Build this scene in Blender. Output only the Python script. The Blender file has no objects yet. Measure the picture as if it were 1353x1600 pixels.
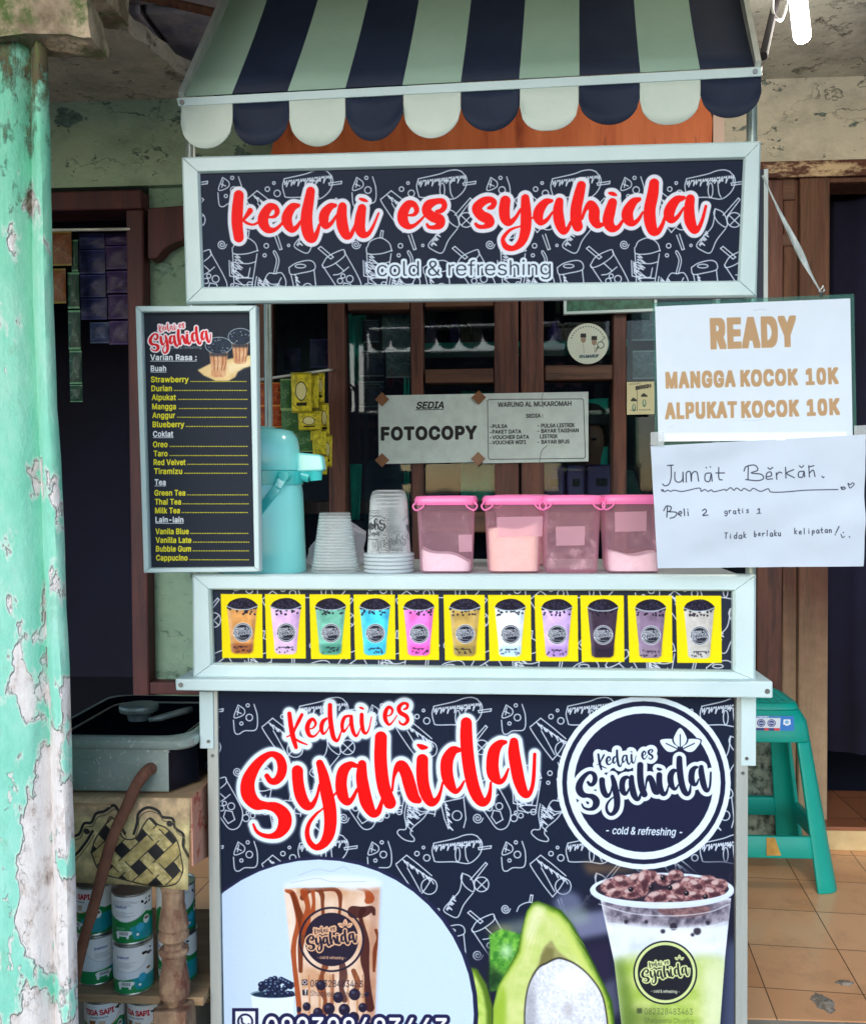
import bpy, math, random
import numpy as np
from mathutils import Vector, Matrix

# ------------------------------------------------------------------ camera, sky, sun, exposure
SC = bpy.context.scene
COL = SC.collection
FPX, YAW, PITCH, ROLL = 1500.0, .066, -.0255, -.006
CAM_AT = Vector((0, -1.775, 1.18))
CAM_M = Matrix.Rotation(YAW, 3, 'Z') @ Matrix.Rotation(math.pi / 2 + PITCH, 3, 'X') @ Matrix.Rotation(ROLL, 3, 'Z')
cam = bpy.data.cameras.new('camera')
cam.sensor_fit = 'AUTO'; cam.sensor_width = 36; cam.lens = FPX / 1600 * 36
cam.clip_start = .05; cam.clip_end = 2000
camo = bpy.data.objects.new('camera', cam); COL.objects.link(camo)
camo.matrix_world = Matrix.Translation(CAM_AT) @ CAM_M.to_4x4()
SC.camera = camo

EL = math.radians(21); AZ = math.radians(-14)
wd = bpy.data.worlds.new('World'); SC.world = wd; wd.use_nodes = True
wn = wd.node_tree
sky = wn.nodes.new('ShaderNodeTexSky'); sky.sky_type = 'NISHITA'; sky.sun_disc = False
sky.sun_elevation = EL; sky.sun_rotation = math.pi - AZ; sky.air_density = 1; sky.dust_density = .7; sky.ozone_density = 3.0
bg = wn.nodes['Background']; wn.links.new(sky.outputs[0], bg.inputs[0]); bg.inputs[1].default_value = .15
sl = bpy.data.lights.new('sun', 'SUN'); sl.energy = .75; sl.angle = math.radians(40); sl.color = (1, .985, .96)
slo = bpy.data.objects.new('sun', sl); COL.objects.link(slo); slo.rotation_euler = (math.pi / 2 - EL, 0, AZ)
SC.view_settings.view_transform = 'Standard'; SC.view_settings.look = 'None'
SC.view_settings.exposure = .98; SC.view_settings.gamma = 1; SC.view_settings.use_curve_mapping = False
SC.cycles.max_bounces = 10; SC.cycles.transparent_max_bounces = 40
SC.cycles.use_denoising = True

# ------------------------------------------------------------------ measuring: photo pixel -> point in the place
CM = np.array(CAM_M); CC = np.array(CAM_AT)
def rays(p):
    p = np.atleast_2d(np.asarray(p, float))[:, :2]
    d = np.stack([(p[:, 0] - 676.5) / FPX, -(p[:, 1] - 800) / FPX, -np.ones(len(p))], 1)
    return d @ CM.T
def P(px, py, Y):
    d = rays((px, py))[0]; t = (Y - CC[1]) / d[1]
    return Vector(CC + t * d)
def PZ(px, py, z):
    d = rays((px, py))[0]; t = (z - CC[2]) / d[2]
    return Vector(CC + t * d)
def V(*a): return Vector(a)
class Plane:
    def __init__(s, a, b, c):                       # a top left, b top right, c bottom left (world points)
        s.o = np.array(a); u = np.array(b) - s.o; s.u = u / np.linalg.norm(u)
        w = np.array(c) - s.o; n = np.cross(w, s.u); s.n = n / np.linalg.norm(n); s.v = np.cross(s.u, s.n)
        if s.n[1] > 0: s.n = -s.n; s.v = -s.v
        if s.v[2] < 0: s.v = -s.v
    def loc(s, p):
        d = rays(p); t = ((s.o - CC) @ s.n) / (d @ s.n); q = CC + t[:, None] * d - s.o
        return np.stack([q @ s.u, q @ s.v], 1)
    def at(s, st, out=0): return Vector(s.o + st[0] * s.u + st[1] * s.v + out * s.n)
def vplane(Y):
    o = P(300, 300, Y); return Plane(o, o + V(1, 0, 0), o - V(0, 0, 1))

def lin(c):
    return tuple(((x / 255) / 12.92 if x / 255 <= .04045 else ((x / 255 + .055) / 1.055) ** 2.4) for x in c)

# ------------------------------------------------------------------ objects and meshes
def tagp(o, label=None, cat=None, group=None, kind=None):
    if label: o['label'] = label
    if cat: o['category'] = cat
    if group: o['group'] = group
    if kind: o['kind'] = kind
    return o
def thing(name, label, cat, at, group=None):
    o = bpy.data.objects.new(name, None); COL.objects.link(o); o.location = at; o.empty_display_size = .05
    return tagp(o, label, cat, group)
def root_of(o):
    while o.parent: o = o.parent
    return o
class MB:
    def __init__(s): s.v = []; s.f = []; s.uv = {}; s.mi = {}
    def add(s, vs, fs, m=0):
        n = len(s.v); s.v += [Vector(x) for x in vs]
        for f in fs:
            s.f.append(tuple(n + i for i in f))
            if m: s.mi[len(s.f) - 1] = m
        return n
    def box(s, a, b, m=0):
        (x0, y0, z0), (x1, y1, z1) = a, b
        x0, x1 = min(x0, x1), max(x0, x1); y0, y1 = min(y0, y1), max(y0, y1); z0, z1 = min(z0, z1), max(z0, z1)
        s.add([(x0, y0, z0), (x1, y0, z0), (x1, y1, z0), (x0, y1, z0), (x0, y0, z1), (x1, y0, z1), (x1, y1, z1), (x0, y1, z1)],
              [(0, 3, 2, 1), (4, 5, 6, 7), (0, 1, 5, 4), (1, 2, 6, 5), (2, 3, 7, 6), (3, 0, 4, 7)], m); return s
    def hexa(s, front, back, m=0):                      # two quads TL TR BR BL
        s.add(list(front) + list(back), [(3, 2, 1, 0), (4, 5, 6, 7), (0, 1, 5, 4), (1, 2, 6, 5), (2, 3, 7, 6), (3, 0, 4, 7)], m); return s
    def tube(s, pts, r, n=12, cap=True, m=0):
        pts = [Vector(p) for p in pts]; rr = r if isinstance(r, (list, tuple)) else [r] * len(pts)
        base = len(s.v); ref = None
        for i, p in enumerate(pts):
            t = (pts[min(i + 1, len(pts) - 1)] - pts[max(i - 1, 0)]).normalized()
            if ref is None: ref = t.orthogonal().normalized()
            ref = (ref - t * ref.dot(t)).normalized(); q = t.cross(ref)
            for k in range(n):
                a = 2 * math.pi * k / n; s.v.append(p + (ref * math.cos(a) + q * math.sin(a)) * rr[i])
        for i in range(len(pts) - 1):
            for k in range(n):
                a = base + i * n + k; b = base + i * n + (k + 1) % n
                s.f.append((a, b, b + n, a + n))
                if m: s.mi[len(s.f) - 1] = m
        if cap:
            s.f.append(tuple(base + k for k in reversed(range(n)))); s.f.append(tuple(base + (len(pts) - 1) * n + k for k in range(n)))
        return s
    def lathe(s, prof, c=(0, 0, 0), n=40, m=0, uvrange=None, sq=None):   # prof: (r, z)
        base = len(s.v); c = Vector(c)
        for i, (r, z) in enumerate(prof):
            for k in range(n + (1 if uvrange else 0)):
                a = 2 * math.pi * k / n; x, y = math.cos(a), math.sin(a)
                if sq:
                    p = sq; d = (abs(x) ** p + abs(y) ** p) ** (-1 / p); x *= d; y *= d
                s.v.append(c + V(x * r, y * r, z))
        w = n + (1 if uvrange else 0)
        for i in range(len(prof) - 1):
            for k in range(n):
                a = base + i * w + k; b = base + i * w + (k + 1) % w
                s.f.append((a, b, b + w, a + w)); fi = len(s.f) - 1
                if m: s.mi[fi] = m
                if uvrange:
                    z0, z1 = uvrange; t0 = (prof[i][1] - z0) / (z1 - z0); t1 = (prof[i + 1][1] - z0) / (z1 - z0)
                    s.uv[fi] = [(k / n, t0), ((k + 1) / n, t0), ((k + 1) / n, t1), (k / n, t1)]
        return s
    def build(s, name, mat, parent=None, smooth=False, org=None, bevel=0, auto=None, merge=False):
        if org is None: org = root_of(parent).location if parent else Vector((0, 0, 0))
        org = Vector(org)
        me = bpy.data.meshes.new(name); me.from_pydata([tuple(v - org) for v in s.v], [], s.f)
        for m_ in (mat if isinstance(mat, (list, tuple)) else [mat]): me.materials.append(m_)
        if s.mi:
            for i, p in enumerate(me.polygons): p.material_index = s.mi.get(i, 0)
        if s.uv:
            ul = me.uv_layers.new(name='uv')
            for p in me.polygons:
                c = s.uv.get(p.index)
                if c:
                    for li, x in zip(p.loop_indices, c): ul.data[li].uv = x
        if merge:
            import bmesh
            bm = bmesh.new(); bm.from_mesh(me); bmesh.ops.remove_doubles(bm, verts=bm.verts, dist=1e-5); bm.to_mesh(me); bm.free()
        if smooth: me.polygons.foreach_set('use_smooth', [True] * len(me.polygons))
        me.update()
        o = bpy.data.objects.new(name, me); COL.objects.link(o)
        if parent: o.parent = parent
        else: o.location = org
        if bevel:
            b = o.modifiers.new('bevel', 'BEVEL'); b.width = bevel; b.segments = 2; b.limit_method = 'ANGLE'; b.angle_limit = math.radians(50)
        if smooth and auto:
            fn = [i for i, p in enumerate(me.polygons)]
            me.set_sharp_from_angle(angle=math.radians(auto))
        return o
def each(name, mat, parent, fns, **k):                  # several like pieces, each an object of its own
    out = []
    for f in fns:
        mb = MB(); f(mb); out.append(mb.build(name, mat, parent, **k))
    return out
def copy_tree(o, parent=None):
    c = o.copy(); COL.objects.link(c)
    if parent: c.parent = parent
    for ch in list(o.children): copy_tree(ch, c)
    return c

# ------------------------------------------------------------------ materials
MATS = {}
def nodes(name):
    m = bpy.data.materials.new(name); m.use_nodes = True
    t = m.node_tree; return m, t, t.nodes['Principled BSDF'], t.nodes.new, t.links.new
def mat(name, c1, c2=None, rough=.5, metal=0, scale=8, detail=6, bump=0, bscale=None, spec=.4, lo=.35, hi=.65, stretch=None,
        alpha=1, trans=0, c3=None, s3=30, lo3=.6, hi3=.7, coat=0, sub=0):
    m, t, b, N, L = nodes(name)
    b.inputs['Roughness'].default_value = rough; b.inputs['Metallic'].default_value = metal
    b.inputs['Specular IOR Level'].default_value = spec; b.inputs['Alpha'].default_value = alpha
    b.inputs['Transmission Weight'].default_value = trans; b.inputs['Coat Weight'].default_value = coat
    b.inputs['Base Color'].default_value = (*lin(c1), 1)
    if sub: b.inputs['Subsurface Weight'].default_value = sub; b.inputs['Subsurface Radius'].default_value = (.01, .01, .01)
    tc = N('ShaderNodeTexCoord'); vec = tc.outputs['Object']
    if stretch:
        mp = N('ShaderNodeMapping'); mp.inputs['Scale'].default_value = stretch; L(vec, mp.inputs[0]); vec = mp.outputs[0]
    out = None
    if c2:
        n = N('ShaderNodeTexNoise'); n.inputs['Scale'].default_value = scale; n.inputs['Detail'].default_value = detail; n.inputs['Roughness'].default_value = .62
        L(vec, n.inputs[0]); r = N('ShaderNodeValToRGB'); r.color_ramp.elements[0].position = lo; r.color_ramp.elements[1].position = hi
        r.color_ramp.elements[0].color = (*lin(c1), 1); r.color_ramp.elements[1].color = (*lin(c2), 1)
        L(n.outputs[0], r.inputs[0]); out = r.outputs[0]
    if c3:
        n3 = N('ShaderNodeTexNoise'); n3.inputs['Scale'].default_value = s3; n3.inputs['Detail'].default_value = 8; n3.inputs['Roughness'].default_value = .7
        L(vec, n3.inputs[0]); r3 = N('ShaderNodeValToRGB'); r3.color_ramp.elements[0].position = lo3; r3.color_ramp.elements[1].position = hi3
        L(n3.outputs[0], r3.inputs[0]); mx = N('ShaderNodeMix'); mx.data_type = 'RGBA'; L(r3.outputs[0], mx.inputs[0])
        mx.inputs[6].default_value = (*lin(c1), 1)
        if out: L(out, mx.inputs[6])
        mx.inputs[7].default_value = (*lin(c3), 1); out = mx.outputs[2]
    if out: L(out, b.inputs['Base Color'])
    if bump:
        nb = N('ShaderNodeTexNoise'); nb.inputs['Scale'].default_value = bscale or scale * 3; nb.inputs['Detail'].default_value = 7
        L(vec, nb.inputs[0]); bp = N('ShaderNodeBump'); bp.inputs['Strength'].default_value = bump; bp.inputs['Distance'].default_value = .01
        L(nb.outputs[0], bp.inputs['Height']); L(bp.outputs[0], b.inputs['Normal'])
    MATS[name] = m; return m
def img_mat(name, img, rough=.45, spec=.35, bump=0, rib=0, alpha=1, trans=0, coat=0):
    m, t, b, N, L = nodes(name)
    uv = N('ShaderNodeUVMap'); uv.uv_map = 'uv'
    ti = N('ShaderNodeTexImage'); ti.image = img; ti.extension = 'EXTEND'; ti.interpolation = 'Cubic'
    L(uv.outputs[0], ti.inputs[0]); L(ti.outputs[0], b.inputs['Base Color'])
    if alpha == 'img': L(ti.outputs[1], b.inputs['Alpha'])
    b.inputs['Roughness'].default_value = rough; b.inputs['Specular IOR Level'].default_value = spec; b.inputs['Coat Weight'].default_value = coat
    b.inputs['Transmission Weight'].default_value = trans
    tc = N('ShaderNodeTexCoord')
    hs = []
    if rib:
        w = N('ShaderNodeTexWave'); w.wave_type = 'BANDS'; w.bands_direction = 'X'; w.inputs['Scale'].default_value = rib
        L(tc.outputs['Object'], w.inputs[0]); bp = N('ShaderNodeBump'); bp.inputs['Strength'].default_value = .12; bp.inputs['Distance'].default_value = .001
        L(w.outputs[1], bp.inputs['Height']); hs.append(bp)
    if bump:
        nb = N('ShaderNodeTexNoise'); nb.inputs['Scale'].default_value = 9; nb.inputs['Detail'].default_value = 2
        L(tc.outputs['Object'], nb.inputs[0]); bp2 = N('ShaderNodeBump'); bp2.inputs['Strength'].default_value = bump; bp2.inputs['Distance'].default_value = .02
        L(nb.outputs[0], bp2.inputs['Height'])
        if hs: L(hs[-1].outputs[0], bp2.inputs['Normal'])
        hs.append(bp2)
    if hs: L(hs[-1].outputs[0], b.inputs['Normal'])
    return m
# ------------------------------------------------------------------ printing: a small painter for flat printed artwork
RNG = np.random.default_rng(7)
def catmull(pts, n=10):
    p = np.asarray(pts, float)
    if len(p) < 3:
        t = np.linspace(0, 1, n + 1)[:, None]; return p[0] * (1 - t) + p[-1] * t
    q = np.vstack([2 * p[0] - p[1], p, 2 * p[-1] - p[-2]]); out = []
    for i in range(1, len(q) - 2):
        a, b, c, d = q[i - 1], q[i], q[i + 1], q[i + 2]
        for t in np.linspace(0, 1, n, endpoint=False):
            out.append(.5 * (2 * b + (c - a) * t + (2 * a - 5 * b + 4 * c - d) * t * t + (3 * b - a - 3 * c + d) * t ** 3))
    out.append(p[-1]); out = np.array(out)
    if out.shape[1] > 2: out[:, 2] = np.maximum(out[:, 2], .15)
    return out
def boxblur(a, r):
    r = int(max(1, round(r)))
    for _ in range(2):
        for ax in (0, 1):
            pad = [(0, 0)] * a.ndim; pad[ax] = (r + 1, r)
            c = np.cumsum(np.pad(a, pad, mode='edge'), axis=ax)
            sl1 = [slice(None)] * a.ndim; sl0 = [slice(None)] * a.ndim
            sl1[ax] = slice(2 * r + 1, None); sl0[ax] = slice(0, -(2 * r + 1))
            a = (c[tuple(sl1)] - c[tuple(sl0)]) / (2 * r + 1)
    return a
def vnoise(h, w, cell, seed=0, octs=3):
    r = np.random.default_rng(seed); out = np.zeros((h, w)); amp = 1; tot = 0
    for o in range(octs):
        c = max(1.5, cell / 2 ** o); gh, gw = int(h / c) + 3, int(w / c) + 3; g = r.random((gh, gw))
        y = np.arange(h) / c; x = np.arange(w) / c; yi, xi = y.astype(int), x.astype(int)
        fy, fx = (y - yi)[:, None], (x - xi)[None]; fy = fy * fy * (3 - 2 * fy); fx = fx * fx * (3 - 2 * fx)
        v = (g[yi][:, xi] * (1 - fx) + g[yi][:, xi + 1] * fx) * (1 - fy) + (g[yi + 1][:, xi] * (1 - fx) + g[yi + 1][:, xi + 1] * fx) * fy
        out += v * amp; tot += amp; amp *= .55
    return out / tot
GLY = {}
def type_face():                                        # Blender's own bundled sans face, else its built-in one
    try: return bpy.data.fonts.load(bpy.utils.system_resource('DATAFILES', path='fonts') + '/Inter.woff2')
    except Exception: return None
FACE = type_face()
def glyphs(body, shear=0, sp=1.0):
    if (body, shear, sp) not in GLY:
        cu = bpy.data.curves.new('t', 'FONT'); cu.body = body; cu.size = 1; cu.resolution_u = 6; cu.shear = shear; cu.space_character = sp
        if FACE: cu.font = FACE
        ob = bpy.data.objects.new('t', cu); COL.objects.link(ob); bpy.context.view_layer.update()
        dg = bpy.context.evaluated_depsgraph_get(); ev = ob.evaluated_get(dg); cc = ev.to_curve(dg); cont = []
        for sp_ in cc.splines:
            b = sp_.bezier_points; n = len(b); pl = []
            for q in range(n):
                p0, p1, p2, p3 = [np.array(x[:2]) for x in (b[q].co, b[q].handle_right, b[(q + 1) % n].handle_left, b[(q + 1) % n].co)]
                for t in np.linspace(0, 1, 6, endpoint=False): pl.append((1 - t) ** 3 * p0 + 3 * (1 - t) ** 2 * t * p1 + 3 * (1 - t) * t * t * p2 + t ** 3 * p3)
            if n > 1: cont.append(np.array(pl))
        ev.to_curve_clear(); bpy.data.objects.remove(ob); bpy.data.curves.remove(cu); GLY[(body, shear, sp)] = cont
    return GLY[(body, shear, sp)]
class Canvas:
    def __init__(s, W, H, fn=None, k=1.0, bgc=(0, 0, 0), alpha=False):
        s.W, s.H, s.fn, s.k = int(W), int(H), fn, k; s.img = np.zeros((s.H, s.W, 3)) + np.array(bgc) / 255; s.al = np.zeros((s.H, s.W)) if alpha else None; s.clip = None
    def T(s, pts):
        p = np.atleast_2d(np.asarray(pts, float)); return s.fn(p[:, :2]) if s.fn else p[:, :2] * s.k
    def win(s, x0, y0, x1, y1):
        return max(0, int(math.floor(x0))), max(0, int(math.floor(y0))), min(s.W, int(math.ceil(x1)) + 1), min(s.H, int(math.ceil(y1)) + 1)
    def put(s, m, col, w=None, a=1.0):
        x0, y0, x1, y1 = w or (0, 0, s.W, s.H)
        c = np.asarray(col, float) / 255
        if s.clip is not None: m = m * s.clip[y0:y1, x0:x1]
        mm = (m * a)[..., None]; v = s.img[y0:y1, x0:x1]; s.img[y0:y1, x0:x1] = v * (1 - mm) + c * mm
        if s.al is not None: s.al[y0:y1, x0:x1] = np.maximum(s.al[y0:y1, x0:x1], m * a)
    def sdf(s, strokes, pad=3, n=10):
        segs = []
        for st in strokes:
            c = catmull(st, n); xy = s.T(c); r = c[:, 2] * s.k if c.shape[1] > 2 else np.full(len(c), .8 * s.k); segs.append((xy, r))
        al = np.vstack([x for x, _ in segs]); rm = max(r.max() for _, r in segs) + pad
        w = s.win(al[:, 0].min() - rm, al[:, 1].min() - rm, al[:, 0].max() + rm, al[:, 1].max() + rm)
        x0, y0, x1, y1 = w
        if x1 <= x0 or y1 <= y0: return None, w
        D = np.full((y1 - y0, x1 - x0), 1e3)
        for xy, r in segs:
            for i in range(len(xy) - 1):
                a, b = xy[i], xy[i + 1]; rr = max(r[i], r[i + 1]) + pad
                u0, v0, u1, v1 = s.win(min(a[0], b[0]) - rr, min(a[1], b[1]) - rr, max(a[0], b[0]) + rr, max(a[1], b[1]) + rr)
                u0, v0, u1, v1 = max(u0, x0), max(v0, y0), min(u1, x1), min(v1, y1)
                if u1 <= u0 or v1 <= v0: continue
                X = np.arange(u0, u1)[None] + .5 - a[0]; Y = np.arange(v0, v1)[:, None] + .5 - a[1]; d = b - a; L2 = d @ d + 1e-9
                t = np.clip((X * d[0] + Y * d[1]) / L2, 0, 1)
                dist = np.hypot(X - t * d[0], Y - t * d[1]) - (r[i] * (1 - t) + r[i + 1] * t)
                q = D[v0 - y0:v1 - y0, u0 - x0:u1 - x0]; np.minimum(q, dist, out=q)
        return D, w
    def strokes(s, st, col, grow=0, a=1.0, n=10):
        D, w = s.sdf(st, 3 + grow * s.k, n)
        if D is not None: s.put(np.clip(.5 - (D - grow * s.k), 0, 1), col, w, a)
    def line(s, pts, r, col, a=1.0, n=6): s.strokes([[(p[0], p[1], r) for p in pts]], col, 0, a, n)
    def seg(s, pts, r, col, a=1.0):
        for p, q in zip(pts[:-1], pts[1:]): s.strokes([[(*p[:2], r), (*q[:2], r)]], col, 0, a, 1)
    def outlined(s, st, fill, outline, ow, glow=0, gcol=(255, 255, 255), ga=.8):
        D, w = s.sdf(st, (ow + glow) * s.k + 3)
        if D is None: return
        if glow: s.put(np.clip(1 - (D - ow * s.k) / (glow * s.k), 0, 1) ** 2, gcol, w, ga)
        s.put(np.clip(.5 - (D - ow * s.k), 0, 1), outline, w); s.put(np.clip(.5 - D, 0, 1), fill, w)
    def pmask(s, pts, soft=0):
        q = s.T(pts); g = soft * s.k * 2 + 2
        w = x0, y0, x1, y1 = s.win(q[:, 0].min() - g, q[:, 1].min() - g, q[:, 0].max() + g, q[:, 1].max() + g)
        if x1 <= x0 or y1 <= y0: return None, w
        SS = 3; X = (x0 + (np.arange((x1 - x0) * SS) + .5) / SS)[None]; Y = (y0 + (np.arange((y1 - y0) * SS) + .5) / SS)
        ins = np.zeros((len(Y), X.shape[1]), bool)
        for i in range(len(q)):
            (ax, ay), (bx, by) = q[i], q[(i + 1) % len(q)]
            if ay == by: continue
            rows = np.nonzero((Y >= min(ay, by)) & (Y < max(ay, by)))[0]
            if len(rows): ins[rows] ^= X < (ax + (Y[rows] - ay) * (bx - ax) / (by - ay))[:, None]
        m = ins.reshape(y1 - y0, SS, x1 - x0, SS).mean((1, 3))
        if soft: m = boxblur(m, soft * s.k)
        return m, w
    def poly(s, pts, col, soft=0, a=1.0, smooth=False, tex=None):
        if smooth: pts = catmull(list(pts) + [pts[0]], 8)
        m, w = s.pmask(pts, soft)
        if m is not None:
            if tex is not None:                       # tex: (colour2, cell, seed, contrast)
                c2, cell, seed, k = tex; nz = np.clip((vnoise(m.shape[0], m.shape[1], cell * s.k, seed) - .5) * k + .5, 0, 1)[..., None]
                s.put(m, np.asarray(col, float) * (1 - nz) + np.asarray(c2, float) * nz, w, a)
            else: s.put(m, col, w, a)
    def clip_to(s, pts, smooth=False):
        s.clip = None
        if pts is None: return
        m, (x0, y0, x1, y1) = s.pmask(catmull(list(pts) + [pts[0]], 8) if smooth else pts); s.clip = np.zeros((s.H, s.W)); s.clip[y0:y1, x0:x1] = m
    def ell(s, cx, cy, rx, ry, col, soft=0, a=1.0, rot=0, tex=None):
        t = np.linspace(0, 2 * math.pi, 49)[:-1]; x, y = np.cos(t) * rx, np.sin(t) * ry; c, n = math.cos(rot), math.sin(rot)
        s.poly(np.stack([cx + x * c - y * n, cy + x * n + y * c], 1), col, soft, a, False, tex)
    def ring(s, cx, cy, r, w, col, a=1.0):
        t = np.linspace(0, 2 * math.pi, 61); s.strokes([[(cx + r * math.cos(x), cy + r * math.sin(x), w) for x in t]], col, 0, a, 2)
    def text(s, body, A, B, cap, col, bold=0, shear=0, outline=None, ow=0, a=1.0, sp=1.0, square=False):   # baseline from A to B, cap height in photo px
        cont = glyphs(body, shear, sp); v = np.vstack(cont)
        x0, x1 = v[:, 0].min(), v[:, 0].max(); capu = np.vstack(glyphs('H'))[:, 1].max() if any(ch.isupper() or ch in 'dhklbt0123456789&' for ch in body) else np.vstack(glyphs('x'))[:, 1].max()
        A, B = np.array(A, float), np.array(B, float); ux = (B - A) / (x1 - x0); uy = np.array([ux[1], -ux[0]]) ; uy = uy / np.linalg.norm(uy) * cap / capu
        q = s.T(A + (v[:, :1] - x0) * ux + v[:, 1:] * uy)
        g = (bold + ow) * s.k + 3
        w = X0, Y0, X1, Y1 = s.win(q[:, 0].min() - g, q[:, 1].min() - g, q[:, 0].max() + g, q[:, 1].max() + g)
        if X1 <= X0 or Y1 <= Y0: return
        SS = 4; h, wd_ = (Y1 - Y0) * SS, (X1 - X0) * SS; Wn = np.zeros((h, wd_), np.int16); p = (q - [X0, Y0]) * SS; X = np.arange(wd_) + .5; k0 = 0
        for ct in cont:
            pc = p[k0:k0 + len(ct)]; k0 += len(ct)
            for (ax, ay), (bx, by) in zip(pc, np.roll(pc, -1, 0)):
                if ay == by: continue
                r0, r1 = int(max(0, math.ceil(min(ay, by) - .5))), int(min(h, math.ceil(max(ay, by) - .5)))
                if r1 <= r0: continue
                xc = ax + (np.arange(r0, r1) + .5 - ay) * (bx - ax) / (by - ay)
                Wn[r0:r1] += ((X[None] < xc[:, None]) * (1 if by > ay else -1)).astype(np.int16)
        M = Wn != 0
        def dil(M, r):
            r = int(round(r * s.k * SS))
            if r < 1: return M
            out = M.copy()
            for dy in range(-r, r + 1):
                dx = r if square else int(math.sqrt(r * r - dy * dy))
                st = 1                                            # horizontal run dilation by doubling
                acc = M.copy(); rem = dx
                while rem > 0:
                    k = min(st, rem); t2 = acc.copy(); t2[:, k:] |= acc[:, :-k]; t2[:, :-k] |= acc[:, k:]; acc = t2; rem -= k; st *= 2
                sh = np.zeros_like(acc)
                if dy > 0: sh[dy:] = acc[:-dy]
                elif dy < 0: sh[:dy] = acc[-dy:]
                else: sh = acc
                out |= sh
            return out
        M = dil(M, bold) if bold >= 0 else ~dil(~M, -bold); av = lambda M: M.reshape(Y1 - Y0, SS, X1 - X0, SS).mean((1, 3))
        if outline is not None: s.put(av(dil(M, ow - min(0, bold))), outline, w, a)
        s.put(av(M), col, w, a)
    def grain(s, amt, seed=3, cell=2):
        n = vnoise(s.H, s.W, cell, seed, 2) - .5; s.img *= (1 + n * amt)[..., None]
    def image(s, name):
        im = bpy.data.images.new(name, s.W, s.H, alpha=s.al is not None)
        px = np.ones((s.H, s.W, 4), np.float32); px[..., :3] = np.clip(s.img, 0, 1)[::-1]
        if s.al is not None: px[..., 3] = np.clip(s.al, 0, 1)[::-1]
        im.pixels.foreach_set(px.ravel()); im.update(); im.pack(); return im
def panel_canvas(plane, quad, res, bgc):                 # artwork lying on a plane, drawn by photo coordinates
    L = plane.loc(quad); lo, hi = L.min(0), L.max(0); W, H = int((hi[0] - lo[0]) * res), int((hi[1] - lo[1]) * res)
    fn = lambda p: (lambda q: np.stack([(q[:, 0] - lo[0]) * res, (hi[1] - q[:, 1]) * res], 1))(plane.loc(p))
    d = np.linalg.norm(plane.loc([(quad[0][0], quad[0][1])]) - plane.loc([(quad[0][0] + 100, quad[0][1])])) / 100
    c = Canvas(W, H, fn, d * res, bgc); c.lo, c.hi, c.L, c.plane = lo, hi, L, plane
    return c
def panel_mesh(c, name, m, parent, th=.004, out=0, org=None, n=1, wob=None):
    mb = MB(); pl = c.plane; TL, TR, BR, BL = [np.array(x) for x in c.L]; S = c.hi - c.lo
    G = []; uvs = []
    for j in range(n + 1):
        for i in range(n + 1):
            a, b = i / n, j / n; st = (TL * (1 - a) + TR * a) * (1 - b) + (BL * (1 - a) + BR * a) * b
            G.append(pl.at(st, out + (wob(a, b) if wob else 0))); uvs.append(((st[0] - c.lo[0]) / S[0], (st[1] - c.lo[1]) / S[1]))
    w = n + 1; N0 = len(G); back = [g - Vector(pl.n) * th for g in G]
    mb.add(G + back, [])
    for j in range(n):
        for i in range(n):
            q = (j * w + i, (j + 1) * w + i, (j + 1) * w + i + 1, j * w + i + 1)
            mb.f.append(q); mb.uv[len(mb.f) - 1] = [uvs[k] for k in q]
            mb.f.append(tuple(N0 + k for k in reversed(q))); mb.uv[len(mb.f) - 1] = [uvs[k] for k in reversed(q)]
    edge = [i for i in range(n)] + [j * w + n for j in range(n)] + [n * w + n - i for i in range(n)] + [(n - j) * w for j in range(n)]
    for a, b in zip(edge, edge[1:] + edge[:1]):
        mb.f.append((a, b, N0 + b, N0 + a)); mb.uv[len(mb.f) - 1] = [uvs[a], uvs[b], uvs[b], uvs[a]]
    return mb.build(name, m, parent, smooth=n > 1, org=org, auto=40 if n > 1 else None)

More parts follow.
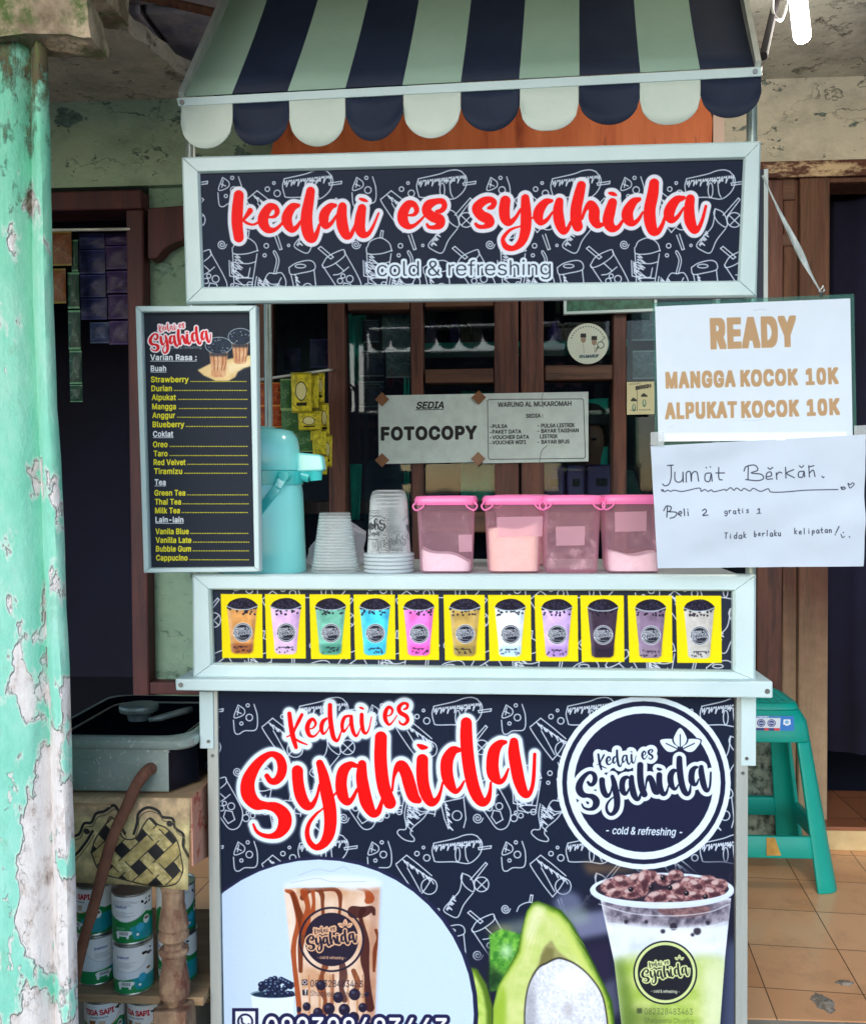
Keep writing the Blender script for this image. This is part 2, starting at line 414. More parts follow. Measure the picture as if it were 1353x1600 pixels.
# ------------------------------------------------------------------ lettering and drawings of the cart's prints (brush strokes: x, y, half width)
def Z(ox, oy, s, *sts): return [[(ox + x / s, oy + y / s, r / s) for x, y, r in st] for st in sts]
SYA = Z(360, 1080, 4.51,
  [(258, 597, 16), (285, 632, 20), (322, 632, 24), (356, 590, 30), (366, 530, 32), (345, 470, 28), (290, 443, 19), (225, 478, 26), (165, 550, 36), (125, 640, 46), (130, 730, 50), (180, 793, 40), (250, 806, 26), (325, 822, 36), (378, 875, 46), (382, 940, 44), (345, 1000, 30), (285, 1022, 17), (225, 1012, 13), (185, 985, 10), (163, 938, 6)],
  [(473, 562, 38), (477, 640, 38), (496, 735, 40), (533, 800, 34), (572, 805, 20), (608, 745, 10), (628, 660, 7)],
  [(630, 508, 24), (655, 590, 34), (675, 700, 42), (698, 810, 44), (705, 920, 42), (692, 1010, 38), (655, 1075, 28), (605, 1100, 20), (560, 1065, 18), (541, 1000, 15), (556, 930, 12), (605, 865, 8), (650, 828, 4), (715, 752, 4), (745, 715, 6)],
  [(885, 525, 14), (845, 518, 22), (797, 560, 36), (780, 645, 38), (790, 730, 38), (822, 780, 24), (858, 758, 14), (893, 690, 8)],
  [(928, 515, 28), (925, 600, 38), (940, 700, 42), (962, 790, 42), (1002, 860, 28), (1040, 850, 20), (1062, 790, 12), (1075, 740, 7)],
  [(1060, 325, 40), (1057, 450, 42), (1063, 560, 43), (1082, 680, 43), (1122, 785, 42)],
  [(1140, 700, 6), (1150, 610, 9), (1172, 545, 20), (1205, 525, 36), (1238, 580, 40), (1262, 660, 42), (1288, 740, 38), (1325, 770, 20)]) + Z(620, 1090, 5.204,
  [(207, 505, 44), (205, 600, 46), (213, 700, 46), (238, 790, 44), (278, 850, 34), (325, 830, 20), (352, 770, 11), (372, 690, 7)],
  [(172, 386, 9), (203, 402, 20), (240, 406, 10)],
  [(508, 425, 16), (455, 432, 34), (410, 505, 46), (404, 600, 47), (425, 690, 42), (472, 762, 20), (512, 738, 13), (545, 680, 6)],
  [(563, 205, 42), (563, 320, 47), (572, 450, 48), (592, 600, 48), (622, 730, 47), (662, 820, 42), (702, 856, 28), (738, 825, 22), (756, 760, 13), (762, 690, 7)],
  [(880, 362, 14), (835, 375, 28), (790, 435, 44), (775, 540, 47), (786, 630, 46), (832, 685, 20), (870, 660, 15), (905, 580, 6)],
  [(950, 360, 32), (950, 450, 44), (968, 560, 46), (990, 670, 45), (1025, 765, 36), (1062, 792, 20), (1094, 740, 14), (1110, 640, 13), (1118, 460, 11)])
KED = Z(360, 1080, 4.51,
  [(416, 158, 15), (428, 250, 17), (444, 330, 18), (463, 396, 13)], [(505, 165, 11), (482, 210, 13), (457, 262, 9), (440, 300, 7), (398, 322, 4)],
  [(450, 330, 6), (488, 355, 8), (540, 376, 5)],
  [(548, 268, 4), (584, 258, 6), (601, 228, 9), (583, 197, 11), (556, 215, 15), (542, 260, 17), (556, 308, 14), (588, 318, 8), (618, 292, 5), (636, 262, 4)],
  [(678, 192, 8), (652, 215, 14), (641, 260, 15), (655, 300, 9), (682, 275, 5), (700, 235, 3)], [(702, 98, 15), (703, 180, 17), (713, 260, 17), (728, 328, 16), (754, 348, 10), (775, 302, 6), (786, 262, 4)],
  [(836, 172, 8), (803, 187, 12), (787, 238, 13), (796, 283, 10), (820, 262, 5), (843, 222, 3)], [(851, 178, 13), (853, 230, 15), (866, 288, 13), (886, 316, 9), (905, 290, 5), (916, 262, 4)],
  [(925, 165, 14), (926, 228, 15), (937, 283, 13), (957, 296, 8), (977, 262, 5), (994, 182, 4)], [(912, 114, 5), (926, 120, 8), (938, 125, 4)],
  [(1094, 178, 4), (1130, 165, 6), (1141, 132, 9), (1116, 112, 11), (1093, 145, 15), (1091, 195, 15), (1116, 235, 9), (1146, 212, 5), (1172, 172, 4)],
  [(1222, 128, 6), (1243, 118, 9), (1246, 92, 10), (1216, 86, 10), (1187, 115, 15), (1196, 150, 15), (1236, 175, 15), (1248, 206, 13), (1224, 234, 9), (1196, 226, 7), (1190, 210, 5)])
SIGN = Z(340, 260, 4.832,
  [(162, 220, 36), (152, 330, 40), (150, 430, 40), (162, 535, 36)], [(190, 412, 6), (222, 372, 13), (248, 335, 19)], [(195, 408, 7), (228, 430, 8), (270, 440, 6), (310, 422, 7), (345, 395, 6)],
  [(388, 385, 5), (430, 378, 11), (452, 345, 17), (436, 308, 18), (392, 310, 28), (352, 370, 36), (346, 425, 37), (378, 475, 26), (428, 480, 14), (475, 445, 9), (503, 405, 7)],
  [(612, 295, 12), (565, 310, 28), (528, 370, 36), (527, 425, 36), (560, 477, 22), (598, 460, 15), (626, 415, 6)], [(703, 188, 30), (690, 265, 36), (674, 360, 41), (674, 450, 43), (694, 528, 38), (725, 548, 22), (752, 500, 15), (770, 440, 8)],
  [(890, 295, 12), (852, 305, 24), (812, 352, 34), (802, 408, 34), (818, 452, 20), (860, 428, 13), (898, 370, 6)], [(943, 305, 30), (936, 380, 38), (945, 455, 40), (970, 518, 30), (1000, 525, 17), (1025, 480, 12), (1040, 440, 8)],
  [(1090, 318, 30), (1077, 395, 37), (1074, 465, 38), (1096, 512, 27), (1138, 508, 15), (1175, 450, 9), (1216, 353, 5)], [(1075, 246, 6), (1103, 254, 11), (1130, 264, 4)]) + Z(580, 260, 4.832,
  [(278, 370, 5), (322, 364, 11), (343, 332, 17), (322, 288, 19), (278, 290, 28), (242, 348, 36), (240, 408, 36), (276, 452, 21), (320, 448, 12), (370, 408, 8), (405, 370, 5)],
  [(490, 340, 8), (528, 335, 16), (552, 302, 18), (538, 266, 19), (490, 265, 20), (432, 292, 32), (418, 340, 32), (462, 380, 34), (515, 402, 35), (518, 440, 28), (480, 460, 15), (436, 458, 11), (420, 437, 7)],
  [(882, 315, 8), (912, 305, 17), (926, 272, 18), (898, 252, 20), (845, 265, 28), (796, 315, 34), (826, 368, 35), (880, 398, 36), (893, 430, 28), (850, 456, 14), (808, 453, 13), (787, 435, 9)],
  [(1010, 262, 36), (1002, 330, 38), (1010, 395, 34), (1040, 425, 22), (1085, 390, 12), (1125, 325, 8)], [(1160, 242, 28), (1164, 320, 35), (1166, 400, 38), (1160, 490, 36), (1132, 570, 28), (1075, 617, 18), (1018, 608, 20), (992, 560, 14), (1004, 525, 12), (1040, 485, 9), (1080, 465, 6), (1130, 448, 4), (1195, 402, 4), (1232, 378, 6)]) + Z(840, 240, 4.228,
  [(90, 312, 9), (50, 322, 21), (12, 368, 30), (0, 418, 30), (20, 456, 17), (58, 438, 11), (95, 388, 5)], [(140, 318, 24), (132, 380, 31), (142, 455, 32), (166, 512, 21), (195, 498, 13), (216, 450, 7)],
  [(285, 212, 27), (270, 275, 32), (252, 360, 34), (250, 440, 34), (262, 482, 30)], [(290, 430, 7), (312, 370, 11), (345, 335, 22), (369, 375, 32), (370, 430, 32), (392, 472, 20), (430, 468, 9)],
  [(490, 325, 27), (472, 390, 33), (462, 450, 33), (486, 492, 25), (525, 488, 13), (562, 438, 7)], [(470, 262, 6), (494, 267, 11), (516, 276, 4)],
  [(668, 302, 11), (628, 322, 24), (592, 380, 33), (592, 428, 33), (620, 462, 17), (658, 440, 11), (690, 388, 5)], [(765, 198, 29), (755, 275, 34), (737, 360, 35), (737, 435, 36), (756, 507, 29), (790, 515, 17), (820, 468, 11), (836, 418, 7)],
  [(960, 293, 11), (912, 308, 24), (874, 360, 32), (863, 408, 31), (882, 442, 17), (920, 418, 11), (960, 358, 5)], [(1003, 300, 26), (996, 370, 31), (1002, 445, 33), (1030, 505, 23), (1060, 488, 13), (1085, 430, 9), (1106, 348, 7)])
def lettering(cx, cy, k, sq=None):
    return [[(cx + (x - 607) * k, cy + (y - 1214) * k * .98, r * k) for x, y, r in st] for st in SYA], [[(cx + (x - 607) * k, cy + (y - 1214) * k * .98, r * k) for x, y, r in st] for st in KED]
def zig(x0, y0, x1, y1, amp, n, slant=.3):
    out = []
    for i in range(n + 1):
        t = i / n; a = amp * (.6 + .5 * math.sin(i * 2.3)); out.append((x0 + (x1 - x0) * t, y0 + (y1 - y0) * t)); out.append((x0 + (x1 - x0) * (t + .5 / n) - slant * a, y0 + (y1 - y0) * t + a))
    return out
def circ(x, y, r, sq=1, n=10): return [(x + r * math.cos(i * 2 * math.pi / n), y + r * sq * math.sin(i * 2 * math.pi / n)) for i in range(n + 1)]
def spiral(x, y, r): return [(x + r * (1 - i / 17) * math.cos(i * .85), y + r * (1 - i / 17) * math.sin(i * .85)) for i in range(16)]
def _z(ox, oy, s, pts): return [(ox + x / s - 652, oy + y / s - 260, ) for x, y in pts]
S2 = lambda p: _z(580, 260, 4.832, p)
S1 = lambda p: _z(340 + 210, 260, 4.832, p)
R5 = lambda p: [(x / 5.204 + 620 - 674, y / 5.204 + 1090 - 1093) for x, y in p]
DOOD = [   # (points, curved) in one repeat, 209 by 214
  (S2([(365, 75), (352, 130), (365, 190), (385, 215), (520, 215), (620, 228), (680, 195), (720, 140), (728, 70), (690, 20)]), 1), (S2([(365, 75), (520, 40), (590, 15), (650, 8), (690, 20)]), 1),
  (S2(zig(368, 92, 720, 50, 46, 20)), 0), (S2(circ(545, 160, 18, 3)), 1), (S2([(600, 100), (608, 180), (625, 215)]), 1), (S2([(540, 90), (640, 92)]), 0), (S2([(700, 108), (798, 94), (795, 112), (705, 124), (700, 108)]), 0),
  (S2(circ(287, 107, 10)), 1), (S2(circ(238, 153, 17)), 1), (S2(circ(312, 185, 24)), 1),
  (S2([(92, 222), (160, 165), (250, 235), (350, 320)]), 0), (S2([(92, 222), (85, 245), (170, 375), (250, 480)]), 1), (S2(zig(130, 195, 340, 340, 44, 14, -.4)), 0), (S2([(165, 260), (200, 320), (265, 440)]), 0),
  (S2([(250, 480), (300, 420), (350, 340)]), 1), (S2([(290, 500), (330, 610), (348, 605), (312, 492)]), 0), (S2(circ(330, 400, 60)), 1),
  (S2([(580, 300), (640, 330), (670, 400), (660, 440), (600, 400), (570, 340), (580, 300)]), 1), (S2([(580, 310), (560, 430), (500, 500), (440, 575), (480, 615), (545, 632), (590, 540), (660, 450)]), 1), (S2(zig(510, 470, 460, 570, 30, 8, -1)), 0),
  (S2([(640, 350), (755, 220), (768, 232), (668, 362)]), 0), (S2(circ(725, 385, 55)), 1), (S2([(685, 350), (765, 425)]), 0), (S2([(765, 350), (690, 425)]), 0),
  (S1([(125, 590), (150, 545), (225, 520), (290, 560), (310, 620)]), 1), (S1([(118, 595), (130, 640), (225, 640), (312, 615)]), 1), (S1([(122, 640), (132, 860), (200, 876), (268, 872), (305, 640)]), 0), (S1([(130, 705), (230, 715), (295, 700)]), 1), (S1([(150, 820), (270, 825)]), 0),
  (S1(zig(140, 640, 145, 830, 50, 9, -1.2)), 0), (S1([(220, 520), (230, 465), (246, 468), (238, 522)]), 0), (S1(circ(375, 580, 17)), 1), (S1(circ(362, 652, 12)), 1), (S1(circ(543, 577, 9)), 1),
  (S1([(330, 912), (385, 795), (440, 790), (490, 785), (522, 845), (515, 905)]), 1), (S1([(430, 790), (452, 690), (428, 630), (442, 622), (470, 690), (448, 790)]), 1), (S1(zig(365, 830, 350, 905, 50, 5, -1)), 0), (S1([(400, 900), (450, 880), (520, 890)]), 1),
  (S1([(545, 745), (600, 710), (690, 690), (735, 710), (735, 760), (640, 785), (560, 795), (545, 745)]), 1), (S1(circ(632, 733, 40, .35)), 1), (S1([(560, 795), (590, 925), (620, 1000)]), 0), (S1([(735, 765), (752, 925), (735, 990)]), 0), (S1(zig(590, 800, 620, 985, 40, 10, -.8)), 0), (S1(circ(685, 900, 36)), 1),
  (S1([(765, 600), (785, 585), (880, 665), (860, 680), (765, 600)]), 0), (S1([(795, 725), (840, 660), (940, 612), (965, 620), (960, 660), (880, 720), (810, 745), (795, 725)]), 1), (S1([(795, 725), (920, 912), (990, 1000), (1060, 985), (1090, 890), (1060, 800), (962, 625)]), 1),
  (S1([(880, 800), (930, 790), (995, 740)]), 1), (S1([(895, 710), (960, 770)]), 0), (S1(circ(952, 808, 16)), 1), (S1(circ(930, 845, 20)), 1), (S1(circ(1003, 830, 26)), 1), (S1([(960, 860), (1010, 870), (1030, 930), (980, 960), (945, 910), (960, 860)]), 0),
  (S1(spiral(40, 570, 36)), 1), (S1([(10, 180), (20, 270), (50, 285), (95, 260), (180, 250), (190, 150), (165, 60)]), 1), (S1([(45, 65), (15, 160), (85, 140), (92, 100), (45, 65)]), 1), (S1([(50, 85), (40, 140)]), 0), (S1([(35, 115), (70, 130)]), 0), (S1(circ(118, 68, 12)), 1), (S1(circ(70, 205, 12)), 1), (S1(circ(130, 160, 25)), 1),
  (R5([(75, 890), (62, 980), (75, 1090), (20, 1100), (5, 1130), (60, 1180), (130, 1195), (140, 1170), (110, 1130), (130, 1080), (220, 1000), (275, 900)]), 1), (R5(zig(90, 900, 75, 1060, 50, 9, -1)), 0), (R5([(150, 910), (190, 950), (260, 950)]), 1), (R5(circ(20, 955, 22)), 1),
  (R5(spiral(655, 1005, 44)), 1), (R5(circ(950, 1005, 28)), 1), (R5(circ(965, 960, 12)), 1), (R5(circ(1005, 985, 20)), 1), (R5([(940, 760), (945, 885), (1020, 902), (1095, 895), (1110, 820)]), 0), (R5(zig(955, 770, 960, 860, 40, 6, -1)), 0)]
def doodles(cv, ox, oy, nx, ny, r=.85, col=(204, 214, 228), a=.95, keep=None):
    for j in range(ny):
        for i in range(nx):
            for pts, curved in DOOD:
                q = [(ox + i * 209 + x, oy + j * 214 + y) for x, y in pts]
                if keep and not keep(sum(x for x, _ in q) / len(q), sum(y for _, y in q) / len(q)): continue
                (cv.line if curved else cv.seg)(q, r, col, a)
NAVY = (21, 32, 54)
def leaf(cv, cx, cy, k, col, edge):
    for ang in (-1.12, 1.12, 0):
        d = (math.sin(ang), -math.cos(ang)); n = (-d[1], d[0]); L = 20 * k
        out = lambda g: [(cx + d[0] * (L * t + (g if t == 1 else 0)) + n[0] * (w * k + math.copysign(g, w) * (w != 0)), cy + d[1] * (L * t + (g if t == 1 else 0)) + n[1] * (w * k + math.copysign(g, w) * (w != 0))) for t, w in ((.12, 0), (.3, 4.6), (.58, 5.6), (1, 0), (.58, -5.6), (.3, -4.6))]
        cv.poly(out(1.3 * k), edge, smooth=True); cv.poly(out(0), col, smooth=True)
        cv.line([(cx + d[0] * L * .15, cy + d[1] * L * .15), (cx + d[0] * L * .7, cy + d[1] * L * .7)], .45 * k, edge)
def logo(cv, cx, cy, r, disc=(32, 38, 64), wht=(226, 240, 252), full=True, rings=True, tag=True):
    k = r / 136
    if full:
        cv.ell(cx, cy, r, r, wht); cv.ell(cx, cy, r * .94, r * .94, disc); cv.ell(cx, cy, r * .885, r * .885, wht); cv.ell(cx, cy, r * .8, r * .8, disc)
    elif rings:
        cv.ring(cx, cy, r * .97, 4.2 * k, disc); cv.ell(cx, cy, r * .82, r * .82, disc)
    S, K = lettering(cx, cy, .46 * k)
    ow = 6.2 * k
    cv.outlined(S + K, disc, wht, ow)
    cv.strokes(S, disc, .5 * k)
    leaf(cv, cx + 57 * k, cy - 51 * k, k * 1.75, wht, disc)
    if tag: cv.text('- cold & refreshing -', (cx - 59 * k, cy + 80 * k), (cx + 60 * k, cy + 83 * k), 11.5 * k, wht, bold=.35 * k, shear=.2)
# ------------------------------------------------------------------ artworks
ARTS = {}
def build_arts():
    A = ARTS
    # --- sign over the counter
    pl = Plane(P(286, 247, -.05), P(1187, 222, -.05), P(293, 475, -.03))
    c = panel_canvas(pl, [(314, 272), (1160, 250), (1151, 439), (320, 449)], 1400, NAVY); A['sign'] = c; c.sign_plane = pl
    doodles(c, 652 - 418 - 2, 264, 5, 2)
    c.outlined(SIGN, (248, 16, 12), (226, 228, 240), 6.0, 1.5, (226, 228, 240), .5)
    c.strokes(SIGN, (248, 16, 12), .4)
    c.text('cold & refreshing', (589, 431.5), (860, 429.5), 23.5, (36, 46, 66), bold=-.35, outline=(214, 228, 240), ow=3.4)
    c.grain(.05, 3, 2)
    # --- big panel under the counter
    pl = vplane(.004)
    c = panel_canvas(pl, [(341, 1080), (1146, 1092), (1146, 1680), (352, 1680)], 1350, (24, 33, 54)); A['panel'] = c
    doodles(c, 674 - 418, 1093 - 5, 5, 3, keep=lambda x, y: y < 1420 or x < 800)
    avocado_photo(c)
    c.ell(500, 1585, 247, 247, (34, 38, 70)); c.ell(498, 1585, 242, 242, (198, 220, 243))
    caramel_cup(c)
    S, K = SYA, KED
    c.outlined(S + K, (248, 12, 12), (222, 238, 248), 6.2, 5, (222, 236, 248), .75)
    c.strokes(S, (248, 12, 12), .4)
    logo(c, 1005, 1223, 135.5, (30, 34, 62), (222, 238, 250))
    # phone line
    c.poly([(363, 1575), (404, 1575), (404, 1618), (363, 1618)], (34, 34, 74)); c.poly([(368, 1580), (399, 1580), (399, 1612), (368, 1612)], (236, 242, 250))
    c.ring(383.5, 1596, 11, 1.6, (34, 34, 74)); c.line([(378, 1591), (379, 1598), (386, 1602), (389, 1600)], 1.6, (34, 34, 74)); c.line([(375, 1605), (373, 1608), (378, 1606)], 1.5, (34, 34, 74))
    c.text('082328483463', (415, 1622), (698, 1624), 33, (240, 245, 252), bold=.6, outline=(34, 34, 74), ow=5.5)
    c.grain(.04, 5, 2)
    # --- strip of drinks
    c = panel_canvas(vplane(-.006), [(331, 921), (1143, 923), (1143, 1047), (335, 1035)], 1400, (38, 44, 60)); A['strip'] = c
    doodles(c, 674 - 418, 1093 - 214 + 10, 5, 1, col=(200, 205, 212))
    xs = [345.2, 414, 483.6, 552.3, 621.3, 692.7, 762, 834.7, 906, 980, 1055]; xe = [410, 477, 547, 617, 685, 757, 829, 902, 974, 1049, 1126]
    cols = [(196, 138, 78), (205, 165, 212), (104, 170, 148), (64, 186, 226), (238, 108, 190), (176, 146, 78), (214, 232, 244), (186, 156, 214), (58, 44, 60), (118, 98, 122), (170, 166, 160)]
    low = [(150, 84, 50), (222, 190, 226), (70, 140, 120), (70, 196, 236), (246, 96, 196), (150, 130, 70), (190, 224, 240), (176, 140, 206), (44, 34, 52), (150, 130, 150), (196, 196, 190)]
    for i, (a, b) in enumerate(zip(xs, xe)):
        t = i / 10; y0, y1 = 928 + 2.5 * t, 1028 + 7.5 * t
        c.poly([(a, y0), (b, y0 + .3), (b + 1, y1), (a + 2.5, y1)], (244, 220, 12))
        small_cup(c, (a + b) / 2 + 1, y0 + 21, y1 - 7, 23.5, 16.5, cols[i], low[i], i)
    c.grain(.05, 6, 2)
    # --- menu
    c = panel_canvas(vplane(-.03), [(224, 489), (391, 488), (399, 885), (236, 887)], 2300, (35, 42, 54)); A['menu'] = c
    menu_art(c)
    # --- papers
    c = panel_canvas(vplane(-.065), [(1023, 479), (1328, 466), (1331, 687), (1028, 690)], 1500, (208, 219, 230)); A['ready'] = c
    R = lambda x, y: (1000 + x / 3.479, 440 + y / 3.479)
    br = (176, 138, 92)
    def fat(body, x0, x1, y0, y1, cap):
        c.text(body, R(x0, y0), R(x1, y1), cap / 3.479, br, bold=cap / 3.479 * .074, sp=1.17, square=True)
    fat('READY', 392, 838, 358, 343, 148)
    for b, x0, x1, y0, y1 in (('MANGGA', 143, 512, 577, 567), ('KOCOK', 550, 850, 566, 558), ('10K', 905, 1070, 557, 551), ('ALPUKAT', 140, 520, 743, 735), ('KOCOK', 555, 856, 735, 727), ('10K', 910, 1076, 725, 719)):
        fat(b, x0, x1, y0, y1, 80)
    c.line([R(615, 158), R(650, 150), R(680, 156)], .5, (170, 180, 195), .8); c.line([R(560, 752), R(620, 756), R(690, 744)], .5, (190, 200, 215)); c.line([R(150, 800), R(180, 780)], .5, (190, 200, 215))
    c.poly([R(90, 826), R(1115, 818), R(1117, 862), R(90, 890)], (238, 246, 252), 1)
    c.grain(.02, 2, 30)
    c = panel_canvas(vplane(-.072), [(1016, 697), (1350, 679), (1349, 885), (1027, 888)], 1500, (198, 209, 222)); A['hand'] = c
    handwriting(c, R)
    # --- notices in the window
    c = panel_canvas(vplane(1.155), [(591, 618), (754, 615), (755, 722), (592, 725)], 1500, (198, 214, 212)); A['foto'] = c
    c.img *= (1 + .12 * (vnoise(c.H, c.W, 40, 4)[..., None] - .5))
    Q = lambda x, y: (560 + x / 2.819, 460 + y / 2.819)
    ink = (20, 22, 28)
    c.text('SEDIA', Q(256, 503), Q(374, 501), 10, ink, bold=.55, shear=.25); c.seg([Q(252, 509), Q(373, 506)], .5, ink)
    c.text('FOTOCOPY', Q(104, 640), Q(517, 634), 18.5, ink, bold=1.6, sp=1.14)
    c = panel_canvas(vplane(1.157), [(753, 615), (919, 612), (919, 721), (754, 724)], 1500, (194, 209, 208)); A['warung'] = c
    c.img *= (1 + .12 * (vnoise(c.H, c.W, 40, 9)[..., None] - .5))
    c.seg([Q(568, 468), Q(575, 463), Q(985, 460), Q(990, 466), Q(998, 715), Q(990, 722), Q(578, 726), Q(572, 718), Q(568, 468)], .45, ink)
    for b, x0, x1, y0, y1, cp in (('WARUNG AL MUKAROMAH', 614, 936, 496, 490, 7.2), ('SEDIA :', 738, 812, 543, 541, 5.6), ('PULSA', 590, 655, 589, 588, 5.6), ('PAKET DATA', 590, 716, 613, 611, 5.6), ('VOUCHER DATA', 590, 750, 637, 635, 5.6), ('VOUCHER WIFI', 590, 736, 660, 658, 5.6),
              ('- PULSA LISTRIK', 788, 951, 586, 583, 5.6), ('- BAYAR TAGIHAN', 788, 968, 609, 606, 5.6), ('LISTRIK', 799, 876, 633, 632, 5.6), ('- BAYAR BPJS', 788, 928, 657, 655, 5.6)):
        c.text(b, Q(x0, y0), Q(x1, y1), cp, ink, bold=.22)
    for y in (584, 608, 631, 656): c.seg([Q(578, y), Q(585, y)], .45, ink)
    c.line([Q(812, 434), Q(806, 470), Q(812, 500)], .4, (110, 115, 110)); c.line([Q(830, 665), Q(806, 690), Q(797, 738)], .5, (90, 95, 92))
    # round sticker with two men in black caps
    c = panel_canvas(vplane(1.16), [(886, 504), (950, 504), (950, 570), (886, 570)], 2000, (206, 216, 198)); A['sticker'] = c
    for x, y in ((911, 527), (928, 531)):
        c.poly([(x - 13, y + 28), (x - 10, y + 13), (x - 3, y + 9), (x + 3, y + 9), (x + 10, y + 13), (x + 13, y + 28)], (206, 212, 196), 1, smooth=False)
        c.ell(x, y + 3, 4, 5.5, (150, 128, 108)); c.poly([(x - 4.6, y), (x - 4, y - 6), (x + 4, y - 6), (x + 4.6, y)], (26, 28, 34))
        c.seg([(x, y + 10), (x + 1, y + 24)], .4, (140, 150, 140))
    c.ring(938, 539, 5, .6, (60, 70, 70)); c.line([(938, 534), (945, 527)], .5, (60, 70, 70)); c.line([(931, 545), (935, 541), (930, 549)], .6, (60, 70, 70))
    for k in range(16):
        a = math.radians(200 + k * 9); c.ell(918 + 27 * math.cos(a), 537 + 27 * math.sin(a), 1, 1.2, (90, 100, 110))
    c.text('KH.MARUF', (905, 559), (935, 558), 4.2, (30, 70, 84), bold=.4, shear=.2)
    # cream leaflet
    c = panel_canvas(vplane(1.16), [(979, 597), (1022, 596), (1022, 647), (979, 648)], 2000, (220, 214, 170)); A['leaflet'] = c
    c.text('BERSIH', (993, 609), (1017, 605), 5, (40, 40, 40), bold=.5, shear=.2); c.text('AYO CUCI', (983, 602), (1000, 600), 2.6, (60, 60, 60))
    for x, y in ((989, 624), (1005, 617)):
        c.poly([(x - 4, y + 1), (x, y - 3), (x + 6, y + 1), (x + 6, y + 3), (x - 4, y + 3)], (48, 52, 48)); c.ell(x + 1, y + 13, 3, 6, (92, 140, 110)); c.ell(x + 1, y + 12, 1.6, 4, (200, 205, 170))
    c.seg([(995, 610), (995, 642)], .4, (90, 90, 80)); c.text('CUCI TANGAN', (984, 642), (1016, 641), 2, (60, 60, 60))
def small_cup(c, cx, top, bot, wt, wb, col, low, seed):
    r = np.random.default_rng(seed); body = [(cx - wt, top), (cx + wt, top), (cx + wb, bot - 3), (cx + wb * .7, bot), (cx - wb * .7, bot), (cx - wb, bot - 3)]
    c.poly(body, col, tex=(tuple(min(255, int(x * 1.22 + 10)) for x in col), 14, seed, 1.6))
    c.poly([(cx - wb - 1, bot - 16), (cx + wb + 1, bot - 16), (cx + wb, bot - 3), (cx + wb * .7, bot), (cx - wb * .7, bot), (cx - wb, bot - 3)], low, 2, .85)
    c.poly([(cx - wt, top), (cx - wt + 5, top), (cx - wb + 4, bot), (cx - wb, bot - 3)], (255, 255, 255), 1.5, .22); c.poly([(cx + wt - 6, top), (cx + wt, top), (cx + wb, bot - 3), (cx + wb - 4, bot)], (20, 20, 40), 1.5, .18)
    dk = (30, 26, 42)
    for _ in range(16): c.ell(cx + r.uniform(-.85, .85) * wt, top + r.uniform(2, 11), 1.7, 1.7, dk, a=.85)
    if seed != 8:
        for _ in range(14): c.ell(cx + r.uniform(-.9, .9) * wb, bot - r.uniform(2, 12), 1.5, 1.5, dk, a=.55)
    c.seg([(cx - 7, bot - 10.5), (cx + 8, bot - 10.5)], .7, dk, .75)
    c.poly([(cx - wt - 1, top - 1), (cx - wt * .8, top - 9), (cx - wt * .3, top - 14), (cx + wt * .3, top - 14.5), (cx + wt * .8, top - 9), (cx + wt + 1, top - 1), (cx + wt * .5, top + 3), (cx - wt * .5, top + 3)], dk, smooth=True)
    for _ in range(34):
        x = r.uniform(-1, 1); y = r.uniform(0, 1); q = (cx + x * wt * .95, top + 1 - (14.5 * (1 - abs(x) ** 1.6)) * y)
        c.ell(q[0], q[1], 2.1, 2.1, (38, 34, 54)); c.ell(q[0] - .5, q[1] - .7, .7, .6, (120, 124, 150), a=.6)
    c.line([(cx - wt - 1, top - 2), (cx - wt * .5, top + 2.5), (cx, top + 3.5), (cx + wt * .5, top + 2.5), (cx + wt + 1, top - 2)], .8, (214, 232, 244), .75)
    R = 15.2; y = (top + bot) / 2 + 3
    c.ell(cx + 1, y, R, R, (228, 234, 240)); c.ell(cx + 1, y, R - 1, R - 1, (36, 36, 50)); c.ell(cx + 1, y, R - 2, R - 2, (228, 234, 240)); c.ell(cx + 1, y, R - 3, R - 3, (40, 42, 54))
    S, K = lettering(cx + 1, y, .062); c.outlined(S + K, (40, 42, 54), (222, 226, 234), .75); leaf(c, cx + 7, y - 6, .12, (228, 234, 240), (40, 42, 54)); c.seg([(cx - 5, y + 8.5), (cx + 7, y + 8.7)], .4, (200, 205, 214), .7)
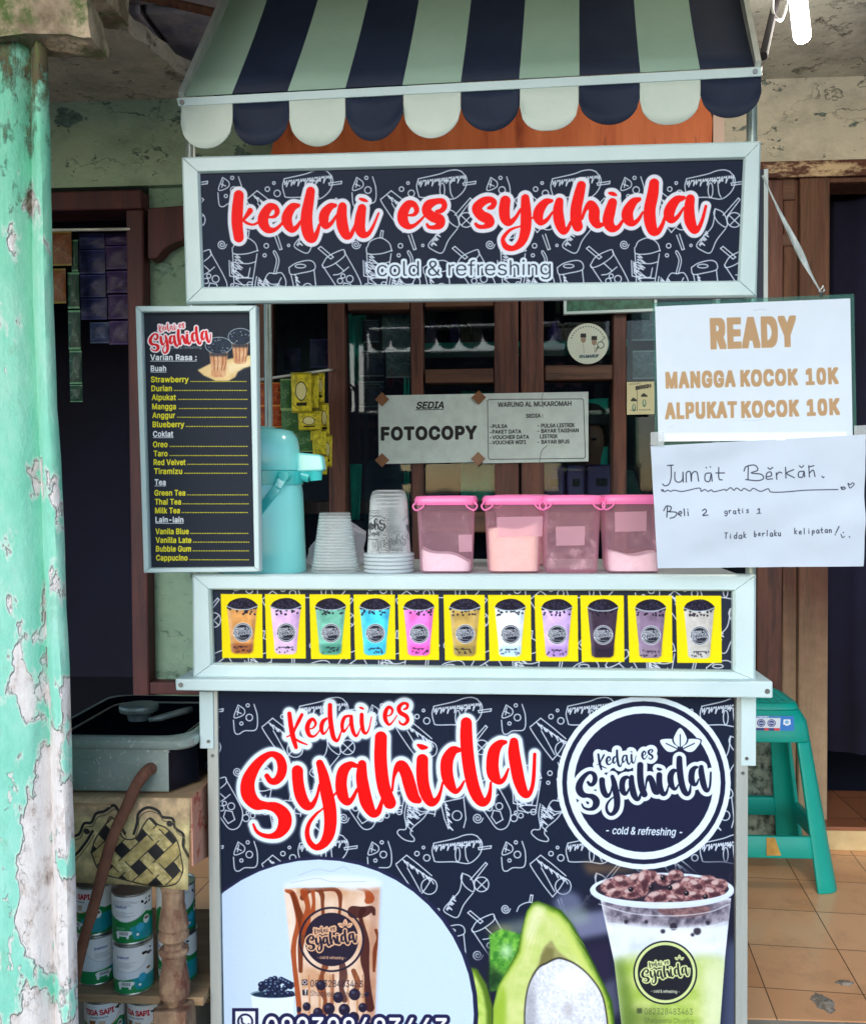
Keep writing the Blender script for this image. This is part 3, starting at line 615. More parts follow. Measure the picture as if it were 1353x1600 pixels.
def caramel_cup(c):
    r = np.random.default_rng(4); U = lambda x, y: (330 + x / 3.147, 1320 + y / 3.147)
    c.poly([U(195, 735), U(405, 735), U(405, 881), U(410, 1000), U(230, 1000)], (224, 238, 250)); c.ell(*U(310, 733), 37, 6.5, (120, 150, 170)); c.ell(*U(310, 736), 34, 5, (34, 52, 76))
    for _ in range(46):
        x, y = r.uniform(235, 400), r.uniform(635, 740); p = U(x, max(y, 650 + abs(x - 320) * .5)); c.ell(*p, 4.6, 4.4, (28, 34, 62)); c.ell(p[0] - 1, p[1] - 1.4, 1.7, 1.5, (120, 150, 190), a=.8)
    body = [U(358, 212), U(830, 205), U(822, 420), U(812, 640), U(800, 1000), U(440, 1000), U(410, 700), U(380, 420)]
    c.poly(body, (232, 206, 186), tex=((206, 160, 126), 30, 8, 2.2))
    c.poly([U(358, 215), U(420, 212), U(450, 1000), U(440, 1000), U(410, 700)], (246, 232, 224), 2, .6)
    c.poly([U(780, 208), U(830, 205), U(800, 1000), U(765, 1000)], (150, 92, 70), 3, .45)
    c.clip_to(body); br, dr, rd = (110, 46, 22), (62, 26, 26), (158, 66, 28)
    def drip(pts, col, a=.9): c.strokes([[(*U(x, y), w / 3.147) for x, y, w in pts]], col, 0, a)
    drip([(370, 225, 8), (400, 240, 14), (420, 300, 16), (430, 380, 14), (410, 470, 12), (405, 560, 14), (420, 680, 12), (430, 790, 14), (425, 900, 8)], rd)
    drip([(400, 240, 10), (450, 400, 20), (440, 500, 14), (440, 620, 10)], br)
    drip([(450, 260, 14), (470, 225, 18), (520, 215, 14), (545, 245, 12), (548, 300, 8), (555, 420, 10)], br); drip([(455, 230, 18), (475, 300, 12), (470, 360, 20), (460, 420, 24)], rd)
    drip([(520, 220, 12), (600, 218, 10), (630, 240, 12), (635, 290, 8), (630, 340, 7)], br); drip([(720, 215, 6), (760, 225, 10), (780, 260, 22), (770, 275, 16)], rd); drip([(700, 330, 30), (745, 330, 26), (790, 315, 14), (800, 340, 8)], dr)
    drip([(745, 320, 16), (735, 360, 10), (760, 470, 16), (755, 560, 22), (765, 640, 14), (770, 720, 18), (780, 800, 22)], dr); drip([(810, 420, 8), (818, 460, 6), (805, 520, 10), (800, 620, 6)], br)
    drip([(560, 600, 16), (545, 640, 10), (540, 700, 22), (560, 760, 10), (555, 830, 14)], br, .8); drip([(640, 560, 12), (650, 640, 20), (640, 700, 12), (655, 760, 16)], dr, .8); drip([(700, 620, 12), (720, 680, 14), (700, 740, 12)], br, .8); drip([(600, 640, 6), (595, 760, 8), (590, 860, 6)], br, .6)
    drip([(500, 230, 10), (505, 280, 8), (500, 330, 12)], rd)
    for x in (480, 530, 585, 670, 715, 745): drip([(x, 640, 3), (x + 4, 760, 5), (x, 900, 4)], (176, 112, 70), .6)
    for x, y, s in ((470, 795, 20), (540, 690, 24), (625, 750, 26), (705, 735, 28), (580, 805, 28), (655, 810, 28), (745, 800, 22), (525, 825, 24), (430, 810, 14), (765, 735, 12), (700, 850, 28), (610, 860, 26), (480, 870, 28), (560, 890, 24)):
        c.ell(*U(x, y), s / 3.147, s / 3.147 * 1.05, (38, 32, 52)); c.ell(*U(x - 7, y - 9), s / 9, s / 11, (100, 104, 140), a=.5)
    c.clip_to(None); c.poly([U(362, 190), U(470, 160), U(620, 150), U(800, 165), U(832, 205), U(700, 225), U(600, 205), U(500, 215), U(420, 205), U(360, 215)], (228, 238, 250), 3, .85, smooth=True)
    for p in ([(430, 150), (520, 120), (590, 130), (650, 108), (680, 125)], [(390, 188), (520, 165), (600, 182), (760, 180)]): c.line([U(*q) for q in p], .5, (170, 182, 204), .8)
    x, y = U(592, 465); logo(c, x, y, 51, (40, 34, 52), (226, 176, 138), full=False)
    S, K = lettering(x, y, .46 * 50 / 136); c.strokes(S, (40, 34, 52), .2)
    c.text('083328483463', U(488, 697), U(745, 700), 10.5, (44, 38, 52), bold=.1, a=.85); c.text('Shaqueena Chusfiro', U(488, 742), U(752, 752), 8.5, (60, 50, 60), a=.8)
    c.poly([U(447, 662), U(474, 662), U(474, 690), U(447, 690)], (44, 38, 52)); c.ring(*U(460, 676), 2.7, .6, (230, 220, 214)); c.poly([U(449, 712), U(476, 712), U(476, 740), U(449, 740)], (44, 38, 52)); c.text('f', U(460, 738), U(470, 738), 7, (236, 226, 220), bold=.3)
def avocado_photo(c):
    U = lambda x, y: (680 + x / 2.706, 1320 + y / 2.706); r = np.random.default_rng(11)
    c.poly([U(380, 300), U(560, 240), U(760, 120), U(1300, 60), U(1300, 1000), U(100, 1000), U(150, 520), U(240, 420)], (30, 32, 52), 10, .95)
    c.poly([U(620, 70), U(800, 90), U(860, 110), U(640, 125)], (150, 110, 70), 5, .5); c.ell(*U(560, 250), 22, 20, (120, 128, 160), 5, .7); c.poly([U(560, 300), U(740, 270), U(760, 370), U(600, 400)], (138, 142, 178), 5, .75); c.poly([U(240, 340), U(640, 260), U(650, 330), U(300, 400)], (150, 170, 160), 6, .5)
    c.poly([U(600, 430), U(740, 400), U(760, 560), U(700, 600)], (40, 36, 62), 6, .9); c.poly([U(690, 600), U(760, 560), U(780, 700), U(730, 760)], (120, 124, 150), 5, .5); c.ell(*U(270, 360), 20, 8, (160, 150, 80), 5, .4)
    c.poly([U(1225, 420), U(1300, 380), U(1300, 900), U(1210, 800)], (86, 98, 130), 8, .7)
    c.poly([U(228, 380), U(280, 355), U(370, 380), U(380, 600), U(230, 620)], (58, 128, 46), 1.5, tex=((120, 190, 70), 7, 3, 2.4)); c.ell(*U(300, 450), 9, 11, (200, 240, 190), 5, .8); c.poly([U(225, 500), U(300, 560), U(250, 620), U(220, 620)], (20, 44, 30), 5, .8)
    c.poly([U(138, 515), U(175, 525), U(215, 590), U(240, 680), U(246, 1000), U(120, 1000)], (84, 116, 34), 1); c.poly([U(140, 530), U(165, 540), U(200, 620), U(215, 700), U(220, 1000), U(130, 1000)], (160, 196, 74), 2, tex=((206, 222, 130), 12, 5, 1.6))
    out = [U(432, 236), U(470, 250), U(530, 275), U(575, 330), U(622, 410), U(668, 500), U(712, 590), U(745, 660), U(756, 740), U(758, 1010), U(240, 1010), U(243, 690), U(262, 600), U(310, 515), U(345, 450), U(365, 360), U(385, 280), U(410, 242)]
    c.poly(out, (52, 88, 24), .4); q = np.array(out); ctr = q.mean(0); c.clip_to(out)
    def inset(d, dx=0): n = (ctr - q); return q + n / np.linalg.norm(n, axis=1)[:, None] * d + [dx, 0]
    c.poly(inset(3, -1.5), (120, 162, 44), 1.2, tex=((84, 124, 32), 6, 8, 2)); c.poly(inset(8, -3), (178, 206, 84), 2); c.poly(inset(13, -4), (214, 222, 150), 4, tex=((192, 210, 118), 20, 9, 2))
    c.poly([U(470, 262), U(560, 330), U(700, 600), U(745, 760), U(700, 900), U(640, 560), U(520, 340)], (206, 220, 118), 3.5, .7); c.poly([U(420, 250), U(470, 265), U(440, 340), U(400, 420), U(380, 380)], (228, 232, 186), 4, .8)
    c.poly([U(246, 690), U(285, 585), U(300, 640), U(296, 900), U(244, 1000)], (150, 184, 56), 3, .9)
    for k in range(14): x = 300 + k * 34; c.line([U(x, 640), U(x + (500 - x) * .3, 480), U(x + (470 - x) * .8, 300)], .7, (190, 204, 120), .35)
    c.poly([U(490, 402), U(520, 450), U(575, 495), U(640, 560), U(420, 560), U(440, 505), U(455, 440)], (158, 156, 100), 1.2, smooth=True); c.poly([U(470, 430), U(500, 440), U(500, 500), U(430, 530), U(445, 470)], (116, 112, 66), 2, .8); c.clip_to(None)
    egg = [U(500, 480), U(530, 476), U(590, 500), U(650, 550), U(700, 620), U(722, 700), U(728, 800), U(690, 900), U(600, 960), U(480, 950), U(400, 880), U(376, 780), U(376, 680), U(392, 590), U(430, 520), U(470, 496)]
    c.poly(egg, (40, 38, 36), .5, smooth=True); e = np.array(egg); ec = e.mean(0); e2 = ec + (e - ec) * .965; c.poly(e2, (222, 227, 234), .8, smooth=True, tex=((228, 234, 244), 8, 21, 2)); c.clip_to(e2, True)
    for k in range(60):
        x, y = r.uniform(385, 720), r.uniform(500, 760); c.line([U(x, y), U(x + r.uniform(-26, 26), y + r.uniform(10, 34)), U(x + r.uniform(-40, 40), y + r.uniform(30, 70))], r.uniform(.4, .9), (170, 172, 184) if k % 2 else (250, 252, 255), .2)
    c.poly(e2, (176, 178, 190), .5, .35, smooth=True, tex=((255, 255, 255), 3, 77, 3)); c.poly([U(376, 640), U(420, 560), U(430, 800), U(376, 800)], (120, 122, 136), 5, .5); c.ell(*U(575, 570), 26, 18, (252, 253, 255), 6, .7); c.ell(*U(560, 700), 8, 12, (150, 136, 136), 4, .35); c.clip_to(None)
    # cup
    body = [U(695, 225), U(1248, 225), U(1222, 480), U(1198, 800), U(1190, 1000), U(805, 1000), U(790, 800), U(755, 500)]
    c.poly(body, (206, 216, 232), tex=((236, 242, 250), 26, 31, 1.8)); c.clip_to(body); c.poly([U(752, 490), U(880, 460), U(1000, 500), U(1100, 470), U(1224, 480), U(1198, 800), U(1190, 1000), U(805, 1000), U(790, 800)], (156, 186, 72), 9, .95, tex=((196, 212, 120), 20, 33, 2))
    c.poly([U(755, 500), U(790, 480), U(830, 640), U(860, 1000), U(805, 1000), U(790, 800)], (90, 120, 46), 6, .75); c.poly([U(800, 680), U(960, 700), U(960, 1000), U(805, 1000)], (96, 116, 56), 8, .6); c.poly([U(1120, 500), U(1224, 480), U(1195, 900), U(1130, 900)], (224, 232, 196), 8, .8)
    c.poly([U(700, 235), U(1250, 235), U(1240, 330), U(1080, 350), U(900, 345), U(730, 330)], (58, 50, 66), 3, .85, tex=((150, 140, 156), 8, 41, 2.2)); c.ell(*U(1050, 275), 42, 11, (150, 116, 116), 1.5, tex=((98, 70, 78), 6, 42, 2)); c.poly([U(730, 325), U(900, 345), U(1080, 350), U(1238, 325), U(1225, 400), U(1000, 380), U(745, 390)], (226, 232, 242), 4, .6)
    for x, y, s in ((805, 325, 9), (890, 325, 8), (960, 365, 10), (1005, 345, 16), (1105, 365, 16), (1150, 330, 9), (1085, 380, 8)): c.ell(*U(x, y), s / 2.7, s / 2.7, (40, 36, 50), .5, .9)
    c.clip_to(None); c.ell(*U(957, 188), 112, 26, (212, 226, 244)); c.ell(*U(957, 186), 104, 21, (48, 38, 52))
    tt = np.linspace(math.pi, 2 * math.pi, 41); c.strokes([[(*U(957 + 296 * math.cos(x), 190 + 66 * math.sin(x)), 1.9) for x in tt]], (214, 228, 248), 0, .95, 2)
    balls = [(735, 172, 34, 24), (790, 158, 40, 26), (850, 150, 34, 26), (905, 135, 30, 22), (960, 148, 30, 20), (1015, 128, 28, 20), (1070, 160, 30, 24), (1105, 172, 36, 26), (1150, 152, 34, 20), (1195, 172, 34, 24), (760, 205, 42, 20), (880, 160, 26, 50), (830, 205, 40, 20), (1030, 190, 46, 28), (1175, 205, 44, 26), (1100, 215, 44, 20), (945, 222, 54, 26), (1020, 228, 40, 16)]
    for n_, (x, y, a, b) in enumerate(balls):
        w = ((n_ * 37) % 10 - 5) * .08
        c.ell(*U(x, y + 3), a / 2.6, b / 2.6, (44, 28, 36), .7, .9, w); a *= 1.2; b *= 1.2; c.ell(*U(x, y), a / 2.75, b / 2.75, (186, 146, 144), .4, 1, w, tex=((112, 68, 74), 3.5, n_ + 50, 2.8)); c.ell(*U(x + a * .1, y + b * .15), a / 5.5, b / 6, (62, 34, 44), 1.2, .8, w); c.ell(*U(x - a * .35, y - b * .45), a / 7, b / 8, (214, 188, 186), .8, .8, w)
    for x, y in ((960, 138), (990, 182), (825, 188), (1060, 205), (910, 180), (1140, 220)): c.ell(*U(x, y), 4, 4, (28, 24, 34)); c.ell(*U(x - 3, y - 4), 1.2, 1, (220, 220, 230), a=.7)
    t = np.linspace(0, math.pi, 41); c.strokes([[(*U(957 + 296 * math.cos(x), 190 + 66 * math.sin(x)), 3.2 + 1.6 * math.sin(x)) for x in t]], (214, 228, 248), 0, .95, 2); c.line([U(690, 250), U(830, 290), U(1000, 300), U(1150, 285), U(1240, 250)], .9, (226, 234, 246), .6); c.line([U(735, 330), U(860, 350), U(1000, 355), U(1150, 345), U(1232, 325)], .8, (226, 234, 246), .6)
    x, y = U(970, 540); c.ell(x, y, 50, 50, (34, 36, 44)); c.ell(x, y, 47.5, 47.5, (206, 220, 150)); c.ell(x, y, 43, 43, (34, 36, 44)); S, K = lettering(x, y, .46 * 48 / 136); c.outlined(S + K, (30, 34, 40), (216, 226, 160), 2); leaf(c, x + 22, y - 20, .42, (216, 226, 160), (34, 36, 44)); c.text('- cold & refreshing -', (x - 22, y + 31), (x + 22, y + 32), 4.6, (226, 232, 200), bold=.1)
    c.text('082328483463', U(882, 716), U(1085, 718), 9.5, (48, 56, 44), a=.6); c.text('Shaqueena Chusfiro', U(882, 752), U(1090, 756), 8, (48, 56, 44), a=.5); c.poly([U(850, 690), U(872, 690), U(872, 712), U(850, 712)], (48, 56, 44), .4, .7)
def menu_art(c):
    U = lambda x, y: (x / 3.0769, 480 + y / 3.0769); W = (226, 232, 238); Yl = (226, 216, 46)
    Q = lambda x, y: (200 + x / 3.636, 460 + y / 3.636)
    # board with two cups
    c.poly([Q(396, 430), Q(470, 392), Q(560, 370), Q(640, 352), Q(705, 345), Q(705, 405), Q(660, 418), Q(625, 440), Q(610, 470), Q(570, 492), Q(500, 492), Q(430, 460)], (222, 186, 128), .6, tex=((240, 214, 160), 14, 3, 1.8))
    c.poly([Q(560, 395), Q(690, 375), Q(700, 400), Q(580, 450)], (244, 226, 186), 2, .7)
    for cx, ty, by, w, sq in ((516, 290, 470, 76, 1), (638, 240, 395, 68, 1)):
        c.poly([Q(cx - w * .72, ty + 20), Q(cx + w * .72, ty + 20), Q(cx + w * .52, by - 8), Q(cx + w * .3, by), Q(cx - w * .3, by), Q(cx - w * .52, by - 8)], (206, 148, 106), .5, tex=((228, 186, 146), 8, int(cx), 2))
        for k in (-.4, -.1, .25, .5): c.line([Q(cx + w * k, ty + 40), Q(cx + w * (k + .06), ty + 90), Q(cx + w * k * .8, ty + 140)], .8, (140, 78, 52), .7)
        c.ell(*Q(cx, ty), w / 3.6, 13, (44, 56, 72)); r = np.random.default_rng(int(cx))
        for _ in range(40): a = r.uniform(0, 6.3); d = math.sqrt(r.random()); c.ell(*Q(cx + math.cos(a) * w * .9 * d, ty + math.sin(a) * 42 * d), 1.1, .9, (150, 164, 180) if r.random() < .3 else (26, 30, 44), a=.8)
        t = np.linspace(0, 2 * math.pi, 41); c.line([Q(cx + w * math.cos(x), ty + 47 * math.sin(x)) for x in t], .5, (190, 206, 216), .8, 2); c.poly([Q(cx - w * .7, ty + 40), Q(cx + w * .7, ty + 40), Q(cx + w * .66, ty + 62), Q(cx - w * .66, ty + 62)], (40, 44, 58), 1, .8)
    S, K = lettering(281.5, 529, .21); x0 = 0
    S = [[(x, y - 0, r) for x, y, r in st] for st in S]; c.outlined(S + K, (222, 30, 40), (240, 226, 232), 2.4); c.strokes(S, (222, 30, 40), .25)
    c.text('cold & refreshing', Q(245, 310), Q(418, 308), 4.6, (150, 166, 172))
    for b, x0, x1, y in (('Varian Rasa :', 725, 945, 255), ('Buah', 727, 799, 308), ('Coklat', 738, 833, 623), ('Tea', 746, 797, 855), ('Lain-lain', 750, 882, 1035)):
        c.text(b, U(x0, y - 1), U(x1, y - 1), 8.4, W, bold=.42, sp=1.05); c.seg([U(x0, y + 4), U(x1 + 1, y + 4)], .45, W)
    for b, x0, x1, y, d0, d1 in (('Strawberry', 728, 907, 360, 917, 1188), ('Durian', 730, 827, 403, 838, 1188), ('Alpukat', 732, 846, 446, 858, 1190), ('Mangga', 734, 846, 490, 862, 1188), ('Anggur', 735, 842, 532, 853, 1185), ('Blueberry', 736, 886, 576, 895, 1192), ('Oreo', 738, 806, 672, 818, 1192), ('Taro', 741, 806, 716, 818, 1192), ('Red Velvet', 741, 892, 758, 902, 1192), ('Tiramizu', 743, 876, 801, 887, 1190),
            ('Green Tea', 745, 891, 905, 901, 1193), ('Thai Tea', 747, 871, 948, 880, 1193), ('Milk Tea', 748, 865, 990, 875, 1193), ('Vanila Blue', 750, 908, 1090, 917, 1195), ('Vanilla Late', 751, 920, 1132, 930, 1195), ('Bubble Gum', 752, 918, 1174, 928, 1195), ('Cappucino', 753, 902, 1217, 912, 1195)):
        c.text(b, U(x0, y), U(x1, y), 8.4, Yl, bold=.42, sp=1.05)
        for x in np.arange(d0, d1, 8): c.ell(*U(x + 2, y - 3), .85, .85, Yl)
    c.grain(.06, 8, 2)
def handwriting(c, R):
    ink = (34, 38, 54)
    def w(pts, r=.55): c.line([R(*p) for p in pts], r * 1.25, ink, .95)
    for p in ([(148, 1000), (180, 997)], [(168, 998), (170, 1060), (158, 1100), (135, 1110), (122, 1100)], [(190, 1035), (192, 1080), (215, 1090), (232, 1075), (235, 1035), (236, 1090)], [(252, 1090), (254, 1040), (275, 1035), (280, 1085), (285, 1042), (310, 1035), (320, 1085)],
              [(385, 1040), (358, 1045), (355, 1080), (378, 1085), (388, 1045), (392, 1085)], [(360, 1010), (362, 1012)], [(382, 1006), (384, 1008)], [(428, 1010), (428, 1070), (445, 1078)], [(412, 1040), (458, 1040)],
              [(585, 1005), (582, 1075)], [(562, 1030), (575, 1005), (620, 998), (635, 1025), (600, 1040), (655, 1048), (665, 1072), (630, 1082), (570, 1076)], [(682, 1062), (708, 1055), (705, 1035), (685, 1042), (682, 1072), (715, 1072)], [(690, 1012), (702, 1020), (716, 1010)], [(735, 1040), (738, 1075)], [(738, 1050), (750, 1036), (765, 1040)],
              [(785, 1010), (788, 1068)], [(830, 1022), (792, 1042), (835, 1066)], [(885, 1030), (860, 1035), (858, 1060), (880, 1062), (888, 1032), (892, 1062)], [(862, 1002), (874, 1010), (886, 1000)], [(915, 1000), (918, 1062)], [(918, 1040), (940, 1025), (950, 1060)], [(915, 1008), (945, 1000)], [(988, 1058), (992, 1062)], [(996, 1066), (1000, 1062)]): w(p, .62)
    w([(115, 1130), (120, 1140), (124, 1130), (130, 1142), (150, 1134), (165, 1140), (185, 1134), (232, 1140), (320, 1122), (330, 1140), (350, 1130), (368, 1140), (385, 1132), (400, 1142), (455, 1130), (465, 1136), (488, 1120), (505, 1134), (520, 1122), (545, 1136), (560, 1124), (590, 1138), (610, 1124), (650, 1140), (690, 1126), (705, 1143), (770, 1144), (900, 1134), (1074, 1130)], .55)
    w([(1090, 1118), (1098, 1130), (1114, 1124), (1105, 1116), (1098, 1122), (1092, 1116)], .6); w([(1130, 1105), (1140, 1122), (1160, 1102), (1150, 1094), (1140, 1104), (1128, 1096), (1130, 1105)], .5)
    for p in ([(145, 1225), (142, 1280)], [(125, 1245), (140, 1220), (165, 1225), (160, 1245), (150, 1250), (195, 1255), (185, 1278), (160, 1286)], [(205, 1265), (222, 1258), (215, 1248), (204, 1262), (220, 1274)], [(235, 1235), (238, 1272)], [(255, 1250), (257, 1272)], [(254, 1238), (256, 1239)], [(333, 1245), (348, 1236), (354, 1250), (335, 1270), (362, 1268)]): w(p, .62)
    HL = {'g': [[(.7, .1), (.3, 0), (.05, .45), (.3, .9), (.7, .6), (.72, .1), (.72, 1.2), (.4, 1.6), (.05, 1.4)]], 'r': [[(.1, .05), (.15, 1)], [(.15, .5), (.4, .1), (.7, .1)]], 'a': [[(.7, .15), (.35, 0), (.05, .5), (.3, 1), (.65, .7), (.72, .1), (.8, 1)]], 't': [[(.4, -.6), (.42, .8), (.7, 1)], [(.1, .05), (.75, 0)]], 'i': [[(.3, .1), (.35, 1)], [(.3, -.4), (.34, -.36)]], 's': [[(.6, .1), (.3, 0), (.15, .3), (.55, .65), (.45, .95), (.1, .95)]],
          'T': [[(.0, -.7), (.8, -.75)], [(.4, -.7), (.38, 1)]], 'd': [[(.7, .2), (.3, .05), (.05, .5), (.3, 1), (.7, .7)], [(.72, -.8), (.72, 1)]], 'k': [[(.1, -.8), (.14, 1)], [(.7, .0), (.18, .5), (.75, 1)]], 'b': [[(.1, -.8), (.12, .95), (.5, 1), (.72, .55), (.45, .15), (.14, .4)]], 'e': [[(.1, .5), (.65, .4), (.45, 0), (.1, .35), (.2, .9), (.7, .9)]], 'l': [[(.3, -.8), (.32, 1)]], 'u': [[(.1, .05), (.15, .8), (.45, 1), (.68, .6), (.68, .05), (.74, 1)]], 'p': [[(.1, .1), (.14, 1.6)], [(.12, .3), (.5, 0), (.74, .4), (.5, .9), (.14, .8)]], 'n': [[(.1, .05), (.14, 1)], [(.14, .4), (.45, .02), (.66, .3), (.7, 1)]]}
    rj = random.Random(12)
    def t(b, x0, x1, y0, y1, cap):
        n = len(b); dx = (x1 - x0) / n; xh = cap * .55
        for k, ch in enumerate(b):
            ox, oy, sc = x0 + dx * k + rj.uniform(-1, 1), y0 + (y1 - y0) * k / n + rj.uniform(-2, 2), rj.uniform(.9, 1.1)
            for st in HL[ch]: w([(ox + px * dx * .8 * sc, oy - xh + py * xh * sc) for px, py in st], .5)
    t('gratis', 452, 592, 1262, 1256, 30); w([(632, 1240), (640, 1234), (640, 1258)], .6); w([(628, 1260), (648, 1258)], .5)
    t('Tidak', 456, 585, 1396, 1392, 34); t('berlaku', 618, 770, 1386, 1380, 32); t('kelipatan', 834, 1042, 1372, 1364, 32)
    w([(1072, 1330), (1055, 1366)], .6); w([(1050, 1374), (1052, 1376)], .6)
    w([(1082, 1372), (1090, 1390), (1102, 1384)], .5); w([(1094, 1362), (1096, 1364)], .6); w([(1128, 1386), (1130, 1388)], .7)
    c.grain(.015, 2, 30)
build_arts()
# ------------------------------------------------------------------ materials
def sheer(name, col, fac, rough=.15, edge=.5, tint=None, rings=0, glow=0):       # thin see-through plastic or glass: partly clear sheet
    m, t, b, N, L = nodes(name); out = t.nodes['Material Output']
    b.inputs['Base Color'].default_value = (*lin(col), 1); b.inputs['Roughness'].default_value = rough; b.inputs['Specular IOR Level'].default_value = .5
    tr = N('ShaderNodeBsdfTransparent'); tr.inputs[0].default_value = (*(lin(tint) if tint else (1, 1, 1)), 1)
    lw = N('ShaderNodeLayerWeight'); lw.inputs[0].default_value = .35
    mr = N('ShaderNodeMapRange'); mr.inputs[3].default_value = fac; mr.inputs[4].default_value = min(1, fac + edge); L(lw.outputs['Facing'], mr.inputs[0]); fo = mr.outputs[0]
    if rings:
        tc = N('ShaderNodeTexCoord'); w = N('ShaderNodeTexWave'); w.wave_type = 'BANDS'; w.bands_direction = 'Z'; w.inputs['Scale'].default_value = rings; L(tc.outputs['Object'], w.inputs[0]); fo = math_(N, L, 'MULTIPLY', fo, math_(N, L, 'ADD', math_(N, L, 'MULTIPLY', math_(N, L, 'POWER', w.outputs[1], 3.0), .9), .65))
    if glow:
        tl = N('ShaderNodeBsdfTranslucent'); tl.inputs[0].default_value = (*lin(col), 1); m2 = N('ShaderNodeMixShader'); m2.inputs[0].default_value = glow; L(b.outputs[0], m2.inputs[1]); L(tl.outputs[0], m2.inputs[2]); b = m2
    mx = N('ShaderNodeMixShader'); L(fo, mx.inputs[0]); L(tr.outputs[0], mx.inputs[1]); L(b.outputs[0], mx.inputs[2]); L(mx.outputs[0], out.inputs[0])
    return m
def glass_mat():
    m, t, b, N, L = nodes('window_glass'); out = t.nodes['Material Output']
    tr = N('ShaderNodeBsdfTransparent'); tr.inputs[0].default_value = (.8, .88, .9, 1); gl = N('ShaderNodeBsdfGlossy'); gl.inputs['Roughness'].default_value = .03
    fr = N('ShaderNodeFresnel'); fr.inputs[0].default_value = 1.3; mx = N('ShaderNodeMixShader'); L(fr.outputs[0], mx.inputs[0]); L(tr.outputs[0], mx.inputs[1]); L(gl.outputs[0], mx.inputs[2]); L(mx.outputs[0], out.inputs[0]); return m
def ramp(N, L, src, stops):
    r = N('ShaderNodeValToRGB'); e = r.color_ramp.elements
    while len(e) < len(stops): e.new(.5)
    for x, (p, c) in zip(e, stops): x.position = p; x.color = (*lin(c), 1) if len(c) == 3 else c
    L(src, r.inputs[0]); return r.outputs[0]
def noise(N, L, vec, sc, det=6, rough=.6):
    n = N('ShaderNodeTexNoise'); n.inputs['Scale'].default_value = sc; n.inputs['Detail'].default_value = det; n.inputs['Roughness'].default_value = rough
    if vec: L(vec, n.inputs[0])
    return n.outputs[0]
def mixc(N, L, f, a, b):
    m = N('ShaderNodeMix'); m.data_type = 'RGBA'
    for i, x in ((0, f), (6, a), (7, b)):
        if isinstance(x, tuple): m.inputs[i].default_value = (*lin(x), 1)
        elif isinstance(x, (int, float)): m.inputs[i].default_value = x
        else: L(x, m.inputs[i])
    return m.outputs[2]
def math_(N, L, op, a, b=0.0):
    m = N('ShaderNodeMath'); m.operation = op
    for i, x in enumerate((a, b)):
        if isinstance(x, (int, float)): m.inputs[i].default_value = x
        else: L(x, m.inputs[i])
    return m.outputs[0]
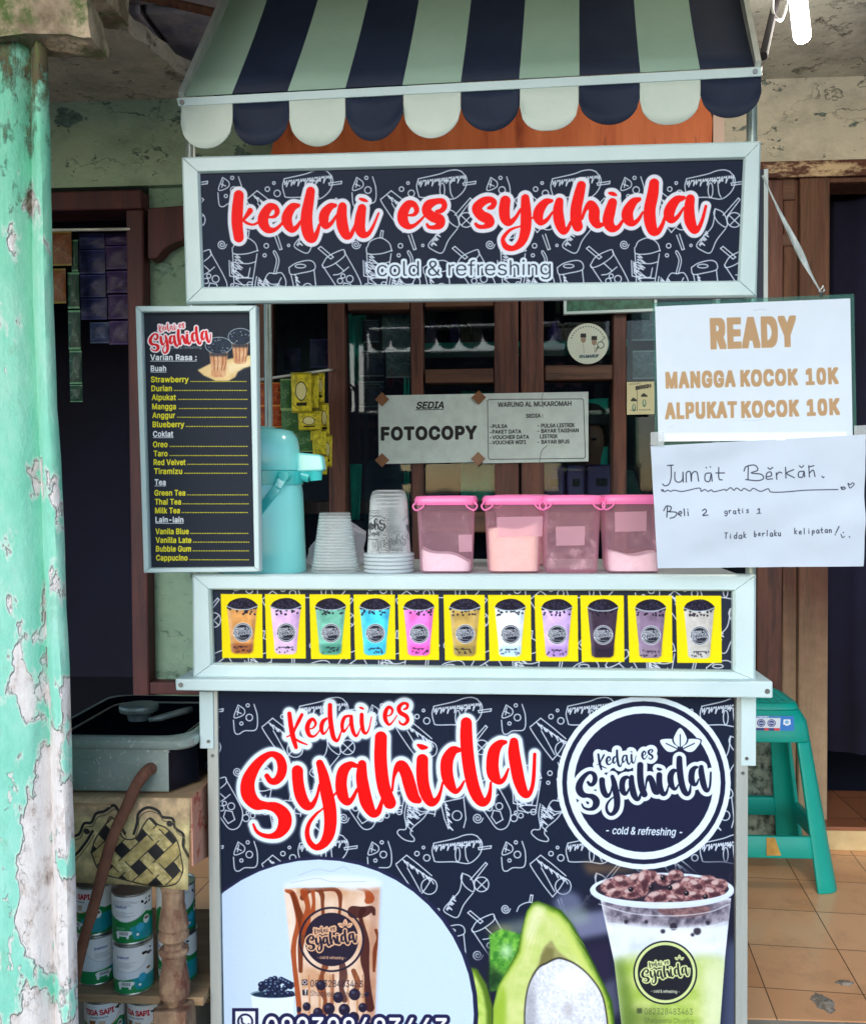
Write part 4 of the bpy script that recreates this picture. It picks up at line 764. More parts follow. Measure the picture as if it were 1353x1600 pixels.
def pillar_mat():
    m, t, b, N, L = nodes('peeling_mint_paint'); tc = N('ShaderNodeTexCoord'); mp = N('ShaderNodeMapping'); mp.inputs['Scale'].default_value = (1, 1, .5); L(tc.outputs['Object'], mp.inputs[0]); v = mp.outputs[0]
    sx = N('ShaderNodeSeparateXYZ'); L(tc.outputs['Object'], sx.inputs[0])
    big = noise(N, L, v, 13, 5, .55); fine = noise(N, L, v, 60, 6, .7)
    hgt = N('ShaderNodeMapRange'); hgt.inputs[1].default_value = .5; hgt.inputs[2].default_value = 1.35; hgt.inputs[3].default_value = .09; hgt.inputs[4].default_value = -.10; rg = N('ShaderNodeMapRange'); rg.inputs[1].default_value = 0; rg.inputs[2].default_value = .05; rg.inputs[3].default_value = .07; rg.inputs[4].default_value = 0; L(math_(N, L, 'ABSOLUTE', sx.outputs[0]), rg.inputs[0]); L(sx.outputs[2], hgt.inputs[0])
    s = math_(N, L, 'ADD', math_(N, L, 'ADD', big, rg.outputs[0]), hgt.outputs[0]); s = math_(N, L, 'ADD', s, math_(N, L, 'MULTIPLY', fine, .07))
    peel = ramp(N, L, s, [(.60, (0, 0, 0)), (.615, (255, 255, 255))]); edge = ramp(N, L, s, [(.575, (0, 0, 0)), (.6, (255, 255, 255))])
    paint = ramp(N, L, noise(N, L, v, 7, 6, .7), [(.3, (116, 202, 176)), (.5, (150, 220, 200)), (.7, (194, 234, 222))])
    fd = N('ShaderNodeMapRange'); fd.inputs[1].default_value = .7; fd.inputs[2].default_value = 1.9; L(sx.outputs[2], fd.inputs[0]); paint = mixc(N, L, math_(N, L, 'MULTIPLY', fd.outputs[0], .45), paint, (84, 190, 128)); dirt = ramp(N, L, noise(N, L, v, 34, 9, .8), [(.56, (0, 0, 0)), (.66, (160, 160, 160))]); paint = mixc(N, L, dirt, paint, (126, 160, 128))
    bare = ramp(N, L, noise(N, L, v, 38, 8, .75), [(.3, (140, 124, 114)), (.4, (200, 188, 182)), (.5, (226, 220, 217)), (.7, (234, 230, 228))])
    chip = ramp(N, L, math_(N, L, 'ADD', noise(N, L, v, 52, 5, .6), math_(N, L, 'MULTIPLY', hgt.outputs[0], .5)), [(.665, (0, 0, 0)), (.68, (255, 255, 255))]); paint = mixc(N, L, chip, paint, (212, 220, 212)); c = mixc(N, L, edge, paint, (206, 226, 214)); c = mixc(N, L, peel, c, bare)
    # moss and soil that has run down from the beam
    mh = N('ShaderNodeMapRange'); mh.inputs[1].default_value = 1.42; mh.inputs[2].default_value = 1.9; mh.inputs[3].default_value = -.24; mh.inputs[4].default_value = .1; L(sx.outputs[2], mh.inputs[0])
    mn = math_(N, L, 'ADD', math_(N, L, 'ADD', noise(N, L, v, 22, 8, .75), mh.outputs[0]), math_(N, L, 'MULTIPLY', rg.outputs[0], 1.6)); mk = ramp(N, L, mn, [(.55, (0, 0, 0)), (.66, (255, 255, 255))])
    moss = ramp(N, L, noise(N, L, v, 70, 8, .8), [(.3, (58, 50, 38)), (.5, (112, 100, 76)), (.62, (96, 112, 58)), (.75, (178, 160, 136))])
    c = mixc(N, L, mk, c, moss); L(c, b.inputs['Base Color']); b.inputs['Roughness'].default_value = .75; b.inputs['Specular IOR Level'].default_value = .25
    h = math_(N, L, 'SUBTRACT', math_(N, L, 'MULTIPLY', noise(N, L, v, 45, 8, .7), .45), math_(N, L, 'ADD', math_(N, L, 'MULTIPLY', peel, .9), math_(N, L, 'MULTIPLY', chip, .4))); h = math_(N, L, 'ADD', h, math_(N, L, 'MULTIPLY', mk, .4))
    bp = N('ShaderNodeBump'); bp.inputs['Strength'].default_value = .8; bp.inputs['Distance'].default_value = .012; L(h, bp.inputs['Height']); L(bp.outputs[0], b.inputs['Normal']); return m
def plaster_mat(name, base, stain, dark, spread=.55, scale=3.2, patch=None):
    m, t, b, N, L = nodes(name); tc = N('ShaderNodeTexCoord'); v = tc.outputs['Object']
    mp = N('ShaderNodeMapping'); mp.inputs['Scale'].default_value = (1, 1, 1.6); L(v, mp.inputs[0]); w = mp.outputs[0]
    a = noise(N, L, w, scale, 8, .68); c = ramp(N, L, a, [(.36, base), (spread, tuple((x + y) // 2 for x, y in zip(base, stain))), (spread + .14, stain)])
    pk = noise(N, L, w, scale * 1.7, 8, .72); pm = ramp(N, L, pk, [(.585, (0, 0, 0)), (.6, (255, 255, 255))])
    c = mixc(N, L, pm, c, ramp(N, L, noise(N, L, w, 40, 6, .7), [(.35, patch or dark), (.65, tuple(min(255, int(x * 1.7)) for x in (patch or dark)))]))
    sp = ramp(N, L, noise(N, L, w, 26, 6, .75), [(.61, (0, 0, 0)), (.66, (220, 220, 220))]); c = mixc(N, L, sp, c, dark); st = ramp(N, L, noise(N, L, w, 1.7, 9, .75), [(.5, (0, 0, 0)), (.62, (170, 170, 170))]); c = mixc(N, L, st, c, tuple(int(x * .5) for x in stain))
    cr = N('ShaderNodeTexVoronoi'); cr.feature = 'DISTANCE_TO_EDGE'; cr.inputs['Scale'].default_value = 3.3; wv = N('ShaderNodeVectorMath'); wv.operation = 'ADD'; nn = N('ShaderNodeTexNoise'); nn.inputs['Scale'].default_value = 6; nn.inputs['Detail'].default_value = 6; L(w, nn.inputs[0]); ms = N('ShaderNodeVectorMath'); ms.operation = 'SCALE'; ms.inputs[3].default_value = .35; L(nn.outputs[1], ms.inputs[0]); L(w, wv.inputs[0]); L(ms.outputs[0], wv.inputs[1]); L(wv.outputs[0], cr.inputs[0]); c = mixc(N, L, math_(N, L, 'MULTIPLY', ramp(N, L, cr.outputs[0], [(.004, (255, 255, 255)), (.012, (0, 0, 0))]), ramp(N, L, noise(N, L, w, 2.3), [(.5, (0, 0, 0)), (.6, (220, 220, 220))])), c, dark)
    L(c, b.inputs['Base Color']); b.inputs['Roughness'].default_value = .9; b.inputs['Specular IOR Level'].default_value = .15
    h = math_(N, L, 'SUBTRACT', math_(N, L, 'MULTIPLY', noise(N, L, w, 18, 9, .7), .5), math_(N, L, 'MULTIPLY', pm, .5)); bp = N('ShaderNodeBump'); bp.inputs['Strength'].default_value = .7; bp.inputs['Distance'].default_value = .012; L(h, bp.inputs['Height']); L(bp.outputs[0], b.inputs['Normal']); return m
def tile_mat(name, c1, c2, grout, size, off=(0, 0, 0), rot=0, stain=(96, 66, 44)):
    m, t, b, N, L = nodes(name); tc = N('ShaderNodeTexCoord'); mp = N('ShaderNodeMapping'); mp.inputs['Location'].default_value = off; mp.inputs['Rotation'].default_value = (0, 0, rot); L(tc.outputs['Object'], mp.inputs[0])
    br = N('ShaderNodeTexBrick'); br.offset = 0; br.squash = 1; L(mp.outputs[0], br.inputs[0]); br.inputs['Scale'].default_value = 1; br.inputs['Brick Width'].default_value = size; br.inputs['Row Height'].default_value = size; br.inputs['Mortar Size'].default_value = .0016; br.inputs['Mortar Smooth'].default_value = .35
    br.inputs['Color1'].default_value = (*lin(c1), 1); br.inputs['Color2'].default_value = (*lin(c2), 1); br.inputs['Mortar'].default_value = (*lin(grout), 1)
    n1 = noise(N, L, tc.outputs['Object'], 9, 8, .7); n2 = noise(N, L, tc.outputs['Object'], 60, 6, .7)
    f = ramp(N, L, n1, [(.5, (0, 0, 0)), (.78, (150, 150, 150))]); c = mixc(N, L, f, br.outputs[0], stain)
    g = ramp(N, L, n2, [(.68, (0, 0, 0)), (.76, (190, 190, 190))]); c = mixc(N, L, g, c, (60, 48, 40)); L(c, b.inputs['Base Color'])
    L(ramp(N, L, n1, [(.3, (80, 80, 80)), (.7, (150, 150, 150))]), b.inputs['Roughness']); b.inputs['Specular IOR Level'].default_value = .35
    bp = N('ShaderNodeBump'); bp.inputs['Strength'].default_value = .5; bp.inputs['Distance'].default_value = .003; bp.invert = True
    L(math_(N, L, 'ADD', br.outputs[1], math_(N, L, 'MULTIPLY', n2, .15)), bp.inputs['Height']); L(bp.outputs[0], b.inputs['Normal']); return m

M = {}
def mats():
    M['frame'] = mat('white_powder_coat', (206, 226, 226), (192, 214, 215), rough=.38, scale=5, spec=.4, c3=(150, 158, 152), s3=55, lo3=.7, hi3=.82, bump=.03, bscale=60)
    M['alu'] = mat('brushed_aluminium', (176, 182, 176), (198, 202, 196), rough=.36, metal=.25, scale=30, stretch=(1, 1, .08))
    M['pole'] = mat('round_alu_tube', (150, 166, 160), (170, 182, 176), rough=.32, metal=.4, scale=20)
    M['screw'] = mat('steel_screw', (150, 152, 150), rough=.3, metal=.9)
    M['cloth_white'] = mat('white_awning_cloth', (216, 226, 216), (192, 208, 196), rough=.75, scale=6, lo=.3, hi=.75, bump=.08, bscale=300, c3=(120, 132, 118), s3=45, lo3=.74, hi3=.82)
    M['cloth_shaded'] = mat('shaded_green_white_cloth', (158, 186, 170), (142, 172, 154), rough=.75, scale=6, lo=.3, hi=.75, bump=.08, bscale=300, c3=(104, 128, 110), s3=45, lo3=.74, hi3=.82); M['cloth_dark'] = mat('navy_awning_cloth', (20, 30, 54), (30, 42, 66), rough=.7, scale=7, bump=.08, bscale=300, c3=(66, 78, 92), s3=30, lo3=.7, hi3=.85)  # awning top: white stripe cloth, greener, with its shade darkened into the colour
    M['navy'] = mat('navy_board', (30, 38, 58), rough=.5)
    M['counter'] = mat('laminate_counter', (206, 214, 214), (190, 200, 200), rough=.35, scale=8)
    M['wood'] = mat('old_brown_timber', (74, 40, 34), (108, 66, 50), rough=.55, scale=5, stretch=(6, 6, .5), bump=.3, bscale=12, c3=(46, 28, 26), s3=9, lo3=.5, hi3=.7)
    M['woodh'] = mat('old_brown_rail_timber', (70, 44, 34), (106, 72, 52), rough=.55, scale=5, stretch=(.5, 6, 6), bump=.3, bscale=12, c3=(40, 26, 26), s3=9, lo3=.55, hi3=.7)
    M['weathered'] = mat('weathered_jamb_timber', (84, 52, 42), (114, 80, 60), rough=.8, scale=7, stretch=(7, 7, .4), bump=.6, bscale=14, c3=(74, 54, 42), s3=14, lo3=.5, hi3=.66)
    M['lintel'] = mat('worn_painted_lintel', (96, 58, 44), (70, 40, 34), rough=.8, scale=12, stretch=(.8, 2, 2), bump=.4, c3=(196, 172, 136), s3=11, lo3=.5, hi3=.6); M['darkwood'] = mat('dark_red_timber', (58, 28, 34), (84, 42, 42), rough=.6, scale=5, stretch=(5, 5, .6), bump=.25)
    M['glass'] = glass_mat()
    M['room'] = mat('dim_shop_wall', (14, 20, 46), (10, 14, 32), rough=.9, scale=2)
    M['plaster'] = plaster_mat('cream_wall_plaster', (218, 211, 190), (190, 186, 166), (72, 76, 70), patch=(84, 94, 90)); M['plaster_left'] = plaster_mat('green_cream_wall_plaster', (172, 196, 170), (140, 166, 146), (60, 70, 66), patch=(74, 92, 86))
    M['plaster_green'] = plaster_mat('pale_green_panel', (138, 168, 148), (120, 150, 132), (88, 112, 100), scale=4)
    M['ceil'] = plaster_mat('stained_ceiling_plaster', (204, 202, 188), (152, 156, 148), (70, 74, 72), scale=5.5, patch=(104, 104, 96))
    M['mossy'] = mat('mossy_wall_base', (112, 128, 116), (150, 158, 142), rough=.95, scale=16, bump=.8, bscale=40, c3=(46, 60, 54), s3=24, lo3=.46, hi3=.6)
    M['concrete'] = mat('weathered_concrete', (126, 108, 88), (196, 176, 150), rough=.95, scale=15, bump=1, bscale=34, lo=.38, hi=.62, c3=(92, 112, 62), s3=10, lo3=.5, hi3=.6)
    M['rock'] = mat('dark_roof_brick', (120, 126, 150), (160, 160, 172), rough=.95, scale=9, bump=1, bscale=14)
    M['roof'] = mat('roof_underside', (40, 38, 44), (58, 52, 54), rough=.9, scale=4)
    M['ground'] = mat('grey_cement_ground', (96, 94, 88), (122, 118, 108), rough=.95, scale=3, bump=.5, bscale=30, c3=(66, 66, 60), s3=9)
    M['terrace'] = tile_mat('terracotta_floor_tile', (242, 188, 140), (226, 162, 112), (120, 86, 58), .2, off=(.055, .05, 0), rot=.08)
    M['step'] = tile_mat('red_brown_step_tile', (150, 96, 66), (136, 84, 58), (80, 56, 44), .2, off=(.1, .02, 0))
    M['cream_paint'] = mat('cream_step_paint', (214, 190, 140), (190, 164, 118), rough=.8, scale=10, c3=(150, 128, 96), s3=30)
    M['ply'] = mat('orange_plywood', (226, 128, 78), (196, 98, 56), rough=.5, scale=3, stretch=(5, 5, .7), detail=8, c3=(140, 62, 40), s3=3.2, lo3=.58, hi3=.7)
    M['pink_trim'] = mat('pale_pink_trim', (216, 190, 176), rough=.6)
    M['mint_plastic'] = mat('pale_mint_plastic', (150, 246, 240), rough=.2, spec=.5, coat=.3, sub=.1); M['mint_deep'] = mat('bright_aqua_plastic', (78, 216, 212), rough=.22, spec=.5, coat=.3)
    M['cup'] = sheer('frosted_cup_plastic', (246, 252, 252), .2, rough=.12, edge=.3, rings=52, glow=.4); M['clear'] = sheer('clear_cup_plastic', (246, 252, 252), .04, rough=.04, edge=.42)
    M['bag'] = sheer('thin_plastic_bag', (240, 240, 250), .34, rough=.15, edge=.4, glow=.5); M['tub'] = sheer('pink_tub_plastic', (255, 214, 228), .15, rough=.15, edge=.3, tint=(255, 250, 252), glow=.6)
    M['pink'] = mat('pink_lid_plastic', (246, 124, 182), rough=.3, spec=.5, sub=.1); M['pink_label'] = sheer('pink_label_paper', (250, 190, 208), .38, rough=.6, edge=.0)
    M['white_powder'] = mat('white_powder_mix', (250, 249, 249), (242, 240, 240), rough=.95, scale=40, bump=.4); M['cream_powder'] = mat('cream_powder_mix', (250, 232, 212), (244, 224, 202), rough=.95, scale=40, bump=.4)
    M['acrylic'] = sheer('acrylic_sheet', (110, 170, 160), .12, rough=.05, edge=.6, tint=(225, 245, 238)); M['tape'] = sheer('clear_tape', (226, 232, 232), .3, rough=.2, edge=.2)
    M['brown_tape'] = mat('brown_packing_tape', (128, 82, 44), (108, 66, 36), rough=.35, scale=20)
    M['strap'] = mat('white_woven_strap', (196, 206, 204), (150, 160, 160), rough=.8, scale=60, stretch=(1, 1, .3), bump=.3)
    M['stool'] = mat('teal_stool_plastic', (0, 160, 142), (0, 148, 134), rough=.4, scale=5, spec=.45, c3=(40, 120, 108), s3=40, lo3=.72, hi3=.85)
    M['steel'] = mat('dusty_steel', (140, 158, 150), (170, 184, 176), rough=.3, metal=.35, scale=9, bump=.1, c3=(208, 214, 206), s3=110, lo3=.58, hi3=.66); M['black'] = mat('black_enamel', (18, 20, 28), (26, 28, 38), rough=.35, spec=.12, scale=30, c3=(120, 126, 128), s3=90, lo3=.7, hi3=.78)
    M['pan'] = mat('sooty_black_pan', (9, 10, 16), (16, 18, 26), rough=.95, spec=.0, scale=20); M['burner'] = mat('burner_cast', (120, 134, 130), (150, 160, 154), rough=.5, metal=.5, scale=40); M['hose'] = mat('dusty_rubber_hose', (104, 66, 52), (132, 88, 66), rough=.85, scale=20, bump=.3, c3=(70, 44, 38), s3=14)
    M['card'] = mat('brown_cardboard', (200, 168, 128), (182, 148, 108), rough=.9, scale=8, bump=.2, c3=(140, 110, 84), s3=20, lo3=.6); M['card_pink'] = mat('printed_pink_cardboard', (214, 160, 136), (196, 142, 116), rough=.8, scale=8, c3=(176, 84, 66), s3=26, lo3=.56, hi3=.6)
    M['tablewood'] = mat('grey_brown_turned_wood', (128, 98, 78), (176, 146, 116), rough=.85, scale=30, stretch=(1, 1, .6), bump=.8, bscale=60, c3=(104, 54, 44), s3=16, lo3=.47, hi3=.64); M['shelf'] = mat('raw_shelf_timber', (176, 146, 110), (150, 120, 88), rough=.85, scale=6, stretch=(.6, 5, 5), bump=.3, c3=(116, 88, 66), s3=9)
    M['tin'] = mat('tin_rim', (190, 192, 188), rough=.3, metal=.9); M['teal_cloth'] = mat('teal_curtain_cloth', (54, 190, 162), (40, 150, 138), rough=.8, scale=8); M['purple'] = mat('dark_purple_plastic', (60, 40, 110), (50, 34, 92), rough=.4, scale=6)
    M['skin'] = mat('brown_skin', (110, 74, 58), rough=.6); M['hair'] = mat('black_hair', (20, 18, 20), rough=.5); M['shirt'] = mat('dark_green_shirt', (24, 66, 60), rough=.9); M['grey'] = mat('grey_item', (110, 120, 120), (80, 90, 92), rough=.6, scale=10)
    m, t, b, N, L = nodes('lit_lamp_glass'); b.inputs['Emission Color'].default_value = (1, .97, .98, 1); b.inputs['Emission Strength'].default_value = 4; b.inputs['Base Color'].default_value = (.9, .9, .9, 1); M['lamp'] = m
    M['lampcap'] = mat('white_lamp_cap', (220, 220, 215), rough=.4)
mats()
def bleach(m, z0, z1, col):                            # timber worn pale near the ground
    t = m.node_tree; N, L = t.nodes.new, t.links.new; b = t.nodes['Principled BSDF']; src = b.inputs['Base Color'].links[0].from_socket; tc = N('ShaderNodeTexCoord'); sx = N('ShaderNodeSeparateXYZ'); L(tc.outputs['Object'], sx.inputs[0])
    mr = N('ShaderNodeMapRange'); mr.inputs[1].default_value = z0; mr.inputs[2].default_value = z1; mr.inputs[3].default_value = .75; mr.inputs[4].default_value = 0; L(math_(N, L, 'ADD', sx.outputs[2], math_(N, L, 'MULTIPLY', noise(N, L, tc.outputs['Object'], 9), .3)), mr.inputs[0]); L(mixc(N, L, math_(N, L, 'MULTIPLY', mr.outputs[0], math_(N, L, 'ADD', noise(N, L, tc.outputs['Object'], 30, 8, .7), .45)), src, col), b.inputs['Base Color'])
bleach(M['weathered'], .55, 1.05, (176, 152, 120))
PT = [0]
def printed(key, **k): return img_mat('printed_' + key, ARTS[key].image(key), **k)
def quadbar(mb, plane, o, i, f, bk):                 # four mitred frame bars between an outer and an inner outline
    O, I = plane.loc(o), plane.loc(i)
    for k in range(4):
        a, b = O[k], O[(k + 1) % 4]; c, d = I[(k + 1) % 4], I[k]; g = .0004
        u = (b - a) / np.linalg.norm(b - a); a = a + u * g; b = b - u * g; d = d + u * g; c = c - u * g
        mid = lambda p, q, t: p * (1 - t) + q * t
        F = [plane.at(a, f * .55), plane.at(mid(a, d, .12), f), plane.at(mid(a, d, .9), f), plane.at(d, f * .45), plane.at(d, bk), plane.at(a, bk)]
        G = [plane.at(b, f * .55), plane.at(mid(b, c, .12), f), plane.at(mid(b, c, .9), f), plane.at(c, f * .45), plane.at(c, bk), plane.at(b, bk)]
        mb.add(F + G, [(j, (j + 1) % 6, (j + 1) % 6 + 6, j + 6) for j in range(6)] + [(5, 4, 3, 2, 1, 0), (6, 7, 8, 9, 10, 11)])
    return mb
def pxbox(x0, y0, x1, y1, Y0, Y1):                   # an upright box whose front outline measures from the photo at depth Y0
    a, b = P(x0, y0, Y0), P(x1, y1, Y0); return (a.x, Y0, a.z), (b.x, Y1, b.z)
WY = 1.2
# ------------------------------------------------------------------ ground
ZT = .10
def ground():
    mb = MB(); mb.add([(-300, -300, 0), (300, -300, 0), (300, 300, 0), (-300, 300, 0)], [(0, 1, 2, 3)]); tagp(mb.build('ground', M['ground']), kind='structure')
    mb = MB(); mb.box((-3.2, .18, .002), (3.2, WY + .05, ZT)); mb.mi[2] = 1; tagp(mb.build('terrace_floor', [M['terrace'], M['ground']], bevel=.004), kind='structure')
ground()
# ------------------------------------------------------------------ the house behind
CZ = P(1250, 122, WY).z                                # ceiling height
def house():
    H = thing('village_shop_house', 'old cream plastered shop house with brown timber windows and doors behind the drink cart', 'house', V(0, WY, 0))
    zl = P(150, 304, WY).z; xL0, xL1 = P(206, 600, WY).x, P(232, 600, WY).x; xj0, xj1 = P(1243, 600, WY).x, P(1289, 600, WY).x
    xp = P(318, 600, WY).x; zs = P(900, 1090, WY).z; zr = P(1240, 262, WY).z
    xm = P(560, 200, WY).x; mb = MB(); mb.box((-3.4, WY, max(zl, zr)), (xm, WY + .14, CZ)); mb.build('wall', M['plaster_left'], H); mb = MB(); mb.box((xm, WY, zr), (3.4, WY + .14, CZ + .001)); mb.build('wall', M['plaster'], H)
    mb = MB(); mb.box((xp - .2, WY, 0), (xj0, WY + .14, zs - .03)); mb.build('wall_base', M['mossy'], H)
    mb = MB(); mb.box((xL1, WY + .03, ZT), (xp + .1, WY + .10, max(zl, zr))); mb.build('side_panel', M['plaster_green'], H)
    # ceiling, broken open on the left; timber and bricks show through
    jag = [PZ(x, y, CZ) for x, y in ((150, -20), (182, 34), (198, 45), (210, 60), (228, 68), (243, 84), (262, 96), (276, 112), (290, 118), (318, 130))]
    poly = [V(-3.4, -1.3, CZ)] + [V(jag[0].x - .12, -1.3, CZ)] + [V(j.x, min(j.y, WY - .01), CZ) for j in jag] + [V(jag[-1].x, WY, CZ), V(-3.4, WY, CZ)]
    mb = MB(); n = len(poly); mb.add(poly + [p + V(0, 0, .05) for p in poly], [tuple(range(n)), tuple(n + i for i in reversed(range(n)))] + [(i, i + n, (i + 1) % n + n, (i + 1) % n) for i in range(n)])
    x1 = P(640, 60, WY).x; mb.box((x1, -1.3, CZ), (3.4, WY, CZ + .05)); mb.build('ceiling', M['ceil'], H)
    mb = MB(); r = random.Random(5); x0 = jag[0].x - .5
    for j in range(5):
        for i in range(9):
            a = x0 + i * .2 + (j % 2) * .1; b = .25 + j * .2; d = r.uniform(-.012, .012); mb.box((a, b, CZ + .1 + d), (a + .188, b + .188, CZ + .17 + d))
    mb.box((x0, .25, CZ + .155), (x0 + 1.9, 1.25, CZ + .19)); mb.build('roof_bricks', M['rock'], H, bevel=.01)
    mb = MB(); mb.tube([PZ(215, -8, CZ + .04), PZ(345, 22, CZ + .03)], .012, 8); mb.build('roof_lath', M['weathered'], H)
    mb = MB(); mb.box((-3.6, -1.4, CZ + .2), (3.6, 4.2, CZ + .3)); mb.build('roof', M['roof'], H)
    mb = MB(); mb.box((-3.5, -1.4, CZ - .06), (3.5, -1.32, CZ + .2)); mb.build('fascia_board', M['darkwood'], H)
    # dim room inside
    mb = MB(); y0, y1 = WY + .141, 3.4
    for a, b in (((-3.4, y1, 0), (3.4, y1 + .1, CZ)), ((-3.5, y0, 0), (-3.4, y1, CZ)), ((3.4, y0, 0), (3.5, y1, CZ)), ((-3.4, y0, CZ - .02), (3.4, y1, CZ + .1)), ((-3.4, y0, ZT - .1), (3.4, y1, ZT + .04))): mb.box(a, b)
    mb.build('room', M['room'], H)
    # left doorway
    d = MB(); z1 = P(150, 332, WY).z; d.box((-3.0, WY - .03, z1), (xL1 - .002, WY + .1, zl + .004)); d.box((xL0, WY - .028, ZT), (xL1, WY + .1, z1 - .001))
    df = d.build('door_frame', M['darkwood'], H, bevel=.006)
    # carved corner bracket over the green panel
    q = [(231, 325), (318, 318), (318, 368), (300, 371), (276, 378), (258, 388), (246, 402), (238, 405), (231, 404)]
    mb = MB(); F = [P(x, y, WY - .026) for x, y in q]; n = len(F); mb.add(F + [p + V(0, .06, 0) for p in F], [tuple(range(n)), tuple(n + i for i in reversed(range(n)))] + [(i, i + n, (i + 1) % n + n, (i + 1) % n) for i in range(n)]); mb.build('corner_bracket', M['darkwood'], H, bevel=.004)
    mb = MB(); mb.box(*pxbox(233, 1066, 318, 1086, WY - .02, WY + .05)); mb.build('panel_sill', M['darkwood'], H, bevel=.004)
    # right doorway: jamb, panelled board beside it and the raised step
    mb = MB(); mb.box((xj0, WY - .035, ZT + .001), (xj1, WY + .1, zr)); mb.box((P(1220, 600, WY).x, WY - .02, ZT + .001), (xj0 - .001, WY + .09, zr)); mb.box((xj1 + .001, WY - .03, P(1300, 290, WY).z), (3.2, WY + .1, zr - .002))
    dfr = mb.build('door_frame', M['weathered'], H, bevel=.005)
    mb = MB(); mb.box((P(1180, 262, WY).x, WY - .052, P(1240, 285, WY).z), (3.2, WY - .036, zr + .004)); mb.build('lintel', M['lintel'], dfr, bevel=.003)
    sy = PZ(1330, 1330, ZT).y; sz = P(1330, 1296, sy).z; xs = P(1283, 1310, sy).x
    mb = MB(); mb.box((xs, sy, ZT), (3.2, WY + .14, sz - .004)); mb.build('door_step', M['cream_paint'], H, bevel=.004)
    mb = MB(); mb.box((xs - .002, sy - .004, sz - .003), (3.2, WY + .25, sz + .008)); mb.build('step_tiles', M['step'], H, bevel=.003)
    # window wall: stiles and rails, then the panes
    w = lambda f, a, b, t, u, Y=WY - .03, Y2=WY + .06: f.box(*pxbox(a, t, b, u, Y, Y2))
    top, bot = 281, 1088
    f = MB(); w(f, 398, 1243, 300, 312, WY - .028); wf = f.build('window', M['woodh'], H, bevel=.004)
    each('stile', M['wood'], wf, [lambda f, q=q: w(f, q[0], q[1], top, bot, WY - .03 - q[2]) for q in ((398, 428, 0), (510, 543, .004), (640, 664, 0), (771, 812, .002), (812.5, 851, .006), (957, 979, 0), (1184, 1221, .003))], bevel=.004)
    each('rail', M['woodh'], wf, [lambda f, q=q: w(f, *q, WY - .026) for q in ((428, 510, 1060, 1088), (543, 640, 1060, 1088), (664, 771, 577, 598), (851, 957, 571, 593), (664, 771, 800, 832), (979, 1184, 860, 885), (851, 957, 800, 830), (664, 771, 470, 478), (543, 640, 470, 484), (1221, 1243, 365, 384), (851, 957, 1060, 1088), (664, 771, 1060, 1088))], bevel=.004)
    each('carved_panel', M['wood'], wf, [lambda f: w(f, 1222, 1242, 288, 364, WY - .012), lambda f: w(f, 1222, 1242, 384, 452, WY - .006)], bevel=.006)
    f = MB(); w(f, 360, 1243, 1088, 1104, WY - .07, WY + .1); f.build('sill', M['weathered'], wf, bevel=.006)
    for a, b in ((428, 510), (543, 640), (664, 771), (851, 957), (979, 1184)):
        g = MB(); g.box(*pxbox(a - 4, top, b + 4, bot - 4, WY + .018, WY + .022)); g.build('pane', M['glass'], wf)
    # orange plywood over the window head, pale strip at its end
    b = thing('plywood_board', 'orange stained plywood board above the window behind the awning flaps', 'board', P(760, 200, WY - .05))
    q = [(424, 236), (436, 192), (452, 150), (1100, 150), (1113, 186), (1110, 262), (424, 262)]
    mb = MB(); F = [P(x, y, WY - .06) for x, y in q]; n = len(F); mb.add(F + [p + V(0, .02, 0) for p in F], [tuple(range(n)), tuple(n + i for i in reversed(range(n)))] + [(i, i + n, (i + 1) % n + n, (i + 1) % n) for i in range(n)]); mb.build('panel', M['ply'], b)
    mb = MB(); mb.box(*pxbox(1114, 150, 1131, 262, WY - .062, WY - .036)); mb.build('edge_strip', M['pink_trim'], b)
house()

